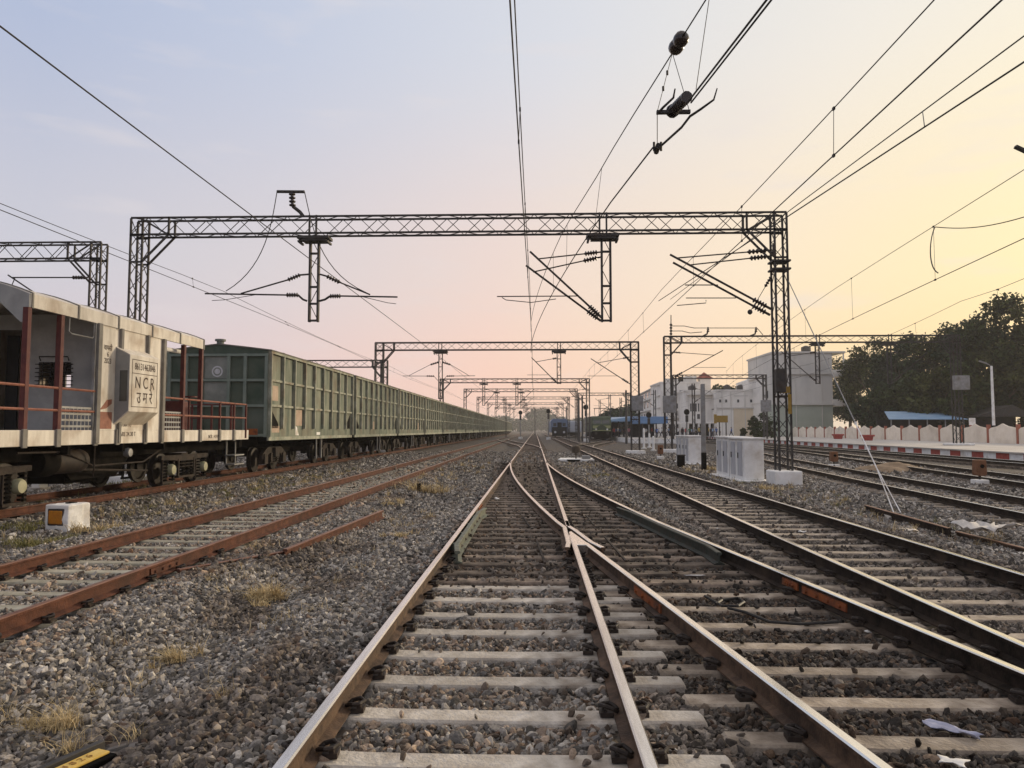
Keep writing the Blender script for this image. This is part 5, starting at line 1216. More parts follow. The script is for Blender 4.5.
# red planters
for px, py, lab in ((838, 439, 'red tapered planter on the platform, the left one of two'), (867.5, 440.5, 'red tapered planter on the platform, near the stay wire')):
    p = on_plat(px, py); t = thing('planter', lab, 'planter', (p.x, p.y, .66), 'red planters on the platform')
    mb = MB(); mb.prism([(p.x - .42, .66), (p.x + .42, .66), (p.x + .52, 1.12), (p.x - .52, 1.12)], 1, p.y - .4, p.y + .4); mb.prism([(p.x - .62, 1.12), (p.x + .62, 1.12), (p.x + .66, 1.32), (p.x - .66, 1.32)], 1, p.y - .5, p.y + .5); mb.build('tub', 'red_paint', t, bevel=.03); mb = MB(); mb.box((p.x - .55, p.y - .42, 1.25), (p.x + .55, p.y + .42, 1.326)); mb.build('soil', 'bark', t)
# blue roofed shed behind the fence
YS_ = 96; s = lambda x, y: at_y(x, y, YS_)
t = thing('shed', 'low shed with a pale blue sheet roof behind the fence, under the trees', 'shed', (s(925, 430).x, YS_, 0))
x0, x1 = s(889, 420).x, s(968, 420).x; z0_, z1_ = s(889, 419).z, s(920, 410).z
mb = MB(); mb.add([(x0, YS_, z0_), (x1, YS_, z0_), (x1 - .6, YS_ + 7, z1_), (x0 + 2.7, YS_ + 7, z1_), (x0, YS_, z0_ - .08), (x1, YS_, z0_ - .08), (x1 - .6, YS_ + 7, z1_ - .08), (x0 + 2.7, YS_ + 7, z1_ - .08)], [(0, 1, 2, 3), (7, 6, 5, 4), (0, 4, 5, 1), (1, 5, 6, 2), (2, 6, 7, 3), (3, 7, 4, 0)]); mb.build('roof', 'blue_roof', t)
mb = MB(); mb.box((x0 + 1, YS_ + 5.5, 0), (x1 - 1, YS_ + 5.7, z0_)); mb.build('wall', 'b_dark', t)
for x in np.linspace(x0 + .4, x1 - .4, 5): mb = MB(); mb.tube([(x, YS_ + .3, 0), (x, YS_ + .3, z0_)], .08, 6); mb.build('post', 'galv', t)
t = thing('shed', 'dark pitched roof shelter behind the lamp post at the right edge', 'shed', (s(1010, 430).x, YS_, 0)); x0, x1 = s(975, 420).x, s(1036, 420).x
mb = MB(); mb.prism([(x0, s(0, 417).z), (x1, s(0, 417).z), ((x0 + x1) / 2 + 1, s(0, 406).z)], 1, YS_, YS_ + 7); mb.build('roof', 'steel', t); mb = MB(); mb.box((x0 + 1, YS_ + 3, 0), (x1 - 1, YS_ + 3.2, s(0, 417).z - .01)); mb.build('wall', 'b_dark', t)

# ------------------------------------------------------------------ buildings
def window_in(b, x0, x1, z0, z1, yf, dep=.25, bars=1, fm='b_white'):
    mb = MB(); f = .09
    mb.box((x0 - f, yf - .05, z0 - f), (x1 + f, yf + .02, z0)); mb.box((x0 - f, yf - .05, z1), (x1 + f, yf + .02, z1 + f)); mb.box((x0 - f, yf - .05, z0), (x0, yf + .02, z1)); mb.box((x1, yf - .05, z0), (x1 + f, yf + .02, z1))
    for k in range(bars): x = x0 + (x1 - x0) * (k + 1) / (bars + 1); mb.box((x - .04, yf - .035, z0), (x + .04, yf + .0, z1))
    w = mb.build('window', fm, b)
    m2 = MB(); m2.box((x0, yf - .02, z0), (x1, yf - .006, z1)); m2.build('pane', 'glass', w)
# big three storey building
YG = 138.0; g = lambda x, y, d=0: at_y(x, y, YG + d)
x0, x1 = g(790, 400).x, g(833, 400).x; xr_ = g(845, 400).x
bg = thing('building', 'tall three storey grey-white building with balconies in front of the trees', 'building', (x0, YG, 0))
zt, zm_, zl_ = g(800, 353).z, g(800, 374).z, g(800, 404.5).z
mb = MB(); mb.box((x0 - 3, YG, zl_), (x1, YG + 16, zt)); mb.build('wall', 'b_grey', bg)
mb = MB(); mb.box((x0 - 3, YG + .05, 0), (x1 - .05, YG + 16, zl_ - .001)); mb.build('lower_wall', 'b_green', bg)
mb = MB()
for z in (zm_, zl_): mb.box((x0 - 3.1, YG - .38, z - .1), (x1 + .1, YG - .002, z + .22)); 
mb.box((x0 - 3.2, YG - .3, zt - .02), (xr_ + .2, YG + 16.3, zt + .28)); mb.build('string_course', 'b_grey', bg)
for z in (zm_ - .5, zl_ - .3, .8):
    mb = MB(); mb.box((x1 + .002, YG - .2, z), (xr_, YG + 14, z + .3)); mb.box((xr_ - .15, YG - .2, z + .3), (xr_, YG + 14, z + 1.25)); mb.box((x1 + .002, YG - .2, z + .3), (xr_ - .151, YG - .05, z + 1.25)); mb.build('balcony', 'b_white', bg)
mb = MB()
for z in (zm_ + .9, zl_ + 1.1, 2.3):
    for y in (YG + 3, YG + 9): mb.box((x1 + .002, y, z), (x1 + .06, y + 2.2, z + 2.2))
mb.build('doorway', 'b_dark', bg)
mb = MB(); mb.box((xr_ - .22, YG - .18, zm_ + .75), (xr_ - .02, YG + .0, zt - .02)); mb.build('column', 'b_white', bg)
mb = MB(); mb.tube([(x1 - 1, YG + 4, zt + .28), (x1 - 1, YG + 4, zt + 1.6)], .04, 5); mb.tube([(x0 + 2, YG + 3, zt + .28), (x0 + 2, YG + 3, zt + 1.3)], .04, 5); mb.build('roof_rod', 'steel_far', bg)
# its lower annex at left
x0a = g(756.5, 400, 4).x; ztl = g(770, 376, 4).z
ba = thing('building', 'plain two storey pale annex with one dark window, left of the near portal mast', 'building', ((x0a + x0) / 2, YG + 4, 0))
mb = MB(); mb.add([(x0a, YG + 9, 0), (x0 - 3.01, YG + 4, 0), (x0 - 3.01, YG + 15, 0), (x0a, YG + 18, 0), (x0a, YG + 9, ztl - .5), (x0 - 3.01, YG + 4, ztl + .3), (x0 - 3.01, YG + 15, ztl + .3), (x0a, YG + 18, ztl - .5)], [(0, 3, 2, 1), (4, 5, 6, 7), (0, 1, 5, 4), (1, 2, 6, 5), (2, 3, 7, 6), (3, 0, 4, 7)]); mb.build('wall', 'b_white', ba)
xw = g(763, 395, 7).x; u_ = (xw - x0a) / (x0 - 3.01 - x0a); window_in(ba, xw - .5, xw + .5, g(763, 399, 6).z, g(763, 391.5, 6).z, YG + 9 - 5 * u_ - .22, fm='b_grey', bars=0)
mb = MB(); mb.bar((x0a - .2, YG + 8.8, ztl - .45), (x0 - 3.0, YG + 3.8, ztl + .35), .3, .4); mb.build('parapet', 'b_white', ba); mb = MB(); mb.bar((x0a - .1, YG + 8.9, zl_ + .5), (x0 - 3.0, YG + 3.9, zl_ + .6), .15, .25); mb.build('string_course', 'b_white', ba)
# station buildings
def block(label, Y, xl, xr, ytop, dep, mat, rows=(), zbase=.0, name='building', cat='building', parapet=True, extra=None):
    a = at_y(xl, 400, Y).x; b = at_y(xr, 400, Y).x; zt = at_y(xl, ytop, Y).z
    t = thing(name, label, cat, ((a + b) / 2, Y, 0)); mb = MB(); mb.box((a, Y, zbase), (b, Y + dep, zt)); mb.build('wall', mat, t)
    if parapet: mb = MB(); mb.box((a - .15, Y - .15, zt), (b + .15, Y + dep + .1, zt + .28)); mb.build('parapet', mat, t)
    for (x0_, x1_, yt, yb, bars) in rows:
        p = at_y(x0_, yt, Y); q = at_y(x1_, yb, Y); window_in(t, p.x, q.x, q.z, p.z, Y - .003, bars=bars)
    return t
Yb = 158
b1 = block('white three storey station building behind the portals, rooftop clutter and square windows', Yb, 661, 700, 383, 14, 'b_white', [(671.5, 676, 390.5, 396.5, 1), (679.5, 684, 390.5, 393, 1), (676.5, 680.5, 403.5, 408.5, 1), (675, 683, 411, 415.5, 2)])
p = at_y(661, 383, Yb); mb = MB(); mb.box((at_y(667, 400, Yb + 5).x, Yb + 5, p.z + .2), (at_y(679, 400, Yb + 5).x, Yb + 9, p.z + 1.3)); mb.box((at_y(686, 400, Yb + 6).x, Yb + 6, p.z + .2), (at_y(697, 400, Yb + 6).x, Yb + 10, p.z + 1.9)); mb.build('roof_room', 'b_grey', b1)
mb = MB(); mb.lathe([(.55, 0), (.55, 1.0), (.2, 1.2)], (at_y(681, 400, Yb + 2).x, Yb + 2, p.z + .27), 2, 12); mb.build('water_tank', 'black_paint', b1)
mb = MB(); mb.box((at_y(681, 400, Yb).x, Yb - 1.4, at_y(690, 397.5, Yb).z), (at_y(700, 400, Yb).x, Yb - .002, at_y(690, 396.5, Yb).z)); mb.box((at_y(670, 400, Yb).x, Yb - .9, at_y(690, 418, Yb).z), (at_y(700, 400, Yb).x, Yb - .004, at_y(690, 417, Yb).z)); mb.build('sunshade', 'b_white', b1)
b2 = thing('building', 'long pale station block with rows of ledges receding behind the second portal mast', 'building', (at_y(648, 400, 170).x, 170, 0))
xa = at_y(661, 400, Yb + 1).x; yn, yfar = Yb + 1, 215; xf = at_y(636, 400, yfar).x; z2_ = at_y(661, 384.5, Yb).z
mb = MB(); mb.add([(xa, yn, 0), (xa + 6, yn + 12, 0), (xf + 10, yfar, 0), (xf, yfar, 0), (xa, yn, z2_), (xa + 6, yn + 12, z2_), (xf + 10, yfar, z2_), (xf, yfar, z2_)], [(0, 1, 2, 3), (4, 7, 6, 5), (0, 3, 7, 4), (0, 4, 5, 1), (1, 5, 6, 2), (2, 6, 7, 3)]); mb.build('wall', 'b_white', b2)
mb = MB(); d = Vector((xf - xa, yfar - yn, 0)); nn = Vector((-d.y, d.x, 0)).normalized()
for z in (3.8, 6.6, 9.2, z2_):
    for k in range(1): mb.bar(Vector((xa, yn, z)) + nn * .25, Vector((xf, yfar, z)) + nn * .25, .5, .22)
mb.build('ledge', 'b_grey', b2)
for z in (1.2, 4.6, 7.3, 9.9):
    for k in range(8):
        m2 = MB(); c = Vector((xa, yn, z)) + d * ((k + .5) / 8); e = c + d.normalized() * 2.4; m2.add([c + nn * .02, e + nn * .02, e + nn * .02 + Vector((0, 0, 1.3)), c + nn * .02 + Vector((0, 0, 1.3))], [(0, 1, 2, 3)]); m2.build('window', 'glass', b2, fix=False)
cu = thing('cupola', 'small rooftop room with a red pyramid roof on the station building', 'roof cupola', (at_y(704, 380, Yb + 8).x, Yb + 8, 0))
c_ = at_y(704, 380, Yb + 8); zt = at_y(704, 378.5, Yb + 8).z; zk = at_y(704, 373.5, Yb + 8).z
mb = MB(); mb.box((c_.x - 1.2, c_.y - 1.2, p.z - 3), (c_.x + 1.2, c_.y + 1.2, zt)); mb.build('room', 'b_white', cu)
mb = MB(); mb.add([(c_.x - 1.6, c_.y - 1.6, zt), (c_.x + 1.6, c_.y - 1.6, zt), (c_.x + 1.6, c_.y + 1.6, zt), (c_.x - 1.6, c_.y + 1.6, zt), (c_.x, c_.y, zk + .3)], [(0, 1, 4), (1, 2, 4), (2, 3, 4), (3, 0, 4), (3, 2, 1, 0)]); mb.build('roof', 'red_roof', cu)
b3 = block('low white station wing with tall dark louvred windows and a blank upper wall', 150, 685.5, 716, 391.5, 12, 'b_white', [(690 + 2.6 * k, 691.6 + 2.6 * k, 403.5, 411.5, 0) for k in range(5)] + [(697, 700, 414, 419, 0)])
mb = MB(); mb.box((at_y(687, 400, 150).x, 148.6, at_y(690, 395, 150).z), (at_y(716, 400, 150).x, 149.99, at_y(690, 393.6, 150).z)); mb.box((at_y(668, 400, 150).x, 147.5, at_y(690, 423.5, 150).z), (at_y(716, 400, 150).x, 149.98, at_y(690, 421.8, 150).z)); mb.build('sunshade', 'b_white', b3)
b4 = block('white upper and cream lower station wing next to the yellow station board', 146, 716.5, 757, 391, 14, 'b_white', [])
mb = MB(); mb.box((at_y(716.8, 400, 146).x, 145.85, 0), (at_y(733, 400, 146).x, 145.99, at_y(690, 408.8, 146).z)); mb.build('lower_wall', 'b_white', b4)
mb = MB(); mb.box((at_y(733.1, 400, 146).x, 145.85, 0), (at_y(757, 400, 146).x, 145.99, at_y(690, 407.5, 146).z)); mb.build('lower_wall', 'b_cream', b4)
mb = MB(); mb.box((at_y(716.5, 400, 146).x, 145.6, at_y(690, 408.6, 146).z), (at_y(757, 400, 146).x, 145.98, at_y(690, 407.4, 146).z)); mb.build('ledge', 'b_grey', b4)
mb = MB(); mb.box((at_y(733.6, 400, 146).x, 145.93, at_y(690, 396.4, 146).z), (at_y(748, 400, 146).x, 145.985, at_y(690, 395.4, 146).z)); mb.build('name_strip', 'b_grey', b4)
for bb, x0_, x1_, Yw in ((b3, 686.5, 715.5, 150), (b1, 662, 685, 158)):
    mb = MB(); mb.box((at_y(x0_, 400, Yw).x, Yw - .03, .66), (at_y(x1_, 400, Yw).x, Yw - .004, at_y(690, 424.3, Yw).z)); mb.build('veranda_shade_sheet', 'b_dark', bb)  # dark sheet on the wall standing in for the shade inside the veranda
    for xx in np.linspace(x0_ + 1, x1_ - 1, 6): mb = MB(); c = at_y(xx, 400, Yw - 2.2); mb.box((c.x - .18, c.y - .18, .66), (c.x + .18, c.y + .18, at_y(690, 423.0, Yw).z)); mb.build('column', 'b_white', bb)
for bb, Yw, xs_ in ((b1, 158, (665, 688)), (b3, 150, (688.5, 704)), (b4, 146, (722, 731, 745, 754)), (bg, 138, (796, 822))):
    for xx in xs_: c = at_y(xx, 400, Yw - .15); zt_ = at_y(xx, 384 if bb is b1 else 392 if bb in (b3, b4) else 356, Yw).z; mb = MB(); mb.tube([(c.x, c.y, .7), (c.x, c.y, zt_)], .07, 6); mb.build('drain_pipe', 'b_grey', bb)
for bb, Yw, px_t, py_t, r_ in ((b3, 153, 692, 390, .8), (b4, 150, 727, 389.5, .7), (b4, 152, 741, 389.5, .9), (bg, 143, 806, 351, .9)):
    c = at_y(px_t, py_t, Yw); mb = MB(); mb.lathe([(r_, -.6), (r_, .7), (r_ * .3, 1.0)], c, 2, 12); mb.build('water_tank', 'steel_far', bb)
for xx in (719, 725, 737, 750): p_ = at_y(xx, 399.5, 146); q_ = at_y(xx + 2.2, 402.5, 146); window_in(b4, p_.x, q_.x, q_.z, p_.z, 146 - .003, bars=0)
mb = MB(); xw0 = at_y(712, 400, 149).x
for k in range(4): mb.box((xw0 + k * .9, 148.2, at_y(690, 409 - 3.6 * k, 149).z - .12), (xw0 + k * .9 + 1.3, 149.4, at_y(690, 409 - 3.6 * k, 149).z)); 
mb.build('fire_stair', 'steel_far', b3)
# far side platform with its blue roof
sp = thing('platform', 'island platform with a white edge under the blue roof near the locomotive', 'platform', (20, 125, 0))
mb = MB(); mb.add([(13.6, 104, .66), (22.5, 104, .66), (33, 145, .66), (33, 147, .66), (13.6, 210, .66)], [(0, 1, 2, 3, 4)]); mb.build('deck', 'plat_top', sp, fix=False)
mb = MB(); 
for a, b in (((13.6, 104), (22.5, 104)), ((22.5, 104), (33, 145)), ((13.6, 210), (13.6, 104))): mb.bar((a[0], a[1], .32), (b[0], b[1], .32), .25, .67)
mb.build('edge_wall', 'whitewash', sp)
for (xa_, xb_, yt, yb, Yn, dep, mt, lab) in ((611, 633.5, 416.5, 421.5, 128, 30, 'blue_roof', 'pale blue platform roof just right of the green locomotive'), (640.5, 668, 416.5, 423.5, 116, 20, 'blue_roof_dark', 'deeper blue platform roof between the two portal masts')):
    a = at_y(xa_, yb, Yn); b = at_y(xb_, yt, Yn); t = thing('platform_roof', lab, 'platform roof', ((a.x + b.x) / 2, Yn, .66))
    mb = MB(); mb.add([(a.x, Yn, a.z), (b.x, Yn, a.z), (b.x, Yn + .15, b.z), (a.x, Yn + .15, b.z - (.5 if xa_ < 620 else 0)), (a.x, Yn + dep, b.z + .4), (b.x, Yn + dep, b.z + .4), (a.x, Yn + dep, a.z), (b.x, Yn + dep, a.z)], [(0, 1, 2, 3), (3, 2, 5, 4), (0, 3, 4, 6), (1, 7, 5, 2), (6, 4, 5, 7)]); mb.build('roof', mt, t)
    for x in np.linspace(a.x + .5, b.x - .5, 4): mb = MB(); mb.tube([(x, Yn + 1.5, .6), (x, Yn + 1.5, a.z + .1)], .1, 6); mb.build('post', 'steel_far', t)
    mb = MB(); mb.box((a.x + .3, Yn + dep * .6, .66), (b.x - .3, Yn + dep * .6 + .2, a.z)); mb.build('back_wall', 'b_dark', t)
# station board
c = at_y(721.5, 419, 118); t = thing('station_board', 'yellow station name board on two posts in front of the white wing', 'station board', (c.x, 118, .0))
mb = MB(); mb.box((c.x - 1.15, 118, c.z - .55), (c.x + 1.0, 118.1, c.z + .55)); mb.build('board', 'yellow_sign', t, bevel=.02); mb = MB(); mb.box((c.x - 1.15 - .05, 117.9, c.z - .7), (c.x - .75, 117.98, c.z + .75)); mb.build('side_panel', 'yellow_sign', t, bevel=.15)
mb = MB(); mb.tube([(c.x - .3, 118.2, 0), (c.x - .3, 118.2, c.z)], .09, 6); mb.tube([(c.x + .75, 118.2, 0), (c.x + .75, 118.2, c.z)], .09, 6); mb.build('post', 'steel', t)

# ------------------------------------------------------------------ locomotive and coach far ahead
LX, LY = at_y(601.5, 430, 122).x, 122.0
lo_ = thing('locomotive', 'dark green electric locomotive facing the camera with pale yellow-green nose panels', 'locomotive', (LX, LY, ZR))
w = 1.55
mb = MB(); mb.prism([(LY, 1.55), (LY - .35, 1.7), (LY - .35, 2.75), (LY + .25, 3.9), (LY + .6, 4.15), (LY + 17, 4.15), (LY + 17, 1.55)], 0, LX - w, LX + w); mb.build('body', 'loco_green', lo_, bevel=.08)
mb = MB()
for s in (-1, 1): mb.prism([(LX + s * .25, 2.62), (LX + s * 1.45, 2.62), (LX + s * 1.45, 2.2), (LX + s * 1.0, 2.1), (LX + s * .55, 2.5)], 1, LY - .372, LY - .352)
mb.box((LX - 1.5, LY - .371, 1.72), (LX + 1.5, LY - .352, 1.86)); mb.build('nose_stripe', 'loco_yellow', lo_)
mb = MB()
for s in (-1, 1): mb.add([(LX + s * .10, LY - .28, 2.92), (LX + s * 1.3, LY - .28, 2.92), (LX + s * 1.3, LY + .18, 3.75), (LX + s * .10, LY + .18, 3.75)], [(0, 1, 2, 3)])
mb.build('windscreen', 'glass', lo_, fix=False)
mb = MB(); mb.box((LX - w, LY - .2, .65), (LX + w, LY + .2, 1.549)); mb.prism([(LX - 1.35, .65), (LX + 1.35, .65), (LX + .9, .38), (LX - .9, .38)], 1, LY - .35, LY - .2); mb.box((LX - 1.3, LY + .3, .7), (LX + 1.3, LY + 16, 1.5)); mb.build('underframe', 'under', lo_)
for s in (-1, 1): mb = MB(); mb.lathe([(.05, -.75), (.24, -.74), (.24, -.68), (.10, -.65), (.10, -.2)], (LX + s * .95, LY, 1.35), 1, 12); mb.build('buffer', 'steel', lo_)
for s in (-1, 1): mb = MB(); mb.lathe([(.02, -.40), (.16, -.39), (.16, -.34)], (LX + s * .9, LY, 1.98), 1, 10); mb.build('headlight', 'whitewash', lo_)
for yb in (LY + 3, LY + 13): wheelset(yb - 1.2, lo_, LX); wheelset(yb + 1.2, lo_, LX)
mb = MB(); mb.tube([(LX - .8, LY + 3, 4.2), (LX - .8, LY + 4.6, 4.9), (LX - .8, LY + 3.4, 5.5)], .05, 5); mb.tube([(LX + .8, LY + 3, 4.2), (LX + .8, LY + 4.6, 4.9), (LX + .8, LY + 3.4, 5.5)], .05, 5); mb.tube([(LX - 1, LY + 3.4, 5.52), (LX + 1, LY + 3.4, 5.52)], .06, 5); mb.build('pantograph', 'steel', lo_)
QX, QY = at_y(559.5, 426, 170).x, 170.0
co = thing('passenger_coach', 'pale blue coach end with dark lower half, left of the locomotive, hazy', 'coach', (QX, QY, ZR))
mb = MB(); mb.prism([(QX - 1.95, 1.3), (QX + 1.95, 1.3), (QX + 1.95, 3.9), (QX + 1.5, 4.45), (QX - 1.5, 4.45), (QX - 1.95, 3.9)], 1, QY, QY + 22); mb.build('body', 'coach_blue', co, bevel=.05)
mb = MB(); mb.box((QX - 1.7, QY - .4, .5), (QX + 1.7, QY - .001, 2.55)); mb.box((QX - .5, QY - .03, 2.55), (QX + .5, QY - .001, 3.6)); mb.build('end_gear', 'van_dark', co)
mb = MB(); mb.box((QX - 1.4, QY - .03, 2.75), (QX - .7, QY - .001, 3.5)); mb.box((QX + .7, QY - .03, 2.75), (QX + 1.4, QY - .001, 3.5)); mb.build('end_window', 'glass', co)
for s in (-1, 1): mb = MB(); mb.lathe([(.05, -.9), (.26, -.89), (.26, -.8), (.1, -.78), (.1, -.4)], (QX + s * 1.0, QY, 1.4), 1, 10); mb.build('buffer', 'coach_pale', co)
wheelset(QY + 2, co, QX); wheelset(QY + 4, co, QX)
co2 = thing('passenger_coach', 'pale grey coach side behind the blue one, seen past its right side', 'coach', (at_y(573, 430, 180).x, 180, ZR))
x_ = at_y(575, 430, 180).x; mb = MB(); mb.box((x_ - 1.6, 180, 1.3), (x_ + 1.6, 202, 4.1)); mb.build('body', 'coach_pale', co2, bevel=.2); mb = MB(); mb.box((x_ - 1.3, 180.3, .5), (x_ + 1.3, 201, 1.3)); mb.build('underframe', 'under', co2)
wheelset(182, co2, x_)
# ------------------------------------------------------------------ people on the far platforms
def body_mesh(stride):
    """one standing figure grown from a jointed skeleton: 0 skin, 1 shirt, 2 trousers, 3 hair"""
    v = [(0, 0, .93), (0, 0, 1.16), (0, .01, 1.40), (0, .0, 1.50), (0, -.02, 1.60), (0, -.01, 1.72)]; r = [.13, .14, .12, .05, .095, .07]; e = [(0, 1), (1, 2), (2, 3), (3, 4), (4, 5)]
    for s in (-1, 1):
        k = len(v); v += [(s * .19, .01, 1.40), (s * .25, .03 + s * stride * .1, 1.14), (s * .25, -.05 + s * stride * .2, .88), (s * .25, -.07 + s * stride * .22, .79)]; r += [.065, .045, .036, .035]; e += [(2, k), (k, k + 1), (k + 1, k + 2), (k + 2, k + 3)]
        k = len(v); v += [(s * .10, 0, .90), (s * .11, -.02 - s * stride * .25, .50), (s * .12, .03 - s * stride * .45, .09), (s * .13, -.13 - s * stride * .45, .05)]; r += [.09, .062, .045, .04]; e += [(0, k), (k, k + 1), (k + 1, k + 2), (k + 2, k + 3)]
    me = bpy.data.meshes.new('person'); me.from_pydata(v, e, []); o = bpy.data.objects.new('person', me); COL.objects.link(o)
    sk = o.modifiers.new('skin', 'SKIN'); me.skin_vertices[0].data[0].use_root = True
    for i, q in enumerate(r): me.skin_vertices[0].data[i].radius = (q, q * (.72 if i < 3 else 1))
    o.modifiers.new('sub', 'SUBSURF').render_levels = 1; o.modifiers['sub'].levels = 1
    bpy.context.view_layer.update()
    out = bpy.data.meshes.new_from_object(o.evaluated_get(bpy.context.evaluated_depsgraph_get())); bpy.data.objects.remove(o)
    out.materials.clear()
    for m in ('skin', 'shirt', 'trousers', 'hair'): out.materials.append(MT[m])
    for p in out.polygons:
        z = p.center.z; x = abs(p.center.x)
        p.material_index = 3 if z > 1.66 or (z > 1.56 and p.center.y > .03) else 0 if z > 1.45 or (x > .2 and z < 1.12) or z < .04 else 1 if z > .93 else 2
        p.use_smooth = True
    return out
MT['skin'] = material('skin', (.20, .11, .07)); MT['shirt'] = material('shirt', (.5, .5, .5)); MT['trousers'] = material('trousers', (.03, .03, .045)); MT['hair'] = material('hair', (.01, .008, .007))
SH = {'white': (.66, .65, .63), 'red': (.38, .05, .05), 'blue': (.08, .14, .36), 'dark': (.03, .03, .04), 'pink': (.52, .22, .25), 'yellow': (.52, .38, .10), 'pale blue': (.35, .45, .6), 'green': (.08, .18, .10)}
for k, c in SH.items(): MT['shirt_' + k] = material('shirt_' + k.replace(' ', '_'), c)
PM = [body_mesh(0), body_mesh(.8)]
folk = [(614, 440, 128, 'red', 'under the pale blue roof right of the locomotive'), (618, 440, 126, 'white', 'under the pale blue roof, beside a red shirt'), (624, 440, 129, 'dark', 'under the pale blue roof, beyond a white shirt'), (629, 440, 127, 'pink', 'at the right end of the pale blue roof'),
        (646, 439, 118, 'white', 'below the deeper blue roof, left side'), (652, 439, 120, 'red', 'below the deeper blue roof, near its middle'), (657, 439, 117, 'blue', 'below the deeper blue roof, right of a red shirt'), (662, 439, 121, 'white', 'below the deeper blue roof, right side'),
        (672, 439, 126, 'pink', 'just right of the right portal mast'), (678, 438.5, 128, 'white', 'under the louvred windows, left of the signal'), (683, 439, 124, 'dark', 'right beside the signal mast'), (689.5, 439, 122, 'green', 'right of the signal, before the louvred windows'), (694.5, 440, 118, 'white', 'standing out before the white station wing'), (699, 439, 125, 'yellow', 'left of the grey concrete post'),
        (711, 439.5, 125, 'dark', 'right of the grey concrete post'), (716.5, 439.5, 121, 'blue', 'below the yellow station board, left'), (720, 439.5, 122, 'pale blue', 'below the yellow station board, middle'), (731.5, 439.5, 120, 'blue', 'right of the yellow station board')]
for i, (px, py, Yp, c, where) in enumerate(folk):
    b = at_y(px, py, Yp); o = bpy.data.objects.new('person', PM[i % 2]); COL.objects.link(o); o.location = (b.x, Yp, .66 if b.x < 13.6 or px < 700 else .66); o.rotation_euler = (0, 0, R(random.choice([0, 40, 90, 180, 250, 300]))); o.scale = (1, 1, random.uniform(.95, 1.05))
    o.material_slots[1].link = 'OBJECT'; o.material_slots[1].material = MT['shirt_' + c]
    tag(o, f'person in a {c} shirt {where}', 'person', 'people waiting on the station platforms')

for i in range(24):
    px = 612 + i * 4.4 + random.uniform(-1.5, 1.5); Yp = random.uniform(131, 144)
    b = at_y(px, 436, Yp); o = bpy.data.objects.new('person', PM[i % 2]); COL.objects.link(o); o.location = (b.x, Yp, .66); o.rotation_euler = (0, 0, random.uniform(0, 6.28)); o.scale = (1, 1, random.uniform(.92, 1.05))
    k = random.choice(list(SH)); o.material_slots[1].link = 'OBJECT'; o.material_slots[1].material = MT['shirt_' + k]
    tag(o, 'tiny person in the waiting crowd under the dark station veranda and blue roofs', 'person', 'crowd waiting under the station veranda')

# ------------------------------------------------------------------ trees
def leaf_cloud(n, clumps, size, gen):
    """small tilted leaf quads spread through irregular clumps"""
    idx = gen.choice(len(clumps), n, p=np.array([c[3] ** 2 for c in clumps]) / sum(c[3] ** 2 for c in clumps))
    cc = np.array([c[:3] for c in clumps])[idx]; rr = np.array([c[3] for c in clumps])[idx]
    d = gen.normal(size=(n, 3)); d /= np.linalg.norm(d, axis=1)[:, None]
    rad = rr * np.clip(gen.normal(.80, .27, n), .05, 1.5); p = cc + d * rad[:, None] * np.array([1, 1, .78])
    a = gen.normal(size=(n, 3)) + d * .6; a /= np.linalg.norm(a, axis=1)[:, None]
    t = gen.normal(size=(n, 3)); t -= a * (t * a).sum(1)[:, None]; t /= np.linalg.norm(t, axis=1)[:, None]; b = np.cross(a, t)
    s = size * gen.uniform(.55, 1.35, n)[:, None]; l = .6
    V = np.stack([p - t * s, p - b * s * l * .8 + t * s * .1, p + t * s, p + b * s * l], 1).reshape(-1, 3)
    Fc = np.arange(n * 4).reshape(n, 4); return V, Fc
def tree(label, x, y, h, rad, seed, leafn=6500, size=.30, mat='leaf', crown_base=.28, grp='trees behind the platform', name='tree', zb=0.0):
    g_ = np.random.default_rng(seed); t = thing(name, label, 'tree', (x, y, zb), grp)
    cl = []; zc = h * (1 + crown_base) / 2; hz_ = h * (1 - crown_base) / 2
    for k in range(30):
        th = g_.uniform(0, 2 * math.pi); u = g_.uniform(-1, 1); q = math.sqrt(max(0, 1 - u * u)) * g_.uniform(.45, 1.12) * (1 - .25 * max(u, 0))
        cl.append((q * rad * math.cos(th), q * rad * math.sin(th), zc + u * hz_ * .86, rad * g_.uniform(.15, .36)))
    V, Fc = leaf_cloud(leafn, cl, size, g_)
    cr = raw_mesh('crown', V, Fc, mat, t)
    mb = MB(); r0 = .02 * h + .06
    mb.tube([(x, y, zb - .2), (x + g_.normal() * .1, y, zb + h * .2), (x + g_.normal() * .3, y + g_.normal() * .3, zb + h * .45), (x + g_.normal() * .4, y, zb + h * .72)], [r0, r0 * .8, r0 * .6, r0 * .2], 8)
    for c in cl[::3]:
        z0_ = h * g_.uniform(.22, .5); mb.tube([(x, y, zb + z0_), (x + c[0] * .5, y + c[1] * .5, zb + (z0_ + c[2]) / 2 + .3), (x + c[0], y + c[1], zb + c[2])], [r0 * .45, r0 * .28, r0 * .08], 6)
    mb.build('trunk', 'bark', t, fix=False); return t
def top_h(px, py, Y): return at_y(px, py, Y).z
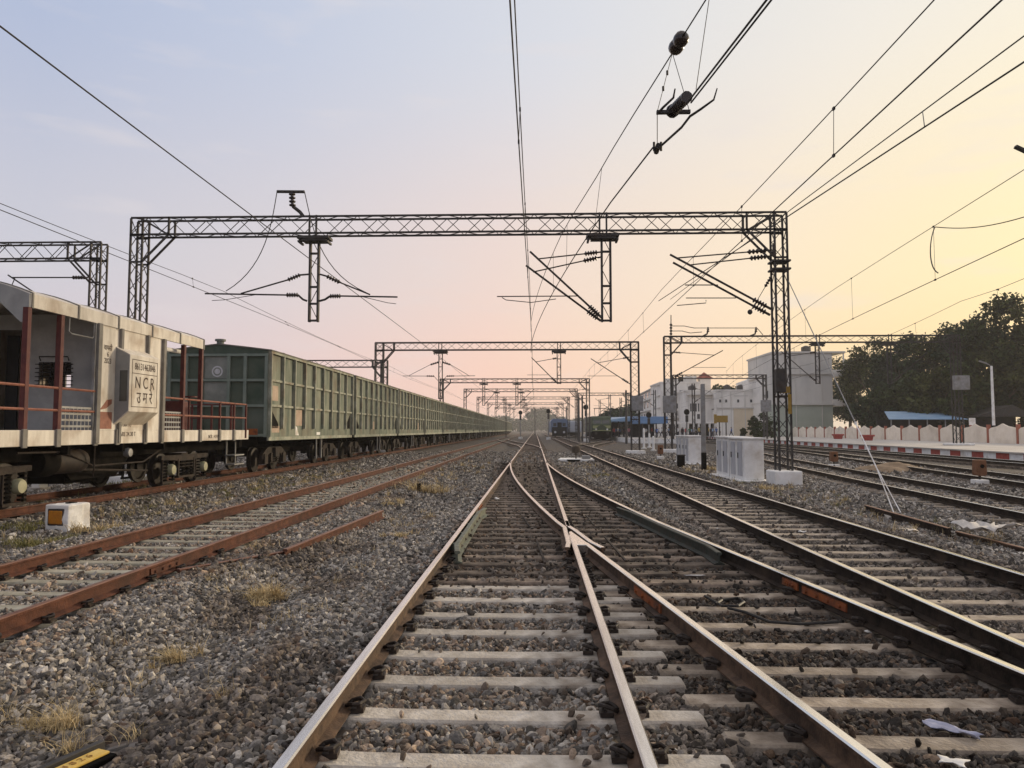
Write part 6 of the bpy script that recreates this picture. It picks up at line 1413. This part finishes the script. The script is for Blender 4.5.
spots = [(850, 356, 166, 7.0, 'bushy dark tree directly right of the tall grey-white building'), (876, 338, 132, 5.6, 'dark tree above the left end of the blue shed roof, second from the building'), (900, 342, 122, 5.2, 'dark tree behind the hanging post of the right portal'), (924, 333, 126, 6.0, 'dark tree rising over the blue shed roof just left of the portal mast'),
         (954, 322, 116, 6.2, 'dark tree directly behind the platform portal mast'), (984, 314, 110, 6.0, 'tall dark tree behind the white lamp post'), (1012, 296, 106, 6.4, 'tallest dark tree at the right edge of the sky'), (1042, 286, 104, 6.5, 'dark tree half cut by the right edge'),
         (862, 368, 156, 5.2, 'lower dark tree behind the fence right of the balconies'), (912, 374, 108, 4.6, 'lower dark tree just above the blue shed roof'), (940, 366, 104, 4.4, 'lower dark tree left of the platform portal mast'), (886, 384, 114, 3.8, 'low dark tree at the left end of the blue shed'), (968, 360, 102, 4.6, 'lower dark tree between portal mast and lamp post'), (1000, 350, 103, 4.8, 'lower dark tree right of the lamp post'), (1030, 350, 101, 4.6, 'low dark tree at the right edge behind the dark shelter')]
for i, (px, py, Y, rad, lab) in enumerate(spots):
    tree(lab, at_y(px, 420, Y).x, Y, top_h(px, py, Y), rad, 40 + i, 7500, .30, ('leaf', 'leaf_b', 'leaf_c')[(i * 7) % 3], crown_base=.10 if rad < 5 else .18)
# hazy trees at the end of the line and behind the station
for i, (px, py, Y, rad, lab) in enumerate(((520, 420, 780, 12, 'hazy grey tree at the end of the goods train'), (531, 414, 800, 15, 'hazy tree left of the vanishing rails'), (541, 409, 820, 17, 'tallest hazy tree above the vanishing rails'), (551, 415, 810, 14, 'hazy tree right of the vanishing rails'), (563, 418, 850, 15, 'faint tree beyond the blue coach'), (500, 417, 830, 16, 'faint tree peeping over the far wagons'),
        (616, 410, 205, 6, 'green tree behind the locomotive and the blue roof'), (630, 407, 215, 7, 'green tree behind the pale blue platform roof'), (606, 416, 230, 6, 'low tree directly behind the locomotive'), (585, 419, 620, 12, 'faint tree behind the pale coach'))):
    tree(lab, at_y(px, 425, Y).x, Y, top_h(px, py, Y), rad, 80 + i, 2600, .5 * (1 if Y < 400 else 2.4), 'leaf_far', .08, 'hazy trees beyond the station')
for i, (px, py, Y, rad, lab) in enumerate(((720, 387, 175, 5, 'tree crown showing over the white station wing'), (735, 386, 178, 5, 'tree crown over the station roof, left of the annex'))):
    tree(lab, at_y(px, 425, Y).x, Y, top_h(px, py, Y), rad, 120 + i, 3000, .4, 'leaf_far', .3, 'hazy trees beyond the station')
# planted shrubs before the annex
for i, (px, py, Y, rad, lab) in enumerate(((743, 428, 118, .5, 'slim dark cypress bush left of the shrub group'), (754, 415, 116, 1.1, 'rounded shrub beneath the small portal mast'), (763, 413, 118, 1.7, 'largest round shrub before the pale annex'), (771, 420, 114, 1.3, 'shrub right beside the near portal mast'), (758, 426, 112, 1.0, 'low spreading plant in front of the shrubs'))):
    tree(lab, at_y(px, 430, Y).x, Y, top_h(px, py, Y) - .66, rad, 140 + i, 1100, .16, 'leaf', .0, 'planted shrubs on the platform', 'shrub', .66)

# ------------------------------------------------------------------ grass tufts
def tuft(label, px, py, n, rad, h, mat, seed, grp='dry grass tufts in the ballast'):
    g_ = np.random.default_rng(seed); c = at_z(px, py, .06); k = 4
    cc_ = g_.normal(0, rad * .5, (9, 2)); ci = g_.integers(0, 9, n); hk = g_.uniform(.35, 1.25, 9)[ci]; x = cc_[ci, 0] + g_.normal(0, rad * .14, n); y = cc_[ci, 1] + g_.normal(0, rad * .12, n); hh = h * hk * g_.uniform(.3, 1.1, n); a = g_.uniform(0, 2 * math.pi, n); lean = np.abs(g_.normal(0, 1.25, n)); w = g_.uniform(.0016, .0034, n) * (c.y / 5)
    V = []; Fc = []
    d = np.stack([np.cos(a), np.sin(a)], 1); s = np.stack([-d[:, 1], d[:, 0]], 1)
    for j in range(k):
        t = j / (k - 1); off = (lean * hh * t ** 1.8)[:, None] * d; z = hh * (t - .28 * t * t * np.clip(lean, 0, 1.5)); ww = (w * (1 - t * .85))[:, None] * s
        b = np.stack([x, y], 1) + off
        V.append(np.concatenate([b - ww, z[:, None]], 1)); V.append(np.concatenate([b + ww, z[:, None]], 1))
    V = np.stack(V, 1)                                            # n, 2k, 3
    base = (np.arange(n) * 2 * k)[:, None]
    q = np.concatenate([np.stack([base[:, 0] + 2 * j, base[:, 0] + 2 * j + 1, base[:, 0] + 2 * j + 3, base[:, 0] + 2 * j + 2], 1) for j in range(k - 1)], 0)
    o = raw_mesh('grass_tuft', V.reshape(-1, 3), q, mat); o.location = (c.x, c.y, float(gz(c.x, c.y)) + .03)
    tag(o, label, 'grass tuft', grp)
tuft('dry straw tuft just right of the rusty siding, largest in the stones', 263, 599, 800, .34, .20, 'grass', 1)
tuft('small dry tuft in the stones near the lower left', 172, 660, 380, .18, .15, 'grass', 2)
tuft('spreading dry tuft near the lower left corner behind the yellow plate', 60, 722, 800, .32, .17, 'grass', 3)
tuft('yellowish tuft by a short dark peg between siding and main track', 430, 494, 520, .5, .42, 'grass', 4)
tuft('thin straw patch beyond the end of the loose rail', 392, 507, 320, .35, .14, 'grass', 5)
tuft('faint straw patch halfway to the green check rail', 402, 543, 260, .22, .13, 'grass', 6)
tuft('greenish grass before the whitewashed block', 50, 541, 620, .75, .15, 'grass_green', 7)
tuft('dry grass right of the whitewashed block', 104, 531, 420, .4, .22, 'grass', 8)
tuft('greenish grass left of the whitewashed block at the edge', 12, 531, 520, .65, .17, 'grass_green', 9)
tuft('straw growing at the foot of the nearest relay cabinet', 768, 489, 240, .5, .2, 'grass', 10)
tuft('straw between the two rows of relay cabinets', 709, 470, 260, .6, .3, 'grass', 11)
tuft('straw on the sandy heap before the platform tracks', 893, 469, 300, 1.0, .16, 'grass', 12)
tuft('grass under the guard van near its far bogie', 128, 486, 520, 1.2, .26, 'grass_green', 13)
tuft('grass under the guard van near its tank', 60, 482, 520, 1.2, .26, 'grass_green', 14)
tuft('greenish patch between the turnout and the running track', 604, 477, 220, .5, .10, 'grass_green', 15)

# sparse dead weeds along the track edges: nobody could count these blades
def weeds(label, zones, mat, seed):
    g_ = np.random.default_rng(seed); P = []
    for (x0, x1, y0, y1, nc, h) in zones:
        for _ in range(nc):
            cx_, cy_ = g_.uniform(x0, x1), g_.uniform(y0, y1); m = g_.integers(6, 34); sp = g_.uniform(.02, .11)
            for _ in range(m): P.append((cx_ + g_.normal(0, sp), cy_ + g_.normal(0, sp), h * g_.uniform(.3, 1.2), g_.uniform(0, 6.28), abs(g_.normal(0, 1.1)), g_.uniform(.0014, .003) * max(1, cy_ / 6)))
    P = np.array(P); V = []; n = len(P); k = 4
    d = np.stack([np.cos(P[:, 3]), np.sin(P[:, 3])], 1); s = np.stack([-d[:, 1], d[:, 0]], 1); z0 = gz(P[:, 0], P[:, 1]) + .01
    for j in range(k):
        t = j / (k - 1); b = P[:, :2] + (P[:, 4] * P[:, 2] * t ** 1.7)[:, None] * d; z = z0 + P[:, 2] * (t - .3 * t * t * np.clip(P[:, 4], 0, 1.5)); ww = (P[:, 5] * (1 - .85 * t))[:, None] * s
        V.append(np.concatenate([b - ww, z[:, None]], 1)); V.append(np.concatenate([b + ww, z[:, None]], 1))
    base = np.arange(n) * 2 * k
    q = np.concatenate([np.stack([base + 2 * j, base + 2 * j + 1, base + 2 * j + 3, base + 2 * j + 2], 1) for j in range(k - 1)], 0)
    o = raw_mesh('dry_weeds', np.stack(V, 1).reshape(-1, 3), q, mat); tag(o, label, 'weeds', kind='stuff')
weeds('thin dead weeds scattered in the ballast beside the tracks', [(-4.1, -1.9, 3.3, 16, 55, .13), (-4.3, -2.2, 16, 40, 40, .22), (-9.6, -7.2, 9, 34, 90, .16), (5.9, 8.6, 12, 40, 60, .2), (1.4, 2.9, 22, 40, 25, .16)], 'grass', 5)
weeds('greenish low weeds scattered between siding and goods train', [(-9.8, -7.4, 10, 40, 110, .12), (-13.8, -10.0, 14, 28, 50, .16), (6.2, 8.4, 14, 40, 40, .14)], 'grass_green', 6)

# ------------------------------------------------------------------ litter and small things
def crumple(name, label, cat, px, py, sx, sy, hz_, mat, seed, rot=0, z=.10, grp=None, n=9):
    g_ = np.random.default_rng(seed); c = at_z(px, py, z); mb = MB()
    H = g_.uniform(0, 1, (n, n)); H = (H + np.roll(H, 1, 0) + np.roll(H, 1, 1)) / 3
    vs = []; 
    for i in range(n):
        for j in range(n):
            u, v = i / (n - 1) - .5, j / (n - 1) - .5
            e = 1 + .25 * math.sin(5 * u + seed) * math.cos(4 * v + seed * 2)
            X_, Y_ = u * sx * e, v * sy * (1 + .3 * math.sin(6 * u + seed)); vs.append((c.x + X_ * math.cos(rot) - Y_ * math.sin(rot), c.y + X_ * math.sin(rot) + Y_ * math.cos(rot), z + H[i, j] * hz_))
    fs = [(i * n + j, (i + 1) * n + j, (i + 1) * n + j + 1, i * n + j + 1) for i in range(n - 1) for j in range(n - 1)]
    mb.add(vs, fs); o = mb.build(name, mat, None); so = o.modifiers.new('thick', 'SOLIDIFY'); so.thickness = .004; o.data.polygons.foreach_set('use_smooth', [True] * len(o.data.polygons))
    tag(o, label, cat, grp); return o
crumple('rag', 'lilac grey rag lying on stones at the lower right', 'rag', 952, 733, .30, .08, .05, 'cloth', 3, R(-52), .11)
crumple('paper_sheet', 'cream paper sheet at the bottom edge, lower right', 'paper', 953, 763, .13, .09, .015, 'paper', 5, R(-30), .145)
crumple('rag', 'flat pale rag between the sleepers right of the frog', 'rag', 697, 575, .32, .16, .02, 'sack', 8, R(10), .12)
crumple('sack', 'pale sack lying against the half buried rail at right', 'sack', 983, 534, 1.0, .5, .24, 'sack', 9, R(15), .16)
crumple('sack', 'small yellowish rag beside the running track', 'rag', 902, 533, .45, .25, .10, 'fence_cream', 10, R(5), .08)
for i, (px, py, s, lab) in enumerate(((803, 533, .12, 'white paper scrap left of the running track, right of the green check rail'), (718, 530, .10, 'white scrap just right of the dark green check rail'), (714, 562, .09, 'white scrap on a sleeper before the check rail'), (812, 561, .12, 'white paper scrap between turnout rail and running track'), (904, 648, .07, 'small white scrap beside the right turnout rail'), (868, 633, .05, 'tiny white scrap left of the right turnout rail'), (1020, 556, .13, 'white scrap at the right edge beside the half buried rail'), (655, 628, .05, 'tiny white stick between frog rails'), (497, 500, .16, 'white scrap in the middle of the main track'), (70, 524, .05, 'tiny white scrap by the whitewashed block'), (290, 478, .14, 'white scrap beside the goods train track'), (584, 547, .07, 'white scrap in the crossing'))):
    crumple('paper_scrap', lab, 'paper scrap', px, py, s, s * .7, s * .5, 'paper', 20 + i, R(37 * i), .11, 'white paper scraps in the ballast', 5)
for pts, lab in (([(705, 596), (712, 600), (722, 606), (738, 606), (744, 602), (738, 598), (722, 600), (716, 604)], 'black cable coil lying between the turnout rails'), ([(728, 608), (745, 612), (770, 622), (800, 624), (838, 622)], 'long black cable trailing from the coil to the right rail')):
    mb = MB(); mb.tube([at_z(x, y, .15) for x, y in pts], .014 if 'coil' in lab else .009, 6); tag(mb.build('cable', 'cable', None), lab, 'cable')
for a, b, lab in (((524, 518), (530, 527), 'short iron rod on the sleepers left of the frog'), ((537, 541), (545, 563), 'longer iron rod lying beside the frog'), ((605, 537), (626, 561), 'iron rod lying right of the frog'), ((586, 515), (594, 525), 'small iron rod above the crossing nose')):
    mb = MB(); mb.bar(at_z(*a, .165), at_z(*b, .165), .028, .02); tag(mb.build('iron_rod', 'bogie', None), lab, 'iron rod', 'iron rods in the turnout')
p = at_z(419, 494, .06); mb = MB(); mb.prism([(p.x - .05, p.y - .05), (p.x + .05, p.y - .05), (p.x + .05, p.y + .05), (p.x - .05, p.y + .05)], 2, -.05, .36); tag(mb.build('peg', 'black_paint', None, bevel=.01), 'short dark peg standing by the yellowish tuft', 'peg')
p = at_z(411, 499, .06); mb = MB(); mb.prism([(p.x - .10, p.y - .05), (p.x + .08, p.y - .07), (p.x + .10, p.y + .05), (p.x - .07, p.y + .06)], 2, -.05, .17); tag(mb.build('iron_block', 'black_paint', None, bevel=.02), 'small dark iron block left of the short peg', 'block')
# grey trunk box and white stones beyond the train
p = at_z(41, 489, .06); t = thing('pillar_post', 'square pale concrete pillar seen under the guard van', 'post', (p.x, p.y, 0)); q = at_y(35.5, 489, p.y); r_ = at_y(45, 459, p.y)
mb = MB(); mb.box((q.x, p.y - .2, 0), (r_.x, p.y + .2, r_.z)); mb.build('shaft', 'b_grey', t, bevel=.03); mb = MB(); mb.box((q.x - .06, p.y - .26, -.02), (r_.x + .06, p.y + .26, .12)); mb.build('foot', 'concrete', t, bevel=.02)
mb = MB(); p = at_z(893, 471, .05); hv = []
nn_ = 14
for i in range(nn_ + 1):
    for j in range(nn_ + 1):
        u, v = i / nn_ * 2 - 1, j / nn_ * 2 - 1; d_ = min(1, math.hypot(u, v)); hv.append((p.x + u * 1.9, p.y + v * 2.2, .0 + .42 * (1 - d_) ** .8 * (1 + .25 * math.sin(9 * u + 4 * v))))
mb.add(hv, [(i * (nn_ + 1) + j, (i + 1) * (nn_ + 1) + j, (i + 1) * (nn_ + 1) + j + 1, i * (nn_ + 1) + j + 1) for i in range(nn_) for j in range(nn_)])
MT['sand'] = material('sand_heap', (.20, .14, .085), (.28, .20, .13), .95, 0, 4, .5, 30)
tag(mb.build('sand_heap', 'sand', None, smooth=True), 'low brown sand heap before the platform tracks', 'sand heap')
# ------------------------------------------------------------------ sky, sun, air
SUN_AZ, SUN_EL = R(52), R(13)
w = bpy.data.worlds.new('World'); SC.world = w; w.use_nodes = True
n = w.node_tree.nodes; l = w.node_tree.links; bg_ = n['Background']; bg_.inputs['Strength'].default_value = .1
sky = n.new('ShaderNodeTexSky'); sky.sky_type = 'NISHITA'; sky.sun_disc = False; sky.sun_elevation = SUN_EL; sky.sun_rotation = SUN_AZ; sky.dust_density = 3.5; sky.air_density = 1.2
tc = n.new('ShaderNodeTexCoord'); nm = n.new('ShaderNodeVectorMath'); nm.operation = 'NORMALIZE'; l.new(tc.outputs['Generated'], nm.inputs[0])
sx = n.new('ShaderNodeSeparateXYZ'); l.new(nm.outputs['Vector'], sx.inputs['Vector'])
dt = n.new('ShaderNodeVectorMath'); dt.operation = 'DOT_PRODUCT'; dt.inputs[1].default_value = (math.sin(R(58)), math.cos(R(58)), 0); l.new(nm.outputs['Vector'], dt.inputs[0])
azm = n.new('ShaderNodeMapRange'); azm.inputs['From Min'].default_value = -.05; azm.inputs['From Max'].default_value = .95; l.new(dt.outputs['Value'], azm.inputs['Value'])
def ramp(stops):
    r = n.new('ShaderNodeValToRGB'); e = r.color_ramp.elements
    e[0].position = stops[0][0]; e[0].color = c4(lin(stops[0][1])); e[1].position = stops[-1][0]; e[1].color = c4(lin(stops[-1][1]))
    for p, c in stops[1:-1]: k = e.new(p); k.color = c4(lin(c))
    r.color_ramp.interpolation = 'EASE' if False else 'LINEAR'
    l.new(azm.outputs['Result'], r.inputs['Fac']); return r.outputs['Color']
hor = ramp([(0, (218, 203, 207)), (.25, (232, 207, 205)), (.52, (252, 211, 193)), (.75, (254, 220, 186)), (1, (255, 225, 160))])
mid = ramp([(0, (206, 205, 215)), (.25, (219, 211, 214)), (.52, (239, 217, 208)), (.78, (252, 231, 203)), (1, (255, 237, 180))])
upp = ramp([(0, (178, 190, 217)), (.25, (197, 205, 224)), (.55, (220, 222, 229)), (.8, (240, 235, 226)), (1, (252, 242, 214))])
zen = ramp([(0, (232, 224, 221)), (.5, (238, 230, 226)), (1, (248, 238, 224))])
def mixz(a, b, z0, z1):
    m = n.new('ShaderNodeMapRange'); m.interpolation_type = 'SMOOTHSTEP'; m.inputs['From Min'].default_value = z0; m.inputs['From Max'].default_value = z1; l.new(sx.outputs['Z'], m.inputs['Value'])
    x = n.new('ShaderNodeMixRGB'); l.new(m.outputs['Result'], x.inputs['Fac']); l.new(a, x.inputs['Color1']); l.new(b, x.inputs['Color2']); return x.outputs['Color']
c = mixz(hor, mid, .04, .22); c = mixz(c, upp, .18, .50); c = mixz(c, zen, .52, .85)
# a thin streak of cloud low at the left
cm = n.new('ShaderNodeMapping'); cm.inputs['Scale'].default_value = (2.2, 2.2, 11); l.new(nm.outputs['Vector'], cm.inputs['Vector'])
cn = n.new('ShaderNodeTexNoise'); cn.inputs['Scale'].default_value = 2.6; cn.inputs['Detail'].default_value = 6; l.new(cm.outputs['Vector'], cn.inputs['Vector'])
cr = n.new('ShaderNodeMapRange'); cr.inputs['From Min'].default_value = .56; cr.inputs['From Max'].default_value = .75; cr.inputs['To Max'].default_value = .35; l.new(cn.outputs['Fac'], cr.inputs['Value'])
cx = n.new('ShaderNodeMixRGB'); cx.inputs['Color2'].default_value = c4(lin((230, 222, 222))); l.new(cr.outputs['Result'], cx.inputs['Fac']); l.new(c, cx.inputs['Color1'])
sc10 = n.new('ShaderNodeVectorMath'); sc10.operation = 'SCALE'; sc10.inputs['Scale'].default_value = 10.4; l.new(cx.outputs['Color'], sc10.inputs[0])
fin = n.new('ShaderNodeMixRGB'); fin.inputs['Fac'].default_value = .05; l.new(sc10.outputs['Vector'], fin.inputs['Color1']); l.new(sky.outputs['Color'], fin.inputs['Color2'])
l.new(fin.outputs['Color'], bg_.inputs['Color'])
sd_ = bpy.data.lights.new('sun', 'SUN'); sd_.energy = 2.8; sd_.angle = R(8); sd_.color = (1, .82, .58); so_ = bpy.data.objects.new('sun', sd_); COL.objects.link(so_)
so_.rotation_euler = Vector((math.sin(SUN_AZ) * math.cos(SUN_EL), math.cos(SUN_AZ) * math.cos(SUN_EL), math.sin(SUN_EL))).to_track_quat('Z', 'Y').to_euler()
# evening haze: one even box of air round everything
HAZE = .00036
if HAZE:
    hm = bpy.data.materials.new('haze'); hm.use_nodes = True; hn = hm.node_tree.nodes; hn.remove(hn['Principled BSDF'])
    pv = hn.new('ShaderNodeVolumePrincipled'); pv.inputs['Density'].default_value = HAZE; pv.inputs['Color'].default_value = (1, .97, .95, 1); pv.inputs['Anisotropy'].default_value = .2
    hm.node_tree.links.new(pv.outputs['Volume'], hn['Material Output'].inputs['Volume']); MT['haze'] = hm
    mb = MB(); mb.box((-1600, -350, -1.2), (1600, 2600, 26)); tag(mb.build('haze', 'haze', None), 'pale evening haze thickening with distance', 'haze', kind='stuff')

SC.view_settings.view_transform = 'Standard'; SC.view_settings.look = 'None'; SC.view_settings.exposure = 0; SC.view_settings.gamma = 1
SC.render.engine = 'CYCLES'; cy = SC.cycles
cy.use_denoising = True
try: cy.denoiser = 'OPENIMAGEDENOISE'; cy.denoising_input_passes = 'RGB_ALBEDO_NORMAL'
except Exception: pass
cy.max_bounces = 5; cy.diffuse_bounces = 3; cy.glossy_bounces = 3; cy.transmission_bounces = 2; cy.volume_bounces = 1; cy.transparent_max_bounces = 4; cy.caustics_reflective = False; cy.caustics_refractive = False
cy.volume_step_rate = 10; cy.use_adaptive_sampling = True; cy.adaptive_threshold = .015; cy.sample_clamp_indirect = 6
SC.render.resolution_x = 1024; SC.render.resolution_y = 768
